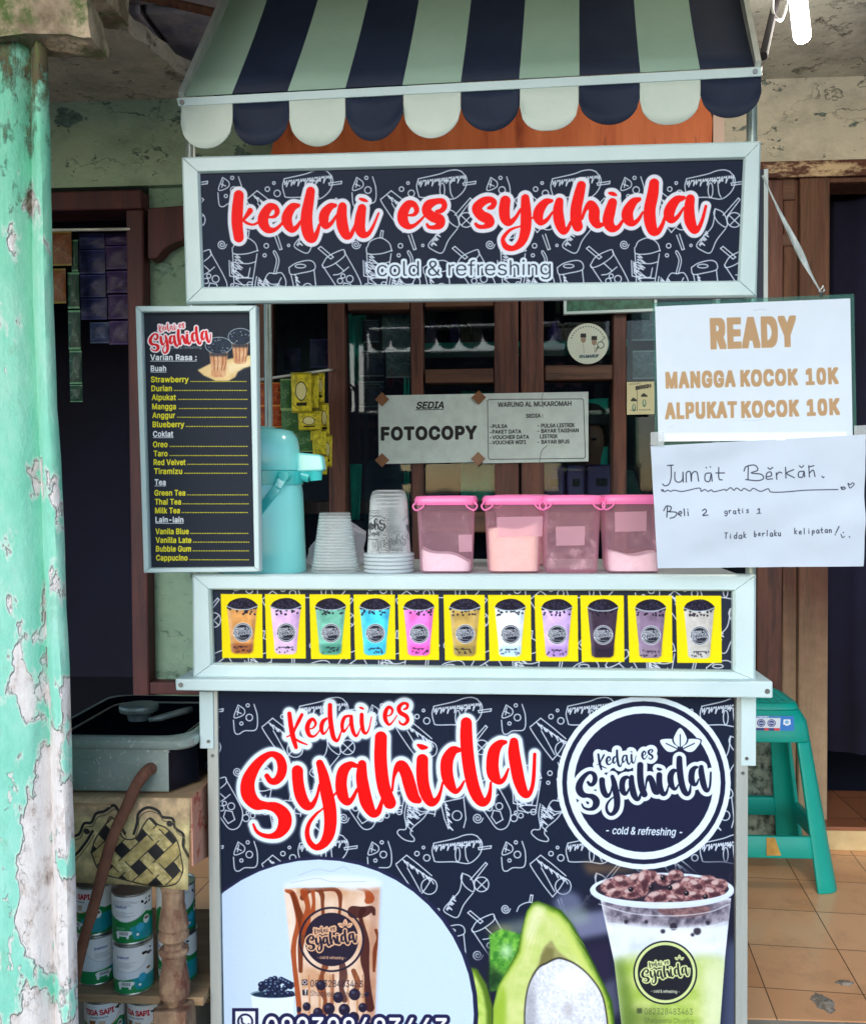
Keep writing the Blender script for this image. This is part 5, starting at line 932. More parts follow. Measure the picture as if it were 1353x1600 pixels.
def pillar():
    Y = -.32; T = thing('mint_pillar', 'peeling mint green concrete pillar with mossy corbel in the left foreground', 'pillar', V(P(60, 900, Y).x, Y + .1, 0))
    ed = [(-200, 66), (100, 72), (190, 75), (480, 81), (640, 86), (730, 94), (830, 97.5), (950, 101), (1050, 106), (1230, 111), (1380, 115.5), (1560, 119), (1700, 122)]
    pz = [P(x, y, Y) for y, x in ed]; zz = [p.z for p in pz][::-1]; xx = [p.x for p in pz][::-1]
    gr = [(-200, 36), (190, 38), (480, 42), (800, 56), (1240, 71), (1600, 77)]; gp = [P(x, y, Y) for y, x in gr]; gz = [p.z for p in gp][::-1]; gx = [p.x for p in gp][::-1]
    mb = MB(); rows = []; N = 170; r = np.random.default_rng(3); n1 = vnoise(N, 64, 5, 4, 4) - .5
    for k in range(N):
        z = CZ * k / (N - 1); xr = np.interp(z, zz, xx) if z >= zz[0] else xx[0] + (zz[0] - z) * .02; xg = np.interp(z, gz, gx) if z >= gz[0] else gx[0] + (gz[0] - z) * .015
        w = xr - xg; prof = [(xg - .36, .02), (xg - .3, -.004)] + [(xg - .25 + .022 * i, -.008 - .004 * math.sin(i * .3)) for i in range(10)] + [(xg - .022, -.008), (xg - .012, -.003), (xg - .004, .008), (xg + .002, .018), (xg + .01, .006), (xg + .02, -.004)] + [(xg + .02 + (w - .028) * i / 5, -.006) for i in range(1, 6)] + [(xr - .004, .0), (xr, .008), (xr - .012, .03), (xr - .05, .09), (xr - .11, .18), (xg - .36, .2)]
        rows.append([V(x + n1[k, i % 64] * .0022, Y + y + n1[k, (i * 3 + 11) % 64] * .003, z) for i, (x, y) in enumerate(prof)])
    m = len(rows[0]); mb.add([v for q in rows for v in q], [(k * m + i, k * m + (i + 1) % m, (k + 1) * m + (i + 1) % m, (k + 1) * m + i) for k in range(N - 1) for i in range(m)])
    mb.build('shaft', pillar_mat(), T, smooth=True, auto=60)
    def rough_block(name, x0, y0, x1, y1, Y0, Y1, seed, n=30):
        a, b = P(x0, y0, Y0), P(x1, y1, Y0); lo, hi = V(a.x, Y0, b.z), V(b.x, Y1, a.z); mb = MB(); nz = np.random.default_rng(seed)
        import bmesh
        bm = bmesh.new(); bmesh.ops.create_cube(bm, size=1); bmesh.ops.subdivide_edges(bm, edges=bm.edges[:], cuts=n, use_grid_fill=True)
        from mathutils import noise as mn
        for v in bm.verts:
            p = V(lo.x + (v.co.x + .5) * (hi.x - lo.x), lo.y + (v.co.y + .5) * (hi.y - lo.y), lo.z + (v.co.z + .5) * (hi.z - lo.z))
            d = mn.fractal(p * 14 + V(seed, 0, 0), 1, 2, 5); e = 1 - .06 * max(0, abs(v.co.x) + abs(v.co.z) - .85); c = (lo + hi) / 2; v.co = c + (p - c) * e + V(mn.noise(p * 9), mn.noise(p * 9 + V(7, 0, 0)), mn.noise(p * 9 + V(0, 5, 0))) * .012 + v.normal * d * .011
        me = bpy.data.meshes.new(name); bm.to_mesh(me); bm.free(); me.materials.append(M['concrete']); me.polygons.foreach_set('use_smooth', [True] * len(me.polygons)); me.set_sharp_from_angle(angle=math.radians(45))
        for v in me.vertices: v.co -= T.location
        o = bpy.data.objects.new(name, me); COL.objects.link(o); o.parent = T
    rough_block('corbel', -260, -260, 138, 52, Y - .03, Y + .05, 2); rough_block('beam', -260, -260, 166, -12, Y - .01, Y + .1, 9)
pillar()

# ------------------------------------------------------------------ the drink cart
def cart():
    C = thing('drink_cart', 'white framed iced drink cart with striped awning and printed navy panels', 'drink cart', V(P(742, 1600, .25).x, .25, 0))
    xl, xr = P(328, 1400, 0).x, P(1167, 1400, 0).x
    panel_mesh(ARTS['panel'], 'front_panel', printed('panel', rough=.55, spec=.1, bump=.05), C, th=.004)
    zl = P(740, 1082, 0).z
    for x, s in ((xl, 1), (xr, -1)):
        mb = MB(); mb.box((x, -.004, .0), (x + s * .021, .02, zl)); po = mb.build('post', M['alu'], C, bevel=.0012)
        mb = MB(); zb = P(330, 1168 if s > 0 else 1184, 0).z; mb.box((x - s * .013, -.008, zb), (x + s * .0135, .012, zl - .001)); mb.build('sleeve', M['frame'], po, bevel=.001)
        each('screw', M['screw'], po, [lambda mb, dz=dz: mb.tube([V(x + s * (.004 if dz > 0 else .01), -.0105 if dz > 0 else -.0065, zb + dz), V(x + s * (.004 if dz > 0 else .01), -.003, zb + dz)], .0032, 10) for dz in (.014, -.014)])
        mb = MB(); mb.box((x, .5, ZT), (x + s * .021, .52, zl)); mb.build('post', M['alu'], C, bevel=.0012)
        mb = MB(); mb.box((x + s * .003, .021, .11), (x + s * .007, .499, zl)); mb.build('side_panel', M['navy'], C)
    a = [P(274, 1061, -.05), P(1207, 1065, -.05), P(1207, 1091, -.05), P(275, 1079, -.05)]; mb = MB(); mb.hexa(a, [p + V(0, .57, 0) for p in a]); lg = mb.build('ledge', M['frame'], C, bevel=.0025)
    each('screw', M['screw'], lg, [lambda mb, p=P(x, y, -.05): mb.tube([p - V(0, .002, 0), p + V(0, .004, 0)], .0045, 12) for x, y in ((283, 1070), (1198, 1080))])
    mb = MB(); pl = vplane(-.012); quadbar(mb, pl, [(303, 897), (1179, 897), (1178, 1061), (304, 1058)], [(331, 921), (1143, 923), (1143, 1047), (335, 1035)], .012, -.012); mb.build('strip_frame', M['frame'], C, bevel=.0008)
    panel_mesh(ARTS['strip'], 'drink_strip', printed('strip', rough=.5, spec=.1, bump=.05), C, th=.004)
    zc = 1.010; x0, x1 = P(304, 950, 0).x, P(1178, 950, 0).x; zb = P(740, 1063, 0).z
    mb = MB(); mb.box((x0 + .003, .004, zc - .015), (x1 - .003, .5, zc)); mb.build('counter_top', M['counter'], C, bevel=.001)
    each('side_board', M['frame'], C, [lambda mb: mb.box((x0 + .003, .004, zb + .003), (x0 + .015, .5, zc - .016)), lambda mb: mb.box((x1 - .015, .004, zb + .003), (x1 - .003, .5, zc - .016))])
    # poles
    zt = P(740, 130, 0).z
    for px, Y, t in ((303, .012, 120), (1173, .012, 120), (420, .49, 300), (1118, .44, 300)):
        mb = MB(); p = P(px, 640, Y); mb.tube([V(p.x, Y, zc + .0005), V(p.x, Y, P(px, t, Y).z)], .0095, 16); mb.build('pole', M['pole'], C, smooth=True, auto=40)
    # name board
    sp = ARTS['sign'].sign_plane; mb = MB(); quadbar(mb, sp, [(286, 247), (1187, 222), (1180, 465), (293, 475)], [(314, 272), (1160, 250), (1151, 439), (320, 449)], .010, -.016); mb.build('sign_frame', M['frame'], C, bevel=.0008)
    panel_mesh(ARTS['sign'], 'sign_banner', printed('sign', rough=.5, spec=.12, rib=130, bump=.06), C, th=.003, out=.001)
    mb = MB(); mb.box(*pxbox(1160, 266, 1192.5, 476, .05, .056)); sb = mb.build('side_banner', M['navy'], C)
    mb = MB(); mb.box(*pxbox(1193, 264, 1199, 478, .048, .06)); mb.build('side_rail', M['alu'], C)
    # awning: front rail, cloth in ten stripes, scalloped flaps
    Yr = -.06; ra = [P(276, 153, Yr), P(1190, 104, Yr), P(1190, 119, Yr), P(279, 166, Yr)]; mb = MB(); mb.hexa(ra, [p + V(0, .014, 0) for p in ra]); rail = mb.build('awning_rail', M['frame'], C, bevel=.001)
    each('screw', M['screw'], rail, [lambda mb, p=P(x, y, Yr): mb.tube([p - V(0, .002, 0), p + V(0, .004, 0)], .0045, 12) for x, y in ((285, 160), (1179, 112))])
    bx = [289, 363, 450, 540, 629, 720, 811, 905, 1000, 1093, 1178]; tx = [355, 414, 494, 573, 653, 735, 820, 905, 991, 1077, 1158]
    Yt = .135; low = [P(x, 150 - (x - 289) * .0535, Yr + .008) for x in bx]; top = [P(x, -2, Yt) for x in tx]
    top = [a + (b - a) * 1.75 for a, b in zip(low, top)]
    zt_ = max(t.z for t in top)
    mb = MB(); K = 8
    for i in range(10):
        for k in range(K):
            t0, t1 = k / K, (k + 1) / K; sag = lambda t: V(0, .004 * math.sin(math.pi * t), -.010 * math.sin(math.pi * t))
            A, B, D, E_ = [low[j] + (top[j] - low[j]) * t + sag(t) for j, t in ((i, t0), (i + 1, t0), (i + 1, t1), (i, t1))]
            mb.add([A, B, D, E_], [(0, 1, 2, 3)], m=i % 2)
    cl = mb.build('awning_cloth', [M['cloth_shaded'], M['cloth_dark']], C, smooth=True, merge=True); so = cl.modifiers.new('thick', 'SOLIDIFY'); so.thickness = .0016; so.offset = -1
    for s, i in ((-1, 0), (1, 10)):
        a, b = low[i], top[i]; d = V(s * .011, 0, 0); mb = MB(); e = V(0, -.004, .006)
        mb.hexa([a + d * .1 + e, a + d + e, b + d + e, b + d * .1 + e], [a + d * .1 - e * 2, a + d - e * 2, b + d - e * 2, b + d * .1 - e * 2]); mb.build('awning_arm', M['alu'], C)
    mb = MB(); a, b = top[0], top[10]; mb.tube([a + V(-.01, 0, 0), b + V(.01, 0, 0)], .009, 12)
    for i, px in ((0, 303), (10, 1173)): p = P(px, 640, .012); mb.tube([V(p.x, .012, P(px, 125, .012).z - .01), V(top[i].x, top[i].y, top[i].z)], .007, 10)
    mb.build('awning_frame', M['alu'], C)
    mb = MB(); p = P(1192, 88, .1); mb.tube([p, P(1214, -8, .45), P(1230, -90, .62)], .008, 10); mb.build('rear_strut', M['roof'], C)
    vb = [283, 364, 452, 540, 630, 720, 812, 904, 999, 1094, 1189]; dep = [232, 227, 229, 220, 216, 205, 204, 195, 195, 184]; topv = lambda x: 163 - (x - 279) * .0505
    mb = MB(); rr = random.Random(8)
    for i in range(10):
        a, b = vb[i] + .3, vb[i + 1] - .3; n = 22; Yv = Yr + .004 + (0 if i % 2 else -.0015); c = (a + b) / 2; base = len(mb.v); k2 = rr.uniform(-.08, .08)
        for k in range(n + 1):
            t = -1 + 2 * k / n; x = a + (b - a) * k / n; ty = topv(x); h = dep[i] - topv(c)
            pw = (.5, .62, .5, .82, .54, .6, .48, .56, .52, .6)[i]; e = .42 + .58 * (max(0, 1 - abs(t + .06 * math.sin(i * 2.4) * (1 - t * t)) ** (2.2 + k2 * 4)) ** pw); lean = k2 * 2 * t
            y = ty + h * e * (1 + lean * .05); bell = (i % 3 - 1) * .004 + .004 * math.sin(t * 2 + i)
            for q in range(5):
                u = q / 4; mb.v.append(P(x, ty + (y - ty) * u, Yv + (-.010 * u * u + bell * u * u)))
        for k in range(n):
            for q in range(4):
                mb.f.append((base + k * 5 + q, base + k * 5 + q + 1, base + (k + 1) * 5 + q + 1, base + (k + 1) * 5 + q)); mb.mi[len(mb.f) - 1] = i % 2
    va = mb.build('valance', [M['cloth_white'], M['cloth_dark']], C, smooth=True); so = va.modifiers.new('thick', 'SOLIDIFY'); so.thickness = .0014; so.offset = 0
cart()

# menu board hung on the left poles
def menu():
    B = thing('menu_board', 'tall white framed menu board listing drink flavours in yellow', 'menu board', P(310, 890, -.03))
    mb = MB(); quadbar(mb, vplane(-.034), [(214, 479), (403, 478), (408, 893), (227, 895)], [(224, 489), (391, 488), (399, 885), (236, 887)], .009, -.012); mb.build('frame', M['frame'], B, bevel=.0008)
    panel_mesh(ARTS['menu'], 'menu_print', printed('menu', rough=.55, spec=.12, bump=.04), B, th=.004)
menu()

# ------------------------------------------------------------------ things on the counter
ZC = 1.0105
def airpot():
    Y = .16; p = P(411, 800, Y); T = thing('airpot', 'pale mint pump airpot flask standing beside the menu board', 'airpot', V(p.x, Y, ZC)); c = V(p.x, Y, 0); z = lambda y: P(440, y, Y).z; R = lambda x: P(x, 800, Y).x - p.x
    T.rotation_euler = (0, 0, 0)
    mb = MB(); mb.lathe([(0, ZC), (R(476), ZC), (R(477), ZC + .006), (R(476), z(860)), (R(473), z(770)), (R(471), z(757)), (R(468), z(756))], c, 56); mb.build('body', M['mint_plastic'], T, smooth=True, auto=40)
    mb = MB(); mb.lathe([(R(466), z(757)), (R(473.5), z(757)), (R(473.5), z(736)), (R(466), z(735.5))], c, 56); cb = mb.build('collar', M['mint_deep'], T, smooth=True, auto=40)
    mb = MB(); mb.lathe([(R(469), z(735)), (R(470), z(730)), (R(468), z(700)), (R(465), z(684)), (R(458), z(674)), (R(446), z(670.5)), (R(434), z(670)), (R(432), z(667.5)), (R(420), z(666)), (0, z(665))], c, 56); mb.build('pump_head', M['mint_plastic'], T, smooth=True, auto=50)
    F = [(466, 707), (503, 711), (506, 716), (508, 733), (507, 736), (466, 738)]; mb = MB(); w = .017; A = [P(x, y, Y) + V(0, -w, 0) for x, y in F]; B = [q + V(0, 2 * w, 0) for q in A]; n = len(F)
    mb.add(A + B, [tuple(range(n)), tuple(n + i for i in reversed(range(n)))] + [(i, i + n, (i + 1) % n + n, (i + 1) % n) for i in range(n)]); sp = mb.build('spout', M['mint_plastic'], T, bevel=.004)
    mb = MB(); a = P(492, 736, Y); mb.tube([a + V(0, 0, .004), P(494, 751, Y)], [.016, .012], 20); mb.tube([P(468, 741, Y), P(484, 745, Y)], [.014, .012], 16); mb.build('nozzle', M['mint_deep'], sp, smooth=True, auto=40)
    mb = MB(); a = P(444, 744, Y - .072); yy = a.y; mb.tube([a + V(0, .022, 0), a - V(0, .006, 0)], .0105, 20)
    pts = [P(444, 745, yy), P(434, 762, yy - .004), P(420, 780, yy - .008), P(404, 801, yy - .010), P(392, 813, yy - .01)]
    for q0, q1 in zip(pts[:-1], pts[1:]):
        u = (q1 - q0).normalized(); s = V(0, 1, 0).cross(u).normalized() * .0085; t = V(0, -.0045, 0); mb.hexa([q0 + s + t, q1 + s + t, q1 - s + t, q0 - s + t], [q0 + s - t, q1 + s - t, q1 - s - t, q0 - s - t])
    mb.build('handle', M['mint_deep'], T, bevel=.0015)
airpot()

def cups():
    # left: plain frosted cups, upside down, nested
    Y = .15; k = (Y + 1.775) / 1500; x = P(524, 893, Y).x
    def cup(name, label, at, rb, rt, h, ribs, m, group):
        T = thing(name, label, 'plastic cup', at, group); prof = [(rb, .001), (rb + .0018, .0016), (rb + .002, .004), (rb, .005)]
        n = ribs
        for i in range(n):
            t0, t1 = (i + .15) / n, (i + .85) / n; r0, r1 = rb + (rt - rb) * t0, rb + (rt - rb) * t1; prof += [(r0 - .0012, .006 + (h - .007) * t0), (r1 - .0012, .006 + (h - .007) * t1), (r1 - .0002, .006 + (h - .007) * min(1, t1 + .02))]
        prof += [(rt - .002, h), (rt - .006, h + .0005), (0, h)]
        mb = MB(); mb.lathe(prof, at, 44); mb.build('wall', m, T, smooth=True, auto=50); return T
    base = cup('frosted_cup', 'frosted plastic cup nested in the stack beside the airpot', V(x, Y, ZC), 36 * k, 25 * k, .108, 13, M['cup'], 'frosted cups nested upside down beside the airpot')
    for i in range(1, 3):
        c = copy_tree(base); c.location.z += i * .006; c.rotation_euler.z = i
    # right: printed cups with wide rims
    Y = .15; k = (Y + 1.775) / 1500; x = P(608, 880, Y).x; at = V(x, Y, ZC); c0 = Canvas(900, 300, None, 1, (24, 30, 34), alpha=True); c0.al[:] = 0
    S, K = lettering(230, 150, .62); flip = lambda q: [[(470 - a, 300 - b, r * 1.0) for a, b, r in s] for s in q]
    for ox in (0, 450):
        sh = lambda q: [[(a + ox, b + 20, max(.9, r)) for a, b, r in s] for s in q]
        c0.strokes(sh(flip(S)), (24, 30, 34), .6); c0.strokes(sh(flip(K)), (24, 30, 34))
        for yy in (50, 66, 262): c0.seg([(ox + 160, yy), (ox + 330, yy - 6)], 1.6, (24, 30, 34))
        c0.text('cold & refreshing', (ox + 150, 90), (ox + 330, 90), 14, (24, 30, 34)); c0.line([(ox + 60, 120), (ox + 130, 90), (ox + 230, 110), (ox + 330, 80), (ox + 400, 120)], 1.5, (24, 30, 34))
        c0.line([(ox + 90, 240), (ox + 140, 215), (ox + 180, 245), (ox + 130, 262), (ox + 90, 240)], 1.3, (24, 30, 34))
    im = img_mat('printed_cup', c0.image('cup_print'), alpha='img')
    rb, rs, rt, h = 39 * k, 35 * k, 27.5 * k, .134
    T = thing('printed_cup', 'clear plastic cup with black lettering nested in the rimmed stack', 'plastic cup', at, 'clear lettered cups nested upside down in the middle of the counter')
    mb = MB(); mb.lathe([(rs, .006), (rb - .001, .0075), (rb + .0012, .006), (rb + .0012, .0025), (rb, .001), (rs, .0015), (rs, .006)] , at, 56); mb.build('rim', mat('milky_cup_rim', (214, 226, 230), rough=.2, alpha=.75), T, smooth=True, auto=50)
    mb = MB(); mb.lathe([(rs, .006), (rs - .001, .012), (rt + .0025, h - .022), (rt + .001, h - .012), (rt - .003, h - .003), (rt - .01, h), (rt - .014, h - .003), (0, h - .004)], at, 56); mb.build('wall', M['clear'], T, smooth=True, auto=60)
    w0, w1 = .025, .105; q = lambda z: rs - .001 + (rt + .0025 - rs + .001) * (z - .012) / (h - .034) + .0006
    mb = MB(); mb.lathe([(q(w0), w0), (q(w1), w1)], at, 56, uvrange=(w0, w1)); mb.build('lettering', im, T, smooth=True)
    for i in range(1, 5):
        c = copy_tree(T); c.location.z += -.0 + i * .0078; c.rotation_euler.z = .5 * i
        if i < 4:
            for o in list(c.children):
                if o.name.startswith('lettering'): bpy.data.objects.remove(o)
cups()

def tubs():
    spec = [(698, .16, 'pink tub with a low slope of white powder, leftmost of the row', .035, 'white_powder', .5, (716, 836, 738, 862)), (802, .16, 'pink tub more than half full of cream powder', .088, 'cream_powder', .22, (776, 808, 848, 838)),
            (815, .335, 'pink tub standing behind the tub of cream powder', .08, 'cream_powder', .2, None), (890, .16, 'pink tub with dusty walls and an empty inside', 0, None, 0, (868, 823, 914, 852)), (985, .16, 'pink tub with a flat layer of white powder beside the handwritten paper', .036, 'white_powder', .05, (960, 800, 1010, 830))]
    for px, Y, lab, fill, pm, tilt, lb in spec:
        k = (Y + 1.775) / 1500; x = P(px, 830, Y).x; yc = Y; at = V(x, yc, ZC); T = thing('pink_tub', lab, 'tub', at, 'pink lidded powder tubs in a row on the counter')
        rb, rt, h = 40.5 * .001283, 45 * .001283, .143; mb = MB(); mb.lathe([(0, .0012), (rb - .004, .001), (rb, .006), (rt, h), (rt - .0018, h), (rb - .0018, .008), (rb - .005, .0035), (0, .0034)], at, 72, sq=7); mb.build('tub_wall', M['tub'], T, smooth=True, auto=50)
        mb = MB(); mb.lathe([(rt - .003, h - .003), (rt + .003, h - .008), (rt + .0042, h - .004), (rt + .0042, h + .004), (rt + .001, h + .009), (rt - .006, h + .0095), (rt - .009, h + .007), (0, h + .0065)], at, 72, sq=7); ld = mb.build('lid', M['pink'], T, smooth=True, auto=40)
        for s in (-1, 1):
            mb = MB(); e = rt + .003; pts = [V(at.x + s * (e - .004), at.y - rt + .006 - .008, ZC + h - .002), V(at.x + s * (e + .002), at.y - rt - .005, ZC + h - .010), V(at.x + s * (e - .004), at.y - rt - .006, ZC + h - .018), V(at.x + s * (e - .016), at.y - rt - .005, ZC + h - .013), V(at.x + s * (e - .022), at.y - rt - .004, ZC + h - .004)]
            mb.tube([V(*q) for q in catmull([tuple(p) for p in pts], 6)], .0017, 8); mb.build('clip', M['pink'], ld, smooth=True)
        # dust that clings to the inside
        if lb:
            f = vplane(yc - rt - .0008); a, b = P(lb[0], lb[1], yc - rt), P(lb[2], lb[3], yc - rt); mb = MB(); z0 = lambda z: yc - (rb + (rt - rb) * (z - ZC) / h) - .0012
            mb.add([V(a.x, z0(a.z), a.z), V(b.x, z0(a.z), a.z + .001), V(b.x - .001, z0(b.z), b.z), V(a.x + .001, z0(b.z), b.z - .001)], [(0, 3, 2, 1)]); mb.build('paper_label', M['pink_label'], T)
        if not pm:
            r = rb - .003
        f0 = (fill + .012) / h if fill else 0
        mb = MB(); r0, r1 = rb - .003, rt - .003; mb.lathe([(r0 + (r1 - r0) * t, .008 + (h - .014) * t) for t in np.linspace(f0, 1, 8)], at, 72, sq=7); mb.build('powder_film', DUST, T, smooth=True)
        if fill:
            n = 14; mb = MB(); r = lambda z: rb - .0045 + (rt - rb) * z / h; pr = [(r(fill * t), .0042 + (fill - .0042) * t) for t in np.linspace(0, 1, 6)] + [(r(fill) * t, fill) for t in (.96, .85, .7, .5, .3, .1, 0)]
            mb.lathe(pr, at, 60, sq=7)
            for v in mb.v:
                hz = v.z - ZC
                if hz > .005:
                    u = hz / fill; v.z = ZC + hz + u * ((-tilt if pm == 'white_powder' else tilt) * (v.x - at.x) * .55 + .004 * math.sin((v.x - at.x) * 70 + px) + .002 * math.sin((v.y - at.y) * 90)); v.z = max(v.z, ZC + .0045)
            pw = mb.build('powder_heap', M[pm], None, smooth=True, org=at, auto=60)
            tagp(pw, {698: 'sloping white powder inside the leftmost pink tub', 802: 'cream drink powder inside the second pink tub', 815: 'cream powder inside the tub at the back of the row', 985: 'flat layer of white powder inside the tub next to the handwritten paper'}[px], 'powder', 'drink powder inside the pink tubs')
m, t, b, N, L = nodes('powder_film'); tc = N('ShaderNodeTexCoord'); n1 = noise(N, L, tc.outputs['Object'], 38, 8, .75); n2 = noise(N, L, tc.outputs['Object'], 9, 4, .6); s_ = math_(N, L, 'ADD', math_(N, L, 'MULTIPLY', n1, .6), math_(N, L, 'MULTIPLY', n2, .5))
b.inputs['Base Color'].default_value = (*lin((244, 226, 228)), 1); b.inputs['Roughness'].default_value = .95; tr = N('ShaderNodeBsdfTransparent'); mx = N('ShaderNodeMixShader'); L(ramp(N, L, s_, [(.56, (10, 10, 10)), (.68, (170, 170, 170))]), mx.inputs[0]); L(tr.outputs[0], mx.inputs[1]); L(b.outputs[0], mx.inputs[2]); L(mx.outputs[0], t.nodes['Material Output'].inputs[0]); DUST = m
tubs()

def bag():
    from mathutils import noise as mn
    Y = .27; a = P(528, 893, Y); mb = MB(); n, m_ = 26, 46; pr = []
    for j in range(n):
        t = j / (n - 1)
        for i in range(m_):
            an = 2 * math.pi * i / m_; q = V(math.cos(an) * (.066 - .012 * t), math.sin(an) * .04, t * (.075 + .02 * math.cos(an * 1 + .3))); d = mn.fractal(q * 22, 1, 2, 4) * .02 + mn.noise(q * 60) * .006
            e = (1 - .75 * max(0, t - .72) / .28) * min(1, .75 + t * 2); pr.append(V(a.x + q.x * e * (1 + d * 8), Y + q.y * e * (1 + d * 8), ZC + .002 + max(0, q.z + d * t)))
    mb.add(pr, [(j * m_ + i, j * m_ + (i + 1) % m_, (j + 1) * m_ + (i + 1) % m_, (j + 1) * m_ + i) for j in range(n - 1) for i in range(m_)])
    tagp(mb.build('plastic_bag', M['bag'], None, smooth=True, org=V(a.x, Y, ZC)), 'crumpled clear plastic bag lying behind the two cup stacks', 'plastic bag')
bag()

# ------------------------------------------------------------------ hanging notices
def ready():
    T = thing('hanging_notice', 'clear acrylic holder with a white READY price sheet hanging from a strap', 'notice', P(1180, 580, -.06))
    q = [(1020, 473), (1334, 459), (1338, 676), (1024, 697)]; mb = MB(); F = [P(x, y, -.058) for x, y in q]; mb.hexa(F, [p + V(0, .006, 0) for p in F]); mb.build('acrylic_holder', M['acrylic'], T, bevel=.0012)
    panel_mesh(ARTS['ready'], 'price_sheet', printed('ready', rough=.5, spec=.4, coat=.25), T, th=.0006, n=10, wob=lambda a, b: .0012 * math.sin(a * 5 + b * 3) + (.004 * max(0, b - .9) * 10 * .4))
    mb = MB(); c = P(1283, 458, -.058); mb.tube([c + V(0, 0, -.006), c + V(-.004, 0, .004), c + V(.003, 0, .012), c + V(.004, -.001, .004), c + V(0, 0, -.002)], .0022, 8); mb.build('hook', M['screw'], T, smooth=True)
    for x, y in ((1027, 686), (1345, 676)): mb = MB(); a = P(x, y, -.076); mb.hexa([a + V(-.012, 0, .012), a + V(.012, 0, .013), a + V(.011, 0, -.012), a + V(-.012, 0, -.011)], [a + V(-.012, .0004, .012), a + V(.012, .0004, .013), a + V(.011, .0004, -.012), a + V(-.012, .0004, -.011)]); mb.build('tape', M['tape'], T)
    from mathutils import noise as mn
    def wob(a, b):
        e = mn.noise(V(a * 3.2, b * 2.5, 1)) * .010 + mn.noise(V(a * 9, b * 7, 4)) * .0024 - .004 * abs(math.sin((a * .8 + b * 1.4) * 3.3)) ** 6
        e += .012 * max(0, b - .8) * (a - .3) + .003 * abs(math.sin((a * 1.2 - b * .9) * 4)) ; return e + .001 * math.sin(a * 7) * (1 - b)
    h = panel_mesh(ARTS['hand'], 'handwritten_paper', printed('hand', rough=.75, spec=.2), None, th=.0005, n=30, wob=wob, org=P(1180, 690, -.07))
    tagp(h, 'white paper with handwritten offer taped below the READY sheet', 'paper')
    # twisted strap
    mb = MB(); pts = [P(1191, 274, .0), P(1206, 306, -.008), P(1224, 344, -.02), P(1244, 384, -.035), P(1262, 420, -.046), P(1278, 449, -.056), P(1282, 457, -.058)]; n = len(pts); wd_ = [.004, .0035, .006, .010, .008, .003, .002]; tw = [.2, .5, .3, .1, -.2, .8, 1]
    C = catmull([(*p, w) for p, w in zip(pts, wd_)], 8); A = []
    for i, q in enumerate(C):
        t = V(*(C[min(i + 1, len(C) - 1)][:3] - C[max(i - 1, 0)][:3])).normalized(); s = t.cross(V(0, 1, 0)).normalized(); an = .7 * math.sin(i * .22); s = s * math.cos(an) + V(0, 1, 0) * math.sin(an); A.append((V(*q[:3]) + s * q[3] * .55, V(*q[:3]) - s * q[3] * .55))
    mb.add([v for ab in A for v in ab], [(2 * i, 2 * i + 1, 2 * i + 3, 2 * i + 2) for i in range(len(A) - 1)]); o = mb.build('hanging_strap', M['strap'], None, smooth=True, org=pts[0]); s_ = o.modifiers.new('thick', 'SOLIDIFY'); s_.thickness = .0012
    tagp(o, 'twisted white strap running from the cart sign down to the acrylic holder', 'strap')
ready()
def window_papers():
    T = thing('photocopy_notice', 'grey white FOTOCOPY notice taped at its corners to the shop window', 'notice', P(672, 670, 1.155)); panel_mesh(ARTS['foto'], 'sheet', printed('foto', rough=.6), T, th=.0008, n=6, wob=lambda a, b: .0015 * math.sin(a * 4 + b))
    for x, y, s in ((597, 624, 1), (748, 621, -1), (597, 719, 1), (747, 717, -1)):
        mb = MB(); a = P(x, y, 1.150); mb.hexa([a + V(0, 0, .022), a + V(.022, 0, 0), a - V(0, 0, .022), a - V(.022, 0, 0)], [a + V(0, .0005, .022), a + V(.022, .0005, 0), a + V(0, .0005, -.022), a + V(-.022, .0005, 0)]); mb.build('tape', M['brown_tape'], T)
    tagp(panel_mesh(ARTS['warung'], 'services_notice', printed('warung', rough=.6), None, th=.0008, n=6, wob=lambda a, b: .0015 * math.sin(a * 5 + b * 2), org=P(836, 670, 1.157)), 'bordered grey white WARUNG AL MUKAROMAH notice beside the photocopy notice', 'notice')
    c = ARTS['sticker']; pl = c.plane; L0 = pl.loc([(918, 537)])[0]; R = abs(pl.loc([(950, 537)])[0][0] - L0[0]); S = c.hi - c.lo; mb = MB(); n = 48
    pt = [(L0[0] + R * math.cos(2 * math.pi * i / n), L0[1] + R * math.sin(2 * math.pi * i / n)) for i in range(n)]
    mb.add([pl.at(s) for s in pt] + [pl.at(s, -.0006) for s in pt], [tuple(range(n)), tuple(n + i for i in reversed(range(n)))] + [(i, i + n, (i + 1) % n + n, (i + 1) % n) for i in range(n)])
    uv = [((s[0] - c.lo[0]) / S[0], (s[1] - c.lo[1]) / S[1]) for s in pt]; mb.uv[0] = uv; mb.uv[1] = [uv[i] for i in reversed(range(n))]
    tagp(mb.build('round_sticker', printed('sticker', rough=.5), None, org=pl.at(L0)), 'round pale sticker of two men in black caps stuck on the upper window pane', 'sticker')
    tagp(panel_mesh(ARTS['leaflet'], 'cream_leaflet', printed('leaflet', rough=.6), None, th=.0008, org=P(1000, 622, 1.16)), 'cream printed leaflet on the window stile beside the acrylic holder', 'leaflet')
window_papers()
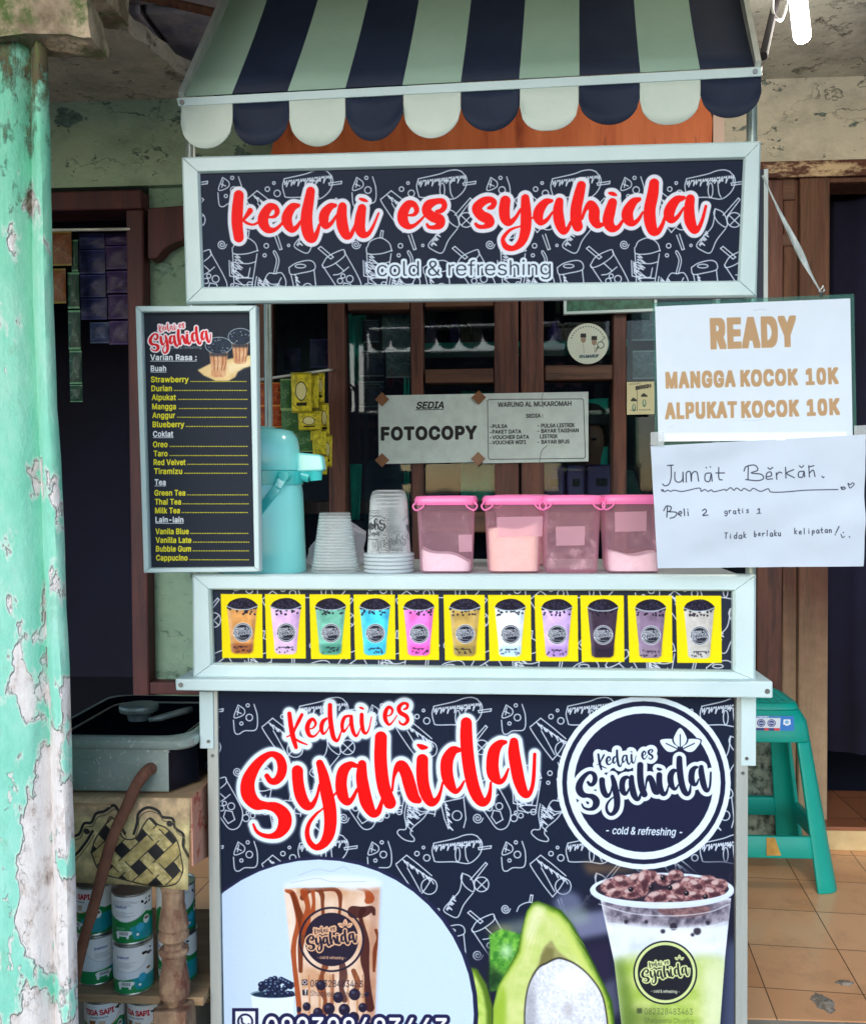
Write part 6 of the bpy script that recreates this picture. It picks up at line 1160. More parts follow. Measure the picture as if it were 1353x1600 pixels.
# ------------------------------------------------------------------ stove on its little table, left
YF = -.06                                               # front of the table
def table():
    zt = P(200, 1250, YF).z; xa, xb = P(70, 1300, YF).x, P(300, 1300, YF).x
    T = thing('wooden_shelf_table', 'old wooden table with turned legs and a low shelf holding milk cans', 'table', V((xa + xb) / 2, .12, 0))
    zs = P(200, 1549, -.02).z; xsl, xsr = P(60, 1550, -.02).x, P(322, 1550, -.02).x
    mb = MB(); mb.box((xa, YF + .012, zt - .03), (xb - .004, .34, zt - .002)); mb.build('table_top', M['shelf'], T, bevel=.003)
    mb = MB(); mb.box((xsl, -.035, zs - .016), (xsr, .34, zs)); mb.build('shelf', M['shelf'], T, bevel=.002)
    mb = MB(); mb.box((xsl, -.03, .0), (xsr, .34, .02)); mb.build('low_shelf', M['shelf'], T, bevel=.002)
    prof = [(1366, 15), (1386, 20), (1392, 18), (1410, 18), (1436, 22.5), (1447, 24), (1452, 21), (1456, 24), (1464, 24), (1468, 20), (1472, 16), (1478, 15), (1481, 24), (1487, 24.5), (1491, 20), (1505, 19), (1525, 23), (1542, 25), (1553, 24), (1563, 17), (1568, 16)]
    Yl = YF + .008; k = (Yl + 1.775) / 1500; pz = [(r * k, P(272, y, Yl).z) for y, r in prof][::-1]
    cx = P(272, 1470, Yl).x; zb = pz[0][1]
    for x, y in ((cx, Yl), (cx - .28, Yl), (cx, .3), (cx - .28, .3)):
        mb = MB(); mb.lathe([(0, pz[0][1] - .004)] + pz + [(.012, zt - .031)], (x, y, 0), 24); mb.box((x - .031, y - .03, 0), (x + .031, y + .03, zb)); mb.build('leg', M['tablewood'], T, bevel=.003)
    # carton laid over the table top, its printed flap hanging down in front
    c = Canvas(420, 280, None, 1, (206, 190, 136)); ketupat(c); m = img_mat('printed_carton', c.image('carton_print'), rough=.55, bump=.15)
    K = thing('flattened_carton', 'flattened cardboard carton with a woven palm pattern draped over the table under the stove', 'carton', V((xa + xb) / 2, .1, zt))
    x0, x1 = P(92, 1262, YF).x, P(300, 1262, YF).x; mb = MB(); n = 14
    from mathutils import noise as mn
    mb.box((x0 - .02, YF - .002, zt), (x1 + .001, .33, zt + .006)); mb.build('top_sheet', M['card'], K, bevel=.002)
    mb = MB(); zb = P(200, 1384, YF).z; base = 0; nx, nz = 20, 12
    for j in range(nz + 1):
        for i in range(nx + 1):
            a, b = i / nx, j / nz; x = x0 + (x1 - x0) * a; z = zt + .006 + (zb - zt - .006) * b; drop = .006 * math.sin(a * 3.1) * b
            mb.v.append(V(x - .004 * b * (a > .9), YF - .003 - .010 * math.sin(b * 1.6) + mn.noise(V(a * 5, b * 4, 0)) * .004 * b, z + drop - (.01 * (1 - a) ** 2 * b * -1)))
    for j in range(nz):
        for i in range(nx):
            q = (j * (nx + 1) + i, (j + 1) * (nx + 1) + i, (j + 1) * (nx + 1) + i + 1, j * (nx + 1) + i + 1); mb.f.append(q); mb.uv[len(mb.f) - 1] = [(k % (nx + 1) / nx, 1 - k // (nx + 1) / nz) for k in q]
    o = mb.build('front_flap', m, K, smooth=True); s = o.modifiers.new('thick', 'SOLIDIFY'); s.thickness = .002; s.offset = 1
    mb = MB(); A = [V(x1 + .002, YF - .004, zt + .006), V(x1 + .004, .26, zt + .006), V(x1 + .012, .24, P(322, 1335, .2).z), V(x1 + .006, .05, P(305, 1352, YF).z - .02), V(x1 + .003, YF - .004, P(300, 1352, YF).z)]
    mb.add(A + [a + V(-.003, 0, 0) for a in A], [tuple(range(5)), tuple(5 + i for i in reversed(range(5)))] + [(i, i + 5, (i + 1) % 5 + 5, (i + 1) % 5) for i in range(5)]); mb.build('side_flap', M['card_pink'], K)
    mb = MB(); p0, p1 = P(112, 1256, YF - .01), P(172, 1258, YF - .01); mb.add([p0, p1, P(190, 1240, YF + .03), p0 + V(0, .05, .012)], [(0, 1, 2, 3)]); o = mb.build('torn_edge', M['card'], K); s = o.modifiers.new('thick', 'SOLIDIFY'); s.thickness = .004
    return zt + .0065, zs, xsr
def ketupat(c):
    ink = (34, 34, 36); lt, md = (222, 206, 150), (176, 158, 96); s = c.W / 182.; U = lambda x, y: ((x - 118) * s, (y - 1265) * 280 / 120.)
    c.poly([(0, 0), (420, 0), (420, 70), (0, 60)], (206, 176, 136), 8, .9); c.img *= (1 + .12 * (vnoise(c.H, c.W, 30, 4)[..., None] - .5))
    out = [(166, 1342), (171, 1325), (180, 1310), (186, 1302), (192, 1292), (200, 1300), (208, 1318), (218, 1322), (228, 1318), (238, 1300), (246, 1292), (256, 1300), (268, 1305), (282, 1320), (290, 1345), (292, 1362), (280, 1378), (250, 1384), (210, 1378), (180, 1368)]
    c.clip_to([U(*p) for p in out]); c.poly([U(*p) for p in out], ink)
    W_, S_ = 24, 46                                       # strips in two directions, over and under
    def bar(x, y, d, L, k):
        n = 26; p = [(x - L, y - d * L), (x + L, y + d * L), (x + L + W_, y + d * L), (x - L + W_, y - d * L)]
        c.poly([U(*q) for q in p], lt if d > 0 else (206, 186, 124), tex=(md, 9, k + 30, 1.8)); c.seg([U(*p[0]), U(*p[1])], 1.5, ink); c.seg([U(*p[3]), U(*p[2])], 1.5, ink)
    for k in range(-4, 6): bar(216 + k * S_, 1340, -1, 150, k)
    for k in range(-4, 6): bar(222 + k * S_, 1340, 1, 150, k + 9)
    for i in range(-4, 6):
        for j in range(-4, 6):
            if (i + j) % 2: continue
            x = ((216 + i * S_) + (222 + j * S_)) / 2; y = 1340 + ((216 + i * S_) - (222 + j * S_)) / 2; bar(x, y, -1, 15, i * 3 + j)
    c.clip_to(None); c.img *= (.72 + .5 * vnoise(c.H, c.W, 24, 17, 5)[..., None] ** 1.2); 
    c.line([U(*p) for p in out + out[:1]], 2.2, (60, 54, 44))
    for pts in ([(118, 1372), (126, 1356), (122, 1344), (134, 1338), (140, 1322), (150, 1316), (156, 1302), (166, 1300), (172, 1288), (184, 1284), (196, 1276), (204, 1288), (207, 1306), (212, 1314)], [(224, 1314), (228, 1300), (230, 1286), (242, 1278), (256, 1282), (262, 1290), (276, 1292), (280, 1304), (292, 1312), (292, 1326), (299, 1340)], [(130, 1378), (142, 1350), (150, 1340), (160, 1326), (168, 1312)], [(118, 1384), (124, 1374), (130, 1362)]):
        c.line([U(*p) for p in pts], 4.2, ink); c.line([U(x + 2, y + 5) for x, y in pts], 1.6, (98, 88, 60))
    for x, y in ((136, 1346), (160, 1312), (272, 1298)): c.line([U(x + a, y + b) for a, b in spiral(0, 0, 4)], 2, ink)
def can_art():
    out = []
    for kind in (0, 1, 2):
        c = Canvas(640, 270, None, 1, (232, 236, 232) if kind != 1 else (222, 230, 236)); r = np.random.default_rng(kind); gr, tl, rd = (22, 132, 66), (26, 150, 160), (196, 34, 44); ink = (40, 46, 50)
        for ox in (-640, 0, 640):
            X = 480 + ox
            c.poly([(X - 320, 150), (X - 150, 150), (X - 110, 110), (X - 60, 132), (X, 142), (X + 60, 132), (X + 110, 100), (X + 150, 120), (X + 320, 120), (X + 320, 270), (X - 320, 270)], gr if kind != 1 else (30, 140, 80), smooth=False)
            c.poly([(X + 20, 180), (X + 150, 150), (X + 320, 160), (X + 320, 235), (X + 120, 262), (X + 40, 250)], tl); c.poly([(X - 320, 210), (X - 200, 190), (X - 150, 240), (X - 320, 262)], tl if kind == 1 else (16, 112, 60))
            if kind == 1: c.poly([(X - 320, 0), (X + 320, 0), (X + 320, 172), (X + 60, 180), (X - 60, 196), (X - 320, 184)], (226, 232, 236))
            c.ell(X, 60, 110, 84, (238, 240, 238)); c.line([(X - 108, 74), (X - 70, 122), (X, 146), (X + 70, 122), (X + 108, 74)], 2.2, (230, 150, 60) if kind == 0 else (200, 206, 204))
            for _ in range(7): c.ell(X + r.uniform(80, 140), r.uniform(20, 60), r.uniform(5, 11), r.uniform(4, 9), (24, 26, 28), rot=r.uniform(0, 3))
            if kind == 0:
                c.text('TIGA SAPI', (X - 84, 66), (X + 74, 58), 30, rd, bold=2); c.text('kental manis', (X - 50, 84), (X + 44, 80), 10, ink); c.poly([(X - 60, 100), (X - 20, 96), (X - 28, 130), (X - 52, 132)], (150, 96, 56)); c.poly([(X - 6, 100), (X + 30, 98), (X + 26, 128), (X, 132)], (214, 190, 160))
            else:
                c.text('Indofood', (X - 62, 66), (X + 4, 64), 14, (60, 74, 150), bold=.5)
                for k in range(5): c.seg([(X - 78, 26 + k * 7 - (60 if kind == 1 else 0)), (X + r.uniform(20, 70), 25 + k * 7 - (60 if kind == 1 else 0))], .7, (120, 126, 130))
                for k in range(6): c.seg([(X - 60, 88 + k * 6), (X + r.uniform(0, 50), 88 + k * 6)], .7, (150, 154, 156))
            c.poly([(X - 60, 212), (X - 44, 200), (X + 20, 200), (X + 34, 206), (X + 28, 222), (X + 18, 226), (X + 14, 246), (X + 4, 246), (X + 2, 232), (X - 36, 232), (X - 40, 248), (X - 50, 248), (X - 54, 226)], (236, 240, 238))
            for k in range(14): c.seg([(X - 34 + k * 3.4, 206), (X - 34 + k * 3.4, 224)], .5 + .5 * (k % 3 == 0), ink)
            c.ell(X + 74, 186, 22, 26, (60, 170, 200)); c.ell(X + 112, 150, 20, 26, (232, 236, 236)); c.ell(X + 112, 142, 14, 8, (120, 74, 50)); c.ell(X - 200, 120, 18, 20, (230, 230, 220)); c.ell(X + 60, 226, 8, 8, (238, 240, 240))
            for k in range(4): c.seg([(X - 58, 184 + k * 4 - 4), (X - 6, 184 + k * 4 - 4)], .6, (190, 214, 196))
        c.grain(.06, kind + 3, 3); out.append(img_mat('can_label_%d' % kind, c.image('can_label_%d' % kind), rough=.3, spec=.5))
    return out
def cans(zs, xsr):
    mats_ = can_art(); protos = {}; k = (.01 + 1.775) / 1500; R, Hh = .0372, .0945
    zt0 = zs + .0005; row = [(139, 1500, .03), (197, 1500, .0), (266, 1500, .035)]
    lay = [(139, 0, .03, 1, 'milk can with teal label, left of the lower layer beside the mint pillar'), (197, 0, .0, 1, 'milk can with a white text label, middle of the lower layer'), (268, 0, .04, 2, 'milk can behind the turned table leg in the lower layer'),
           (137, 1, .032, 0, 'milk can with red SAPI lettering stacked at the left under the carton flap'), (196, 1, .002, 2, 'milk can with a green cow label stacked in the middle under the carton flap'), (266, 1, .042, 2, 'milk can stacked behind the top of the turned table leg'),
           (150, -1, .01, 0, 'milk can with TIGA SAPI lettering standing below the shelf beside the pillar'), (218, -1, .03, 0, 'milk can with TIGA SAPI lettering standing below the shelf next to the table leg')]
    rot = [.9, .1, -.5, -.55, .05, .5, .15, -.25]
    for i, (px, lv, Y, kd, lab) in enumerate(lay):
        x = P(px, 1500, Y - R).x; z = zt0 + lv * (Hh + .0006) if lv >= 0 else P(150, 1567, Y - R).z - Hh
        at = V(x, Y, z)
        if lv < 0: at.z = max(at.z, .021)
        if kd not in protos:
            T = thing('milk_can', lab, 'can', at, 'cans of sweet milk on the wooden table shelves'); protos[kd] = T
            mb = MB(); mb.lathe([(R, .004), (R, Hh - .004)], at, 48, uvrange=(.004, Hh - .004)); mb.build('label', mats_[kd], T, smooth=True)
            mb = MB(); mb.lathe([(0, .002), (R - .003, .002), (R - .002, 0), (R + .0006, 0), (R + .0009, .002), (R + .0002, .0039)], at, 48); mb.build('tin_rim', M['tin'], T, smooth=True, auto=40); mb = MB(); mb.lathe([(R + .0002, Hh - .0039), (R + .0009, Hh - .002), (R + .0006, Hh), (R - .002, Hh), (R - .003, Hh - .003), (0, Hh - .003)], at, 48); mb.build('tin_rim', M['tin'], T, smooth=True, auto=40)
        else: T = copy_tree(protos[kd]); T['label'] = lab; T.location = at
        T.rotation_euler.z = rot[i]
    return
def stove(zt):
    Y0 = -.045; T = thing('gas_stove', 'dusty one burner gas stove with a black pan tray on the small table', 'gas stove', V(P(200, 1200, .1).x, .12, zt))
    x0, x1 = P(60, 1200, Y0).x, P(264, 1200, Y0).x; x2 = P(312, 1200, .03).x; zb = zt + .004; zm = P(200, 1170, Y0).z; zr = P(200, 1158, Y0).z; YB = .30
    ol = [V(x0, Y0, 0), V(x1, Y0, 0), V(x2, Y0 + .07, 0), V(x2, YB, 0), V(x0, YB, 0)]; n = 5
    mb = MB(); A = [p + V(0, 0, zb) for p in ol]; B = [p + V(0, 0, zm - .002) for p in ol]
    mb.add(A + B, [tuple(reversed(range(n))), tuple(n + i for i in range(n))]); mb.f += [(i, (i + 1) % n, (i + 1) % n + n, i + n) for i in range(n)]
    mb.mi = {3: 1, 4: 1}; mb.build('body', [M['steel'], M['black']], T, bevel=.003)
    mb = MB(); mb.box((x0 - .004, Y0 - .004, zm - .006), (x1 + .002, Y0 + .001, zm + .001)); pr = [P(108, 1184, Y0), P(150, 1186, Y0), P(156, 1194, Y0), P(155, 1220, Y0), P(148, 1226, Y0), P(106, 1226, Y0)]
    for a, b in zip(pr[:-1], pr[1:]): mb.tube([a - V(0, .001, 0), b - V(0, .001, 0)], .0016, 8)
    mb.build('front_trim', M['steel'], T)
    # pressed tray with a raised rounded rim and a sunken pan
    def rr(xa, ya, xb, yb, r, z, n=7):
        out = []
        for cx, cy, a0 in ((xb - r, ya + r, -math.pi / 2), (xb - r, yb - r, 0), (xa + r, yb - r, math.pi / 2), (xa + r, ya + r, math.pi)):
            for i in range(n): a = a0 + math.pi / 2 * i / (n - 1); out.append(V(cx + r * math.cos(a), cy + r * math.sin(a), z))
        return out
    xa, xb, ya, yb = x0 - .006, P(319, 1150, .02).x, Y0 - .012, YB + .012; L = []
    for d, z in ((.004, zm + .001), (0, zm + .006), (.0, zr + .003), (.006, zr + .009), (.016, zr + .010), (.026, zr + .004), (.034, zr - .004), (.06, zr - .0085), (.10, zr - .0085)): L.append(rr(xa + d, ya + d, xb - d, yb - d, .035 + (.012 if .01 < d < .05 else 0), z))
    mb = MB(); m = len(L[0]); mb.add([v for q in L for v in q], [(k * m + i, k * m + (i + 1) % m, (k + 1) * m + (i + 1) % m, (k + 1) * m + i) for k in range(len(L) - 1) for i in range(m)] + [tuple((len(L) - 1) * m + i for i in range(m))])
    for i, f in enumerate(mb.f):
        if i // m >= 4: mb.mi[i] = 1
    mb.build('pan_tray', [M['steel'], M['pan']], T, smooth=True, auto=45)
    lp = L[6]; mb = MB(); mb.tube([q + V(0, 0, .003) for q in lp] + [lp[0] + V(0, 0, .003)], .0022, 8); mb.build('pan_trim', M['tin'], T, smooth=True)
    c = P(218, 1122, .15); kk = (.15 + 1.775) / 1500; r = 31 * kk; zc = zr - .0075
    mb = MB(); mb.lathe([(r * .55, zc), (r * .6, zc + .012), (r * .96, zc + .018), (r, zc + .021), (r, zc + .028), (r * .97, zc + .031), (r * .4, zc + .033), (0, zc + .0335)], (c.x, c.y, 0), 48); bu = mb.build('burner', M['burner'], T, smooth=True, auto=40)
    mb = MB()
    for i in range(40): a = 2 * math.pi * i / 40; mb.tube([V(c.x + math.cos(a) * (r - .001), c.y + math.sin(a) * (r - .001), zc + .0245), V(c.x + math.cos(a) * (r + .0006), c.y + math.sin(a) * (r + .0006), zc + .0245)], .0011, 6)
    mb.build('flame_port', M['black'], bu)
    mb = MB(); mb.tube([V(c.x + .03, c.y - .028, zc + .006), V(c.x + .05, c.y - .02, zc + .008), V(c.x + .085, c.y + .01, zc + .014), V(c.x + .1, c.y + .03, zc + .014)], [.005, .007, .007, .007], 10); mb.build('gas_pipe', M['burner'], T, smooth=True)
    p = P(290, 1212, .02); mb = MB(); mb.tube([V(x2 - .01, Y0 + .12, P(300, 1202, .05).z), V(x2 + .012, Y0 + .115, P(300, 1202, .05).z)], .010, 14); mb.build('knob', M['black'], T, bevel=.001)
    h = [P(238, 1200, Y0 + .004), P(231, 1204, Y0 - .016), P(223, 1213, Y0 - .030), P(212, 1230, Y0 - .040), P(198, 1262, Y0 - .048), P(178, 1305, Y0 - .056), P(162, 1360, Y0 - .06), P(146, 1420, Y0 - .062), P(130, 1475, Y0 - .06), P(118, 1530, Y0 - .05), P(104, 1600, -.1)]
    C = catmull([tuple(q) for q in h], 5); rj = random.Random(3); mb = MB(); mb.tube([V(*q) for q in C], [.0112 + rj.uniform(-.0006, .0006) - .002 * i / len(C) for i in range(len(C))], 16)
    tagp(mb.build('gas_hose', M['hose'], None, smooth=True, org=h[0], auto=60), 'dusty brown rubber gas hose hanging down from the stove front', 'hose')
zt, zs, xsr = table(); cans(zs, xsr); stove(zt)

# ------------------------------------------------------------------ stool
def stool():
    Yf = .79; f = P(1318, 1391, Yf); cx = P(1200, 1391, Yf).x; hb = f.x - cx; z0 = ZT + .001; hh = P(1210, 1112, Yf + .06).z - z0; ht = hb * .655; cy = Yf + hb
    T = thing('plastic_stool', 'teal plastic stool with a sticker standing on the terracotta tiles behind the cart', 'stool', V(cx, cy, z0)); N = 128
    LV = [0, .03, .06, .0874, .115, .1426, .17, .21, .25, .29, .33, .36, .379, .398, .415, .43, .445, .46]; LV = [v / .46 * hh for v in LV]
    def pt(i, z):
        t = z / hh; w = hb + (ht - hb) * t - .014 * max(0, t - .93) / .07; a = 2 * math.pi * (i + .5) / N; c, s = math.cos(a), math.sin(a); p = 8 - 2.5 * t; d = (abs(c) ** p + abs(s) ** p) ** (-1 / p); return V(cx + c * d * w, cy + s * d * w, z0 + z)
    G = {'leg': [MB() for _ in range(4)], 'crossbar': [MB() for _ in range(4)], 'apron': [MB()]}
    for i in range(N):
        a = (i + .5) / N * 4 + .5; side = int(a) % 4; u = abs((a % 1) - .5) * 2                      # u: 0 mid side, 1 corner
        for j in range(len(LV) - 1):
            zm = (LV[j] + LV[j + 1]) / 2 / hh; corner = (int((i + 1) / N * 4)) % 4; legw = .76
            if zm > .825: mb = G['apron'][0]
            elif u > legw: mb = G['leg'][int((i + .5) / N * 4) % 4]
            elif .19 < zm < .31: mb = G['crossbar'][side]
            else: continue
            b = len(mb.v); mb.v += [pt(i - .5, LV[j]), pt(i + .5, LV[j]), pt(i + .5, LV[j + 1]), pt(i - .5, LV[j + 1])]; mb.f.append((b, b + 1, b + 2, b + 3))
    import bmesh
    for nm, L in G.items():
        for mb in L:
            o = mb.build(nm, M['stool'], T, smooth=True); bm = bmesh.new(); bm.from_mesh(o.data); bmesh.ops.remove_doubles(bm, verts=bm.verts, dist=1e-5); bm.to_mesh(o.data); bm.free(); o.data.polygons.foreach_set('use_smooth', [True] * len(o.data.polygons))
            s = o.modifiers.new('thick', 'SOLIDIFY'); s.thickness = .018 if nm == 'crossbar' else .012; s.offset = -1; bv = o.modifiers.new('b', 'BEVEL'); bv.width = .003; bv.segments = 2; bv.limit_method = 'ANGLE'; bv.angle_limit = math.radians(60)
    mb = MB(); rings = []
    for s, z in ((1, hh), (.985, hh + .007), (.955, hh + .013), (.91, hh + .016), (.85, hh + .0165), (.8, hh + .0155), (0.4, hh + .0155)): rings.append([V(cx + (p.x - cx) * s, cy + (p.y - cy) * s, z0 + z) for p in (pt(i, hh) for i in range(N))])
    mb.add([v for r in rings for v in r], [(k * N + i, k * N + (i + 1) % N, (k + 1) * N + (i + 1) % N, (k + 1) * N + i) for k in range(len(rings) - 1) for i in range(N)] + [tuple((len(rings) - 1) * N + i for i in range(N))])
    st = mb.build('seat', M['stool'], T, smooth=True, auto=50); mb = MB(); w = ht * .74
    for i in range(9):
        for j in range(9):
            x, y = cx + (i - 4) * w / 4.4, cy + (j - 4) * w / 4.4; d = w / 9.5; z = z0 + hh + .0155; s = 1 if (i + j) % 2 else -1
            A = [V(x - d, y, z), V(x, y - d * .5, z), V(x + d, y, z), V(x, y + d * .5, z)]; mb.add(A + [V(x + (a.x - x) * .7, y + (a.y - y) * .7, z + .0022) for a in A], [(4, 5, 6, 7), (0, 1, 5, 4), (1, 2, 6, 5), (2, 3, 7, 6), (3, 0, 4, 7)])
    mb.build('grip_pattern', M['stool'], st)
    # sticker on the apron and tape on the crossbar
    c = Canvas(420, 150, None, 1, (216, 226, 236)); c.poly([(300, 0), (420, 0), (420, 150), (290, 150)], (40, 120, 200)); c.poly([(0, 0), (300, 0), (300, 22), (0, 22)], (60, 130, 190)); c.poly([(0, 124), (290, 124), (290, 150), (0, 150)], (44, 54, 120)); c.poly([(150, 124), (190, 124), (190, 150), (150, 150)], (210, 60, 70)); c.poly([(240, 124), (290, 124), (290, 150), (240, 150)], (210, 60, 70))
    for x in (30, 120, 215): c.ell(x, 74, 38, 40, (50, 58, 120)); c.ell(x, 74, 31, 33, (196, 206, 230)); c.ell(x, 74, 25, 27, (60, 68, 130)); c.poly([(x - 20, 70), (x + 20, 70), (x + 20, 80), (x - 20, 80)], (196, 206, 230))
    c.text('TABURET', (80, 17), (190, 17), 12, (240, 244, 250), bold=1); c.poly([(325, 34), (385, 34), (390, 84), (355, 100), (320, 84)], (226, 236, 246)); c.ell(355, 62, 18, 18, (120, 180, 220))
    def front(px, py): 
        z = P(px, py, Yf + .05).z - z0; t = z / hh; w = hb + (ht - hb) * t; p = P(px, py, cy - w - .0012); return p
    mb = MB(); q = [(1168, 1118), (1240, 1119), (1240, 1142), (1168, 1141)]; A = [front(*x) for x in q]; mb.add(A + [a + V(0, .0008, 0) for a in A], [(3, 2, 1, 0), (4, 5, 6, 7), (0, 1, 5, 4), (1, 2, 6, 5), (2, 3, 7, 6), (3, 0, 4, 7)]); mb.uv[0] = [(0, 0), (1, 0), (1, 1), (0, 1)]; mb.build('sticker', img_mat('stool_sticker', c.image('stool_sticker'), rough=.4), T)
    mb = MB(); A = [front(*x) for x in [(1197, 1309), (1210, 1309), (1220, 1337), (1197, 1337)]]; mb.add(A + [a + V(0, .0006, 0) for a in A], [(3, 2, 1, 0), (4, 5, 6, 7), (0, 1, 5, 4), (1, 2, 6, 5), (2, 3, 7, 6), (3, 0, 4, 7)]); mb.build('tape', mat('yellow_brown_tape', (196, 150, 56), (160, 118, 40), rough=.4, scale=30), T)
stool()
def splash():
    for i, (px, py, a, b, lab) in enumerate(((1285, 1566, .020, .035, 'larger grey dried cement splash on the floor tiles at the lower right'), (1319, 1536, .02, .011, 'smaller dark cement splash on the floor tiles at the lower right'))):
        c = PZ(px, py, ZT + .0005); mb = MB(); n = 22; r = random.Random(i); q = [(1 + .25 * r.uniform(-1, 1)) for _ in range(n)]
        mb.v = [V(c.x + a * q[k] * math.cos(2 * math.pi * k / n), c.y + b * q[k] * math.sin(2 * math.pi * k / n), c.z) for k in range(n)] + [V(c.x + a * .6 * q[k] * math.cos(2 * math.pi * k / n), c.y + b * .6 * q[k] * math.sin(2 * math.pi * k / n), c.z + .003) for k in range(n)]
        mb.f = [(k, (k + 1) % n, (k + 1) % n + n, k + n) for k in range(n)] + [tuple(n + k for k in range(n))]; tagp(mb.build('cement_splash', mat('dried_cement', (112, 104, 92), (178, 164, 146), rough=.95, scale=60, bump=.6), None, smooth=True, org=c), lab, 'cement splash', 'cement splashes on the floor tiles')
splash()
# ------------------------------------------------------------------ lamp under the porch ceiling
def lamp():
    Y = .30; a, b = P(1252.5, 54, Y), P(1242, -40, Y); u = (b - a).normalized(); r = 13 * (Y + 1.775) / 1500; L = (b - a).length
    top = a + u * L * 1.25; T = thing('hanging_lamp', 'lit white tube lamp hanging under the porch ceiling beside the awning', 'lamp', V(top.x, top.y, CZ))
    mb = MB(); mb.tube([a - u * r * (1 - .001), a - u * r * .95, a - u * r * .75, a - u * r * .4, a, b, top], [r * .05, r * .35, r * .7, r * .93, r, r, r * .95], 24); mb.build('lit_tube', M['lamp'], T, smooth=True); pl_ = bpy.data.lights.new('lamp_light', 'POINT'); pl_.energy = 7; pl_.shadow_soft_size = .02; pl_.color = (1, .93, .82); lo_ = bpy.data.objects.new('lamp_light', pl_); COL.objects.link(lo_); lo_.location = a - u * (r + .03)
    mb = MB(); mb.tube([top, top + u * .05], [r * 1.1, r * .8], 20); cp = mb.build('socket', M['lampcap'], T, smooth=True, auto=40)
    mb = MB(); mb.tube([top + u * .05, V(top.x, top.y, CZ)], .003, 8); mb.build('cord', M['black'], T)
    mb = MB(); c = P(1217, 0, Y); n = 24; pts = [c + V(.014 * math.cos(2 * math.pi * i / n), .004 * math.sin(i), .043 * math.sin(2 * math.pi * i / n)) for i in range(n + 1)]; mb.tube(pts, .0032, 8); mb.tube([pts[n // 4], V(pts[n // 4].x + .01, Y, CZ)], .0025, 8)
    tagp(mb.build('wire_loop', M['lampcap'], None, smooth=True, org=V(c.x, Y, CZ)), 'pale loop of cable hanging next to the lit lamp', 'cable')
lamp()
# ------------------------------------------------------------------ hanging sachets and goods behind the glass
def foil(name, base, accent, seed, blank=None, words=None):
    c = Canvas(120, 150, None, 1, base); r = np.random.default_rng(seed); c.img *= (.75 + .5 * vnoise(150, 120, 16, seed)[..., None])
    c.poly([(0, 0), (120, 0), (120, 8), (0, 8)], accent); c.poly([(0, 142), (120, 142), (120, 150), (0, 150)], accent)
    for _ in range(9): x, y = r.uniform(10, 110), r.uniform(14, 136); c.line([(x, y), (x + r.uniform(-30, 30), y + r.uniform(-20, 20)), (x + r.uniform(-40, 40), y + r.uniform(-30, 30))], r.uniform(.8, 2.4), accent, .6)
    if blank: c.ell(60, 70, 34, 36, (30, 28, 22)); c.ell(60, 70, 30, 32, blank); c.poly([(30, 112), (92, 112), (92, 124), (30, 124)], (40, 30, 20))
    if words: c.poly([(14, 18), (106, 18), (106, 40), (14, 40)], accent, 1, .6); c.text(words, (18, 36), (102, 36), 14, (24, 26, 24), bold=1)
    return img_mat(name, c.image(name), rough=.45, spec=.25, bump=.3)
def strip(name, label, group, cells, Y, m, bulge=.006, wob=0, seed=1):
    mb = MB(); r = random.Random(seed); n = 6; org = P(*cells[0][:2], Y)
    for x0, y0, x1, y1 in cells:
        a, b = P(x0, y0, Y), P(x1, y1, Y); base = len(mb.v); tl = r.uniform(-wob, wob)
        for k in (0, 1):
            for j in range(n + 1):
                for i in range(n + 1):
                    s, t = i / n, j / n; e = (math.sin(math.pi * s) * math.sin(math.pi * t)) ** .5; d = e * bulge * (1 + .5 * math.sin(s * 9 + t * 7 + x0)) + .0004
                    mb.v.append(V(a.x + (b.x - a.x) * s + tl * t, Y + (-d if k == 0 else d), a.z + (b.z - a.z) * t))
        w = n + 1
        for j in range(n):
            for i in range(n):
                q = (base + j * w + i, base + (j + 1) * w + i, base + (j + 1) * w + i + 1, base + j * w + i + 1); uv = [(i / n, 1 - j / n), (i / n, 1 - (j + 1) / n), ((i + 1) / n, 1 - (j + 1) / n), ((i + 1) / n, 1 - j / n)]
                mb.f.append(q); mb.uv[len(mb.f) - 1] = uv; mb.f.append(tuple(x + w * w for x in reversed(q))); mb.uv[len(mb.f) - 1] = uv[::-1]
    return tagp(mb.build(name, m, None, smooth=True, org=org), label, 'sachets', group)
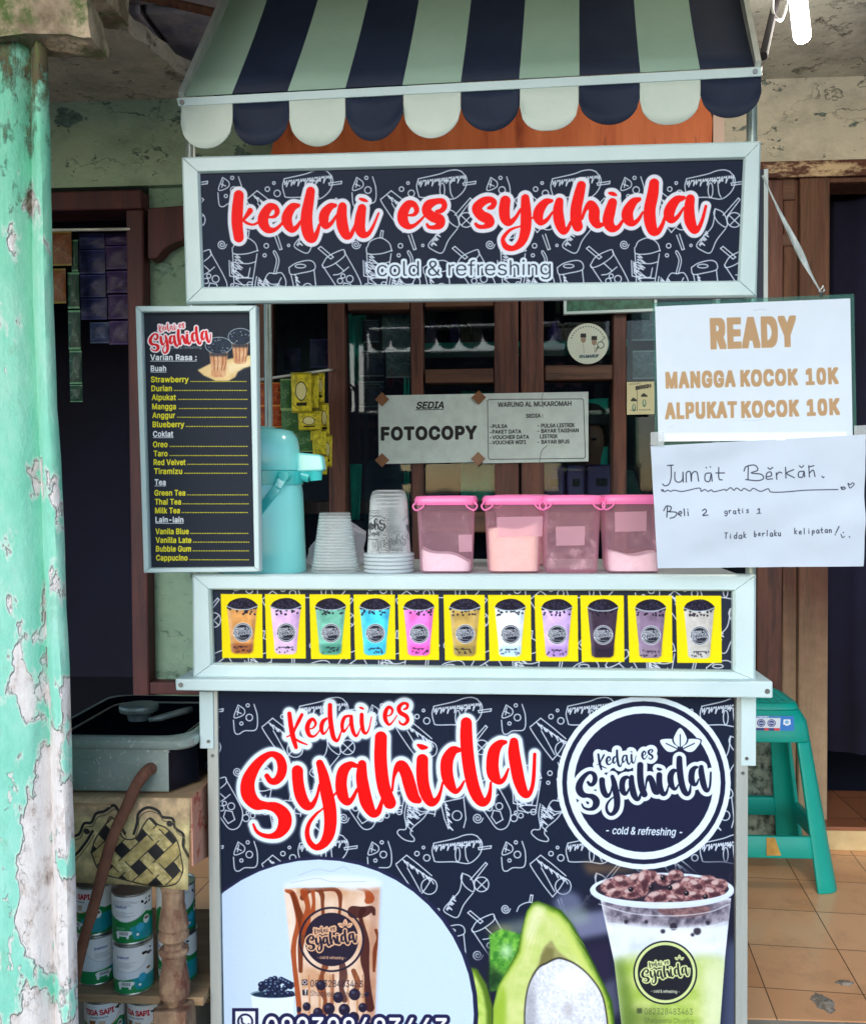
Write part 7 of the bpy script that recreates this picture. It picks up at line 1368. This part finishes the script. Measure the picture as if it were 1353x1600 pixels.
def goods():
    G1 = 'sachet strips hanging in the left doorway'; f = {k: foil('foil_' + k, *v) for k, v in dict(orange=((92, 52, 24), (108, 96, 38), 1), green=((24, 54, 44), (80, 130, 100), 2), blue=((22, 28, 70), (54, 62, 112), 3), violet=((40, 24, 66), (72, 58, 108), 4), pale=((34, 48, 84), (76, 92, 120), 5),
        yellow=((206, 190, 44), (150, 140, 30), 6, (226, 216, 150)), yellow2=((196, 184, 40), (110, 100, 30), 12), rust=((150, 66, 34), (210, 140, 70), 7), leaf=((60, 110, 58), (140, 170, 110), 8, None), dark=((40, 44, 66), (110, 120, 120), 9, None, 'TANGGAN'), silver=((96, 110, 112), (150, 160, 160), 10)).items()}
    Y = WY - .045
    strip('sachet_strip', 'orange and gold sachets hanging beside the mint pillar', G1, [(78, 362, 113, 415), (78, 420, 104, 474)], Y, f['orange'], seed=1)
    strip('sachet_strip', 'long strip of dark green sachets hanging in the left doorway', G1, [(112, 375, 123, 424), (106, 426, 125, 482), (107, 485, 127, 546), (109, 548, 129, 600), (110, 602, 130, 628)], Y + .01, f['green'], seed=2)
    strip('sachet_strip', 'blue sachets in a column inside the left doorway', G1, [(124, 366, 164, 388), (124, 391, 165, 427), (126, 430, 166, 464), (127, 467, 168, 499)], Y + .075, f['blue'], seed=3)
    strip('sachet_strip', 'violet sachets in a column beside the left door jamb', G1, [(165, 366, 201, 382), (165, 385, 201, 420), (167, 424, 201, 457), (169, 461, 201, 498), (171, 502, 201, 538)], Y + .078, f['violet'], seed=4)
    strip('sachet_strip', 'single pale blue pack hanging below the blue sachets', G1, [(141, 504, 171, 536)], Y + .085, f['pale'], seed=5)
    mb = MB(); mb.tube([P(60, 360, Y + .02), P(204, 358, Y + .02)], .005, 8); tagp(mb.build('hanging_rail', M['alu'], None, smooth=True, org=P(60, 360, Y + .02)), 'thin rail across the left doorway that carries the sachets', 'rail')
    G2 = 'yellow and green sachets hanging in front of the window'; Y = .93
    strip('sachet_strip', 'front strip of bright yellow sachets hanging above the airpot spout', G2, [(455, 582, 487, 645), (466, 645, 500, 672)], Y, f['yellow'], wob=.002, seed=6)
    strip('sachet_strip', 'second yellow sachet strip hanging long behind the front strip', G2, [(483, 584, 499, 640), (486, 640, 503, 690), (488, 672, 510, 712), (490, 712, 513, 742)], Y + .014, f['yellow2'], wob=.004, seed=7)
    strip('sachet_strip', 'outermost narrow yellow sachet strip hanging beside the brown window stile', G2, [(494, 580, 508, 630), (499, 630, 514, 680), (505, 680, 520, 730)], Y + .03, f['yellow'], wob=.003, seed=8)
    strip('sachet_strip', 'green sachets hanging between the yellow and the rust ones', G2, [(438, 592, 457, 640), (440, 640, 470, 680), (463, 672, 490, 706)], Y + .02, f['leaf'], seed=9)
    strip('sachet_strip', 'rust orange pouches hanging just behind the thin pole', G2, [(407, 598, 440, 634), (407, 634, 441, 668)], Y + .03, f['rust'], bulge=.012, seed=10)
    mb = MB(); mb.tube([P(400, 594, Y + .01), P(515, 578, Y + .02)], .004, 8); mb.tube([P(512, 578, Y + .02), V(P(520, 578, WY - .03).x, WY - .03, P(520, 578, WY - .03).z)], .004, 8); tagp(mb.build('hanging_rail', M['alu'], None, smooth=True, org=P(400, 594, Y)), 'thin rail fixed to the window stile that carries the yellow sachets', 'rail')
    G3 = 'packets hanging behind the window glass'; Y = WY + .09
    strip('sachet_strip', 'dark packets with pale name bands hanging behind the second window pane', G3, [(566, 500, 592, 535), (562, 548, 600, 588), (560, 596, 600, 636)], Y, f['dark'], seed=11)
    strip('sachet_strip', 'grey blister packs hanging at the right of the second window pane', G3, [(597, 488, 641, 545), (603, 548, 641, 590)], Y + .01, f['silver'], seed=12)
    strip('sachet_strip', 'pale packs hanging behind the narrow pane beside the acrylic holder', G3, [(986, 486, 1026, 532), (988, 548, 1026, 592)], Y, f['silver'], seed=13)
    strip('sachet_strip', 'violet packs hanging behind the leftmost window pane', G3, [(484, 530, 512, 574), (444, 545, 470, 580)], Y, f['violet'], seed=14)
    # teal cloths, boxes and a small frame inside
    def cloth(label, q, Y, seed):
        mb = MB(); n = 10; A = [P(x, y, Y) for x, y in q]
        for j in range(n + 1):
            for i in range(n + 1):
                s, t = i / n, j / n; p = (A[0] * (1 - s) + A[1] * s) * (1 - t) + (A[3] * (1 - s) + A[2] * s) * t; mb.v.append(p + V(0, .012 * math.sin(s * 9 + seed) * (.4 + t), 0))
        w = n + 1; mb.f = [(j * w + i, (j + 1) * w + i, (j + 1) * w + i + 1, j * w + i + 1) for j in range(n) for i in range(n)]
        o = mb.build('teal_cloth', M['teal_cloth'], None, smooth=True, org=A[0]); s_ = o.modifiers.new('thick', 'SOLIDIFY'); s_.thickness = .002; tagp(o, label, 'cloth', 'teal cloths inside the shop')
    cloth('teal cloth hanging at the left edge of the second window pane', [(541, 490, ), (572, 492), (566, 600), (541, 600)], WY + .12, 1); cloth('teal cloth low behind the frosted cups in the second pane', [(546, 725), (566, 725), (562, 812), (548, 812)], WY + .12, 2)
    cloth('narrow teal cloth beside the second window stile', [(630, 500), (640, 500), (640, 880), (632, 880)], WY + .16, 3); cloth('teal cloth under the photocopy notice', [(722, 610), (774, 612), (774, 800), (720, 780)], WY + .22, 4); cloth('teal cloth behind the person inside the shop', [(900, 625), (950, 622), (950, 770), (905, 770)], WY + .9, 5); cloth('teal cloth in the narrow pane right of the cart sign', [(1190, 438), (1226, 436), (1226, 470), (1190, 470)], WY + .1, 6)
    cloth('teal sheet standing in for a reflection low in the pane behind the paper sheets', [(1182, 892), (1226, 892), (1226, 966), (1182, 966)], WY + .12, 7)  # added sheet that stands in for a teal reflection on the glass
    for i, (x0, x1, lab) in enumerate(((850, 882, 'purple drawer box with a dark handle slot, left of three'), (885, 914, 'purple drawer box with a dark handle slot, middle of three'), (917, 962, 'wide purple drawer box with a dark handle slot, right of three'))):
        lo, hi = pxbox(x0, 728 - i, x1, 782, WY + .2, WY + .4); T = thing('drawer_box', lab + ' behind the glass', 'drawer box', V((lo[0] + hi[0]) / 2, WY + .3, min(lo[2], hi[2])), 'purple drawer boxes behind the window'); mb = MB(); mb.box(lo, hi); mb.build('body', M['purple'], T, bevel=.006)
        mb = MB(); w = hi[0] - lo[0]; zc = (lo[2] + hi[2]) / 2; mb.box((lo[0] + w * .3, WY + .196, zc - .012), (lo[0] + w * .7, WY + .2005, zc + .014)); mb.build('handle_slot', M['black'], T)
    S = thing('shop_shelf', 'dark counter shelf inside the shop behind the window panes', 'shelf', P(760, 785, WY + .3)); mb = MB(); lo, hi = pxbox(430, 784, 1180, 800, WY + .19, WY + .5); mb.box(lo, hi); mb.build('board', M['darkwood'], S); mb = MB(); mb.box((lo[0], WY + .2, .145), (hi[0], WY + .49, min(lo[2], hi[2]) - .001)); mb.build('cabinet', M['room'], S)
    mb = MB(); lo, hi = pxbox(660, 536, 980, 541, WY + .3, WY + .5); mb.box(lo, hi); tagp(mb.build('glass_shelf', M['teal_cloth'], None, org=V(*lo)), 'thin teal shelf behind the upper window panes', 'shelf')
    rj = random.Random(6)
    for i in range(6):
        x = 676 + i * 17 if i < 4 else 866 + (i - 4) * 22; a = P(x, 536, WY + .36); mb = MB(); mb.lathe([(0, .0), (.022, .001), (.024, .02), (.022, .05 + .01 * (i % 2)), (.01, .066), (.01, .08), (0, .081)], (a.x, a.y, P(x, 536, WY + .3).z + .002), 20); tagp(mb.build('dark_bottle', M['black'] if i % 2 else M['purple'], None, smooth=True, org=a), 'small dark bottle on the thin teal shelf behind the window', 'bottle', 'bottles on the teal shelf')
    q = thing('white_picture_frame', 'white edged picture frame at the top of the window beside the cart sign', 'frame', P(950, 480, WY - .05)); mb = MB(); quadbar(mb, vplane(WY - .05), [(880, 440), (1026, 436), (1026, 487), (880, 492)], [(885, 445), (1021, 441), (1021, 482), (885, 487)], .006, -.01); mb.build('frame', M['frame'], q); mb = MB(); mb.box(*pxbox(884, 440, 1022, 484, WY - .046, WY - .044)); mb.build('picture', mat('leafy_picture', (30, 70, 54), (60, 120, 96), scale=40), q)
    # dim curtain in the right doorway
    mb = MB(); n = 60; a, b = P(1288, 320, WY + .13), V(3.0, WY + .13, .17)
    for j in range(2):
        for i in range(n + 1): x = a.x + (1.5) * i / n; mb.v.append(V(x, WY + .16 + .02 * math.sin(i * .9) + .01 * math.sin(i * 2.1), P(1288, 290, WY).z + .05 if j == 0 else P(1310, 1180, WY + .13).z))
    mb.f = [(i, i + n + 1, i + n + 2, i + 1) for i in range(n)]; o = mb.build('door_curtain', mat('navy_curtain', (24, 24, 52), (16, 16, 38), rough=.9, scale=6), None, smooth=True, org=V(a.x, WY + .16, 1.2)); s_ = o.modifiers.new('thick', 'SOLIDIFY'); s_.thickness = .003; tagp(o, 'dark navy curtain hanging in the right doorway', 'curtain')
goods()
def person():
    Y = 1.62; c = P(911, 690, Y); z = c.z; T = thing('person', 'person with short black hair inside the shop behind the services notice', 'person', V(c.x, Y, ZT + .04)); zf = ZT + .042; H = z + .11 - zf; x = c.x
    J = [((0, 0, .53), .085), ((0, 0, .62), .085), ((0, 0, .72), .095), ((0, 0, .80), .075), ((0, 0, .845), .042), ((0, -.01, .885), .055), ((0, -.008, .935), .072), ((0, 0, .975), .06),
         ((.10, 0, .80), .05), ((.14, 0, .68), .036), ((.15, -.04, .55), .028), ((.152, -.06, .50), .022), ((-.10, 0, .80), .05), ((-.14, 0, .68), .036), ((-.15, -.04, .55), .028), ((-.152, -.06, .50), .022),
         ((.06, 0, .50), .07), ((.065, -.01, .28), .05), ((.065, 0, .05), .035), ((.068, -.07, .025), .03), ((-.06, 0, .50), .07), ((-.065, -.01, .28), .05), ((-.065, 0, .05), .035), ((-.068, -.07, .025), .03), ((0, -.075, .915), .014)]
    E = [(0, 1), (1, 2), (2, 3), (3, 4), (4, 5), (5, 6), (6, 7), (3, 8), (8, 9), (9, 10), (10, 11), (3, 12), (12, 13), (13, 14), (14, 15), (0, 16), (16, 17), (17, 18), (18, 19), (0, 20), (20, 21), (21, 22), (22, 23), (6, 24)]
    nv = len(J)
    for s in (0, 1):                                                # five fingers on each hand
        h = 11 if s == 0 else 15; hx = J[h][0][0]
        for f in range(5):
            d = (f - 2) * .009; L = (.05, .058, .062, .058, .045)[f]; J.append(((hx + d, J[h][0][1] - .008 - (.02 if f == 0 else 0), J[h][0][2] - L * .5), .007)); J.append(((hx + d * 1.1, J[h][0][1] - .012 - (.03 if f == 0 else 0), J[h][0][2] - L), .0055)); E.append((h, nv)); E.append((nv, nv + 1)); nv += 2
    def skin(name, J, E, m, parent, k=1.0):
        me = bpy.data.meshes.new(name); me.from_pydata([(p[0] * H, p[1] * H, p[2] * H) for p, _ in J], E, []); me.materials.append(m); o = bpy.data.objects.new(name, me); COL.objects.link(o); o.parent = parent
        sk = o.modifiers.new('skin', 'SKIN'); sk.use_smooth_shade = True
        for i, (p, r) in enumerate(J): me.skin_vertices[0].data[i].radius = (r * H * k, r * H * k)
        me.skin_vertices[0].data[0].use_root = True; su = o.modifiers.new('sub', 'SUBSURF'); su.levels = su.render_levels = 2; return o
    bd = skin('body', J, E, M['skin'], T)
    sj = [0, 1, 2, 3, 8, 9, 12, 13]; mp = {v: i for i, v in enumerate(sj)}; skin('shirt', [J[i] for i in sj], [(mp[a], mp[b]) for a, b in E if a in mp and b in mp], M['shirt'], T, 1.16)
    tj = [0, 16, 17, 18, 20, 21, 22]; mp = {v: i for i, v in enumerate(tj)}; skin('trousers', [J[i] for i in tj], [(mp[a], mp[b]) for a, b in E if a in mp and b in mp], M['room'], T, 1.18)
    mb = MB(); R = .083 * H; org = T.location; cz = zf - org.z + .945 * H + org.z
    mb.lathe([(0, .95 * R), (.5 * R, .84 * R), (.85 * R, .55 * R), (1.0 * R, .1 * R), (1.0 * R, -.3 * R), (.86 * R, -.5 * R)][::-1], (x, Y + .012, cz), 28)
    for v in mb.v:
        if v.y < Y - .03 and v.z < cz + .02: v.z = cz + .02 + (v.z - cz) * .1
    mb.build('hair', M['hair'], T, smooth=True)
    for s in (-1, 1):
        mb = MB(); mb.lathe([(0, -.004), (.008, -.002), (.009, .003), (0, .005)], (x + s * .028, Y - .068 * H - .012, cz - .035), 14); mb.build('eye', M['black'], T, smooth=True); mb = MB(); mb.tube([V(x + s * .07 * H, Y, cz - .05), V(x + s * .078 * H, Y + .004, cz - .03), V(x + s * .074 * H, Y + .006, cz - .012)], [.008, .012, .007], 10); mb.build('ear', M['skin'], T, smooth=True)
    mb = MB(); mb.tube([V(x - .02, Y - .066 * H - .006, cz - .088), V(x, Y - .068 * H - .008, cz - .09), V(x + .02, Y - .066 * H - .006, cz - .088)], .004, 8); mb.build('mouth', mat('lip', (120, 66, 58), rough=.6), T, smooth=True)
person()
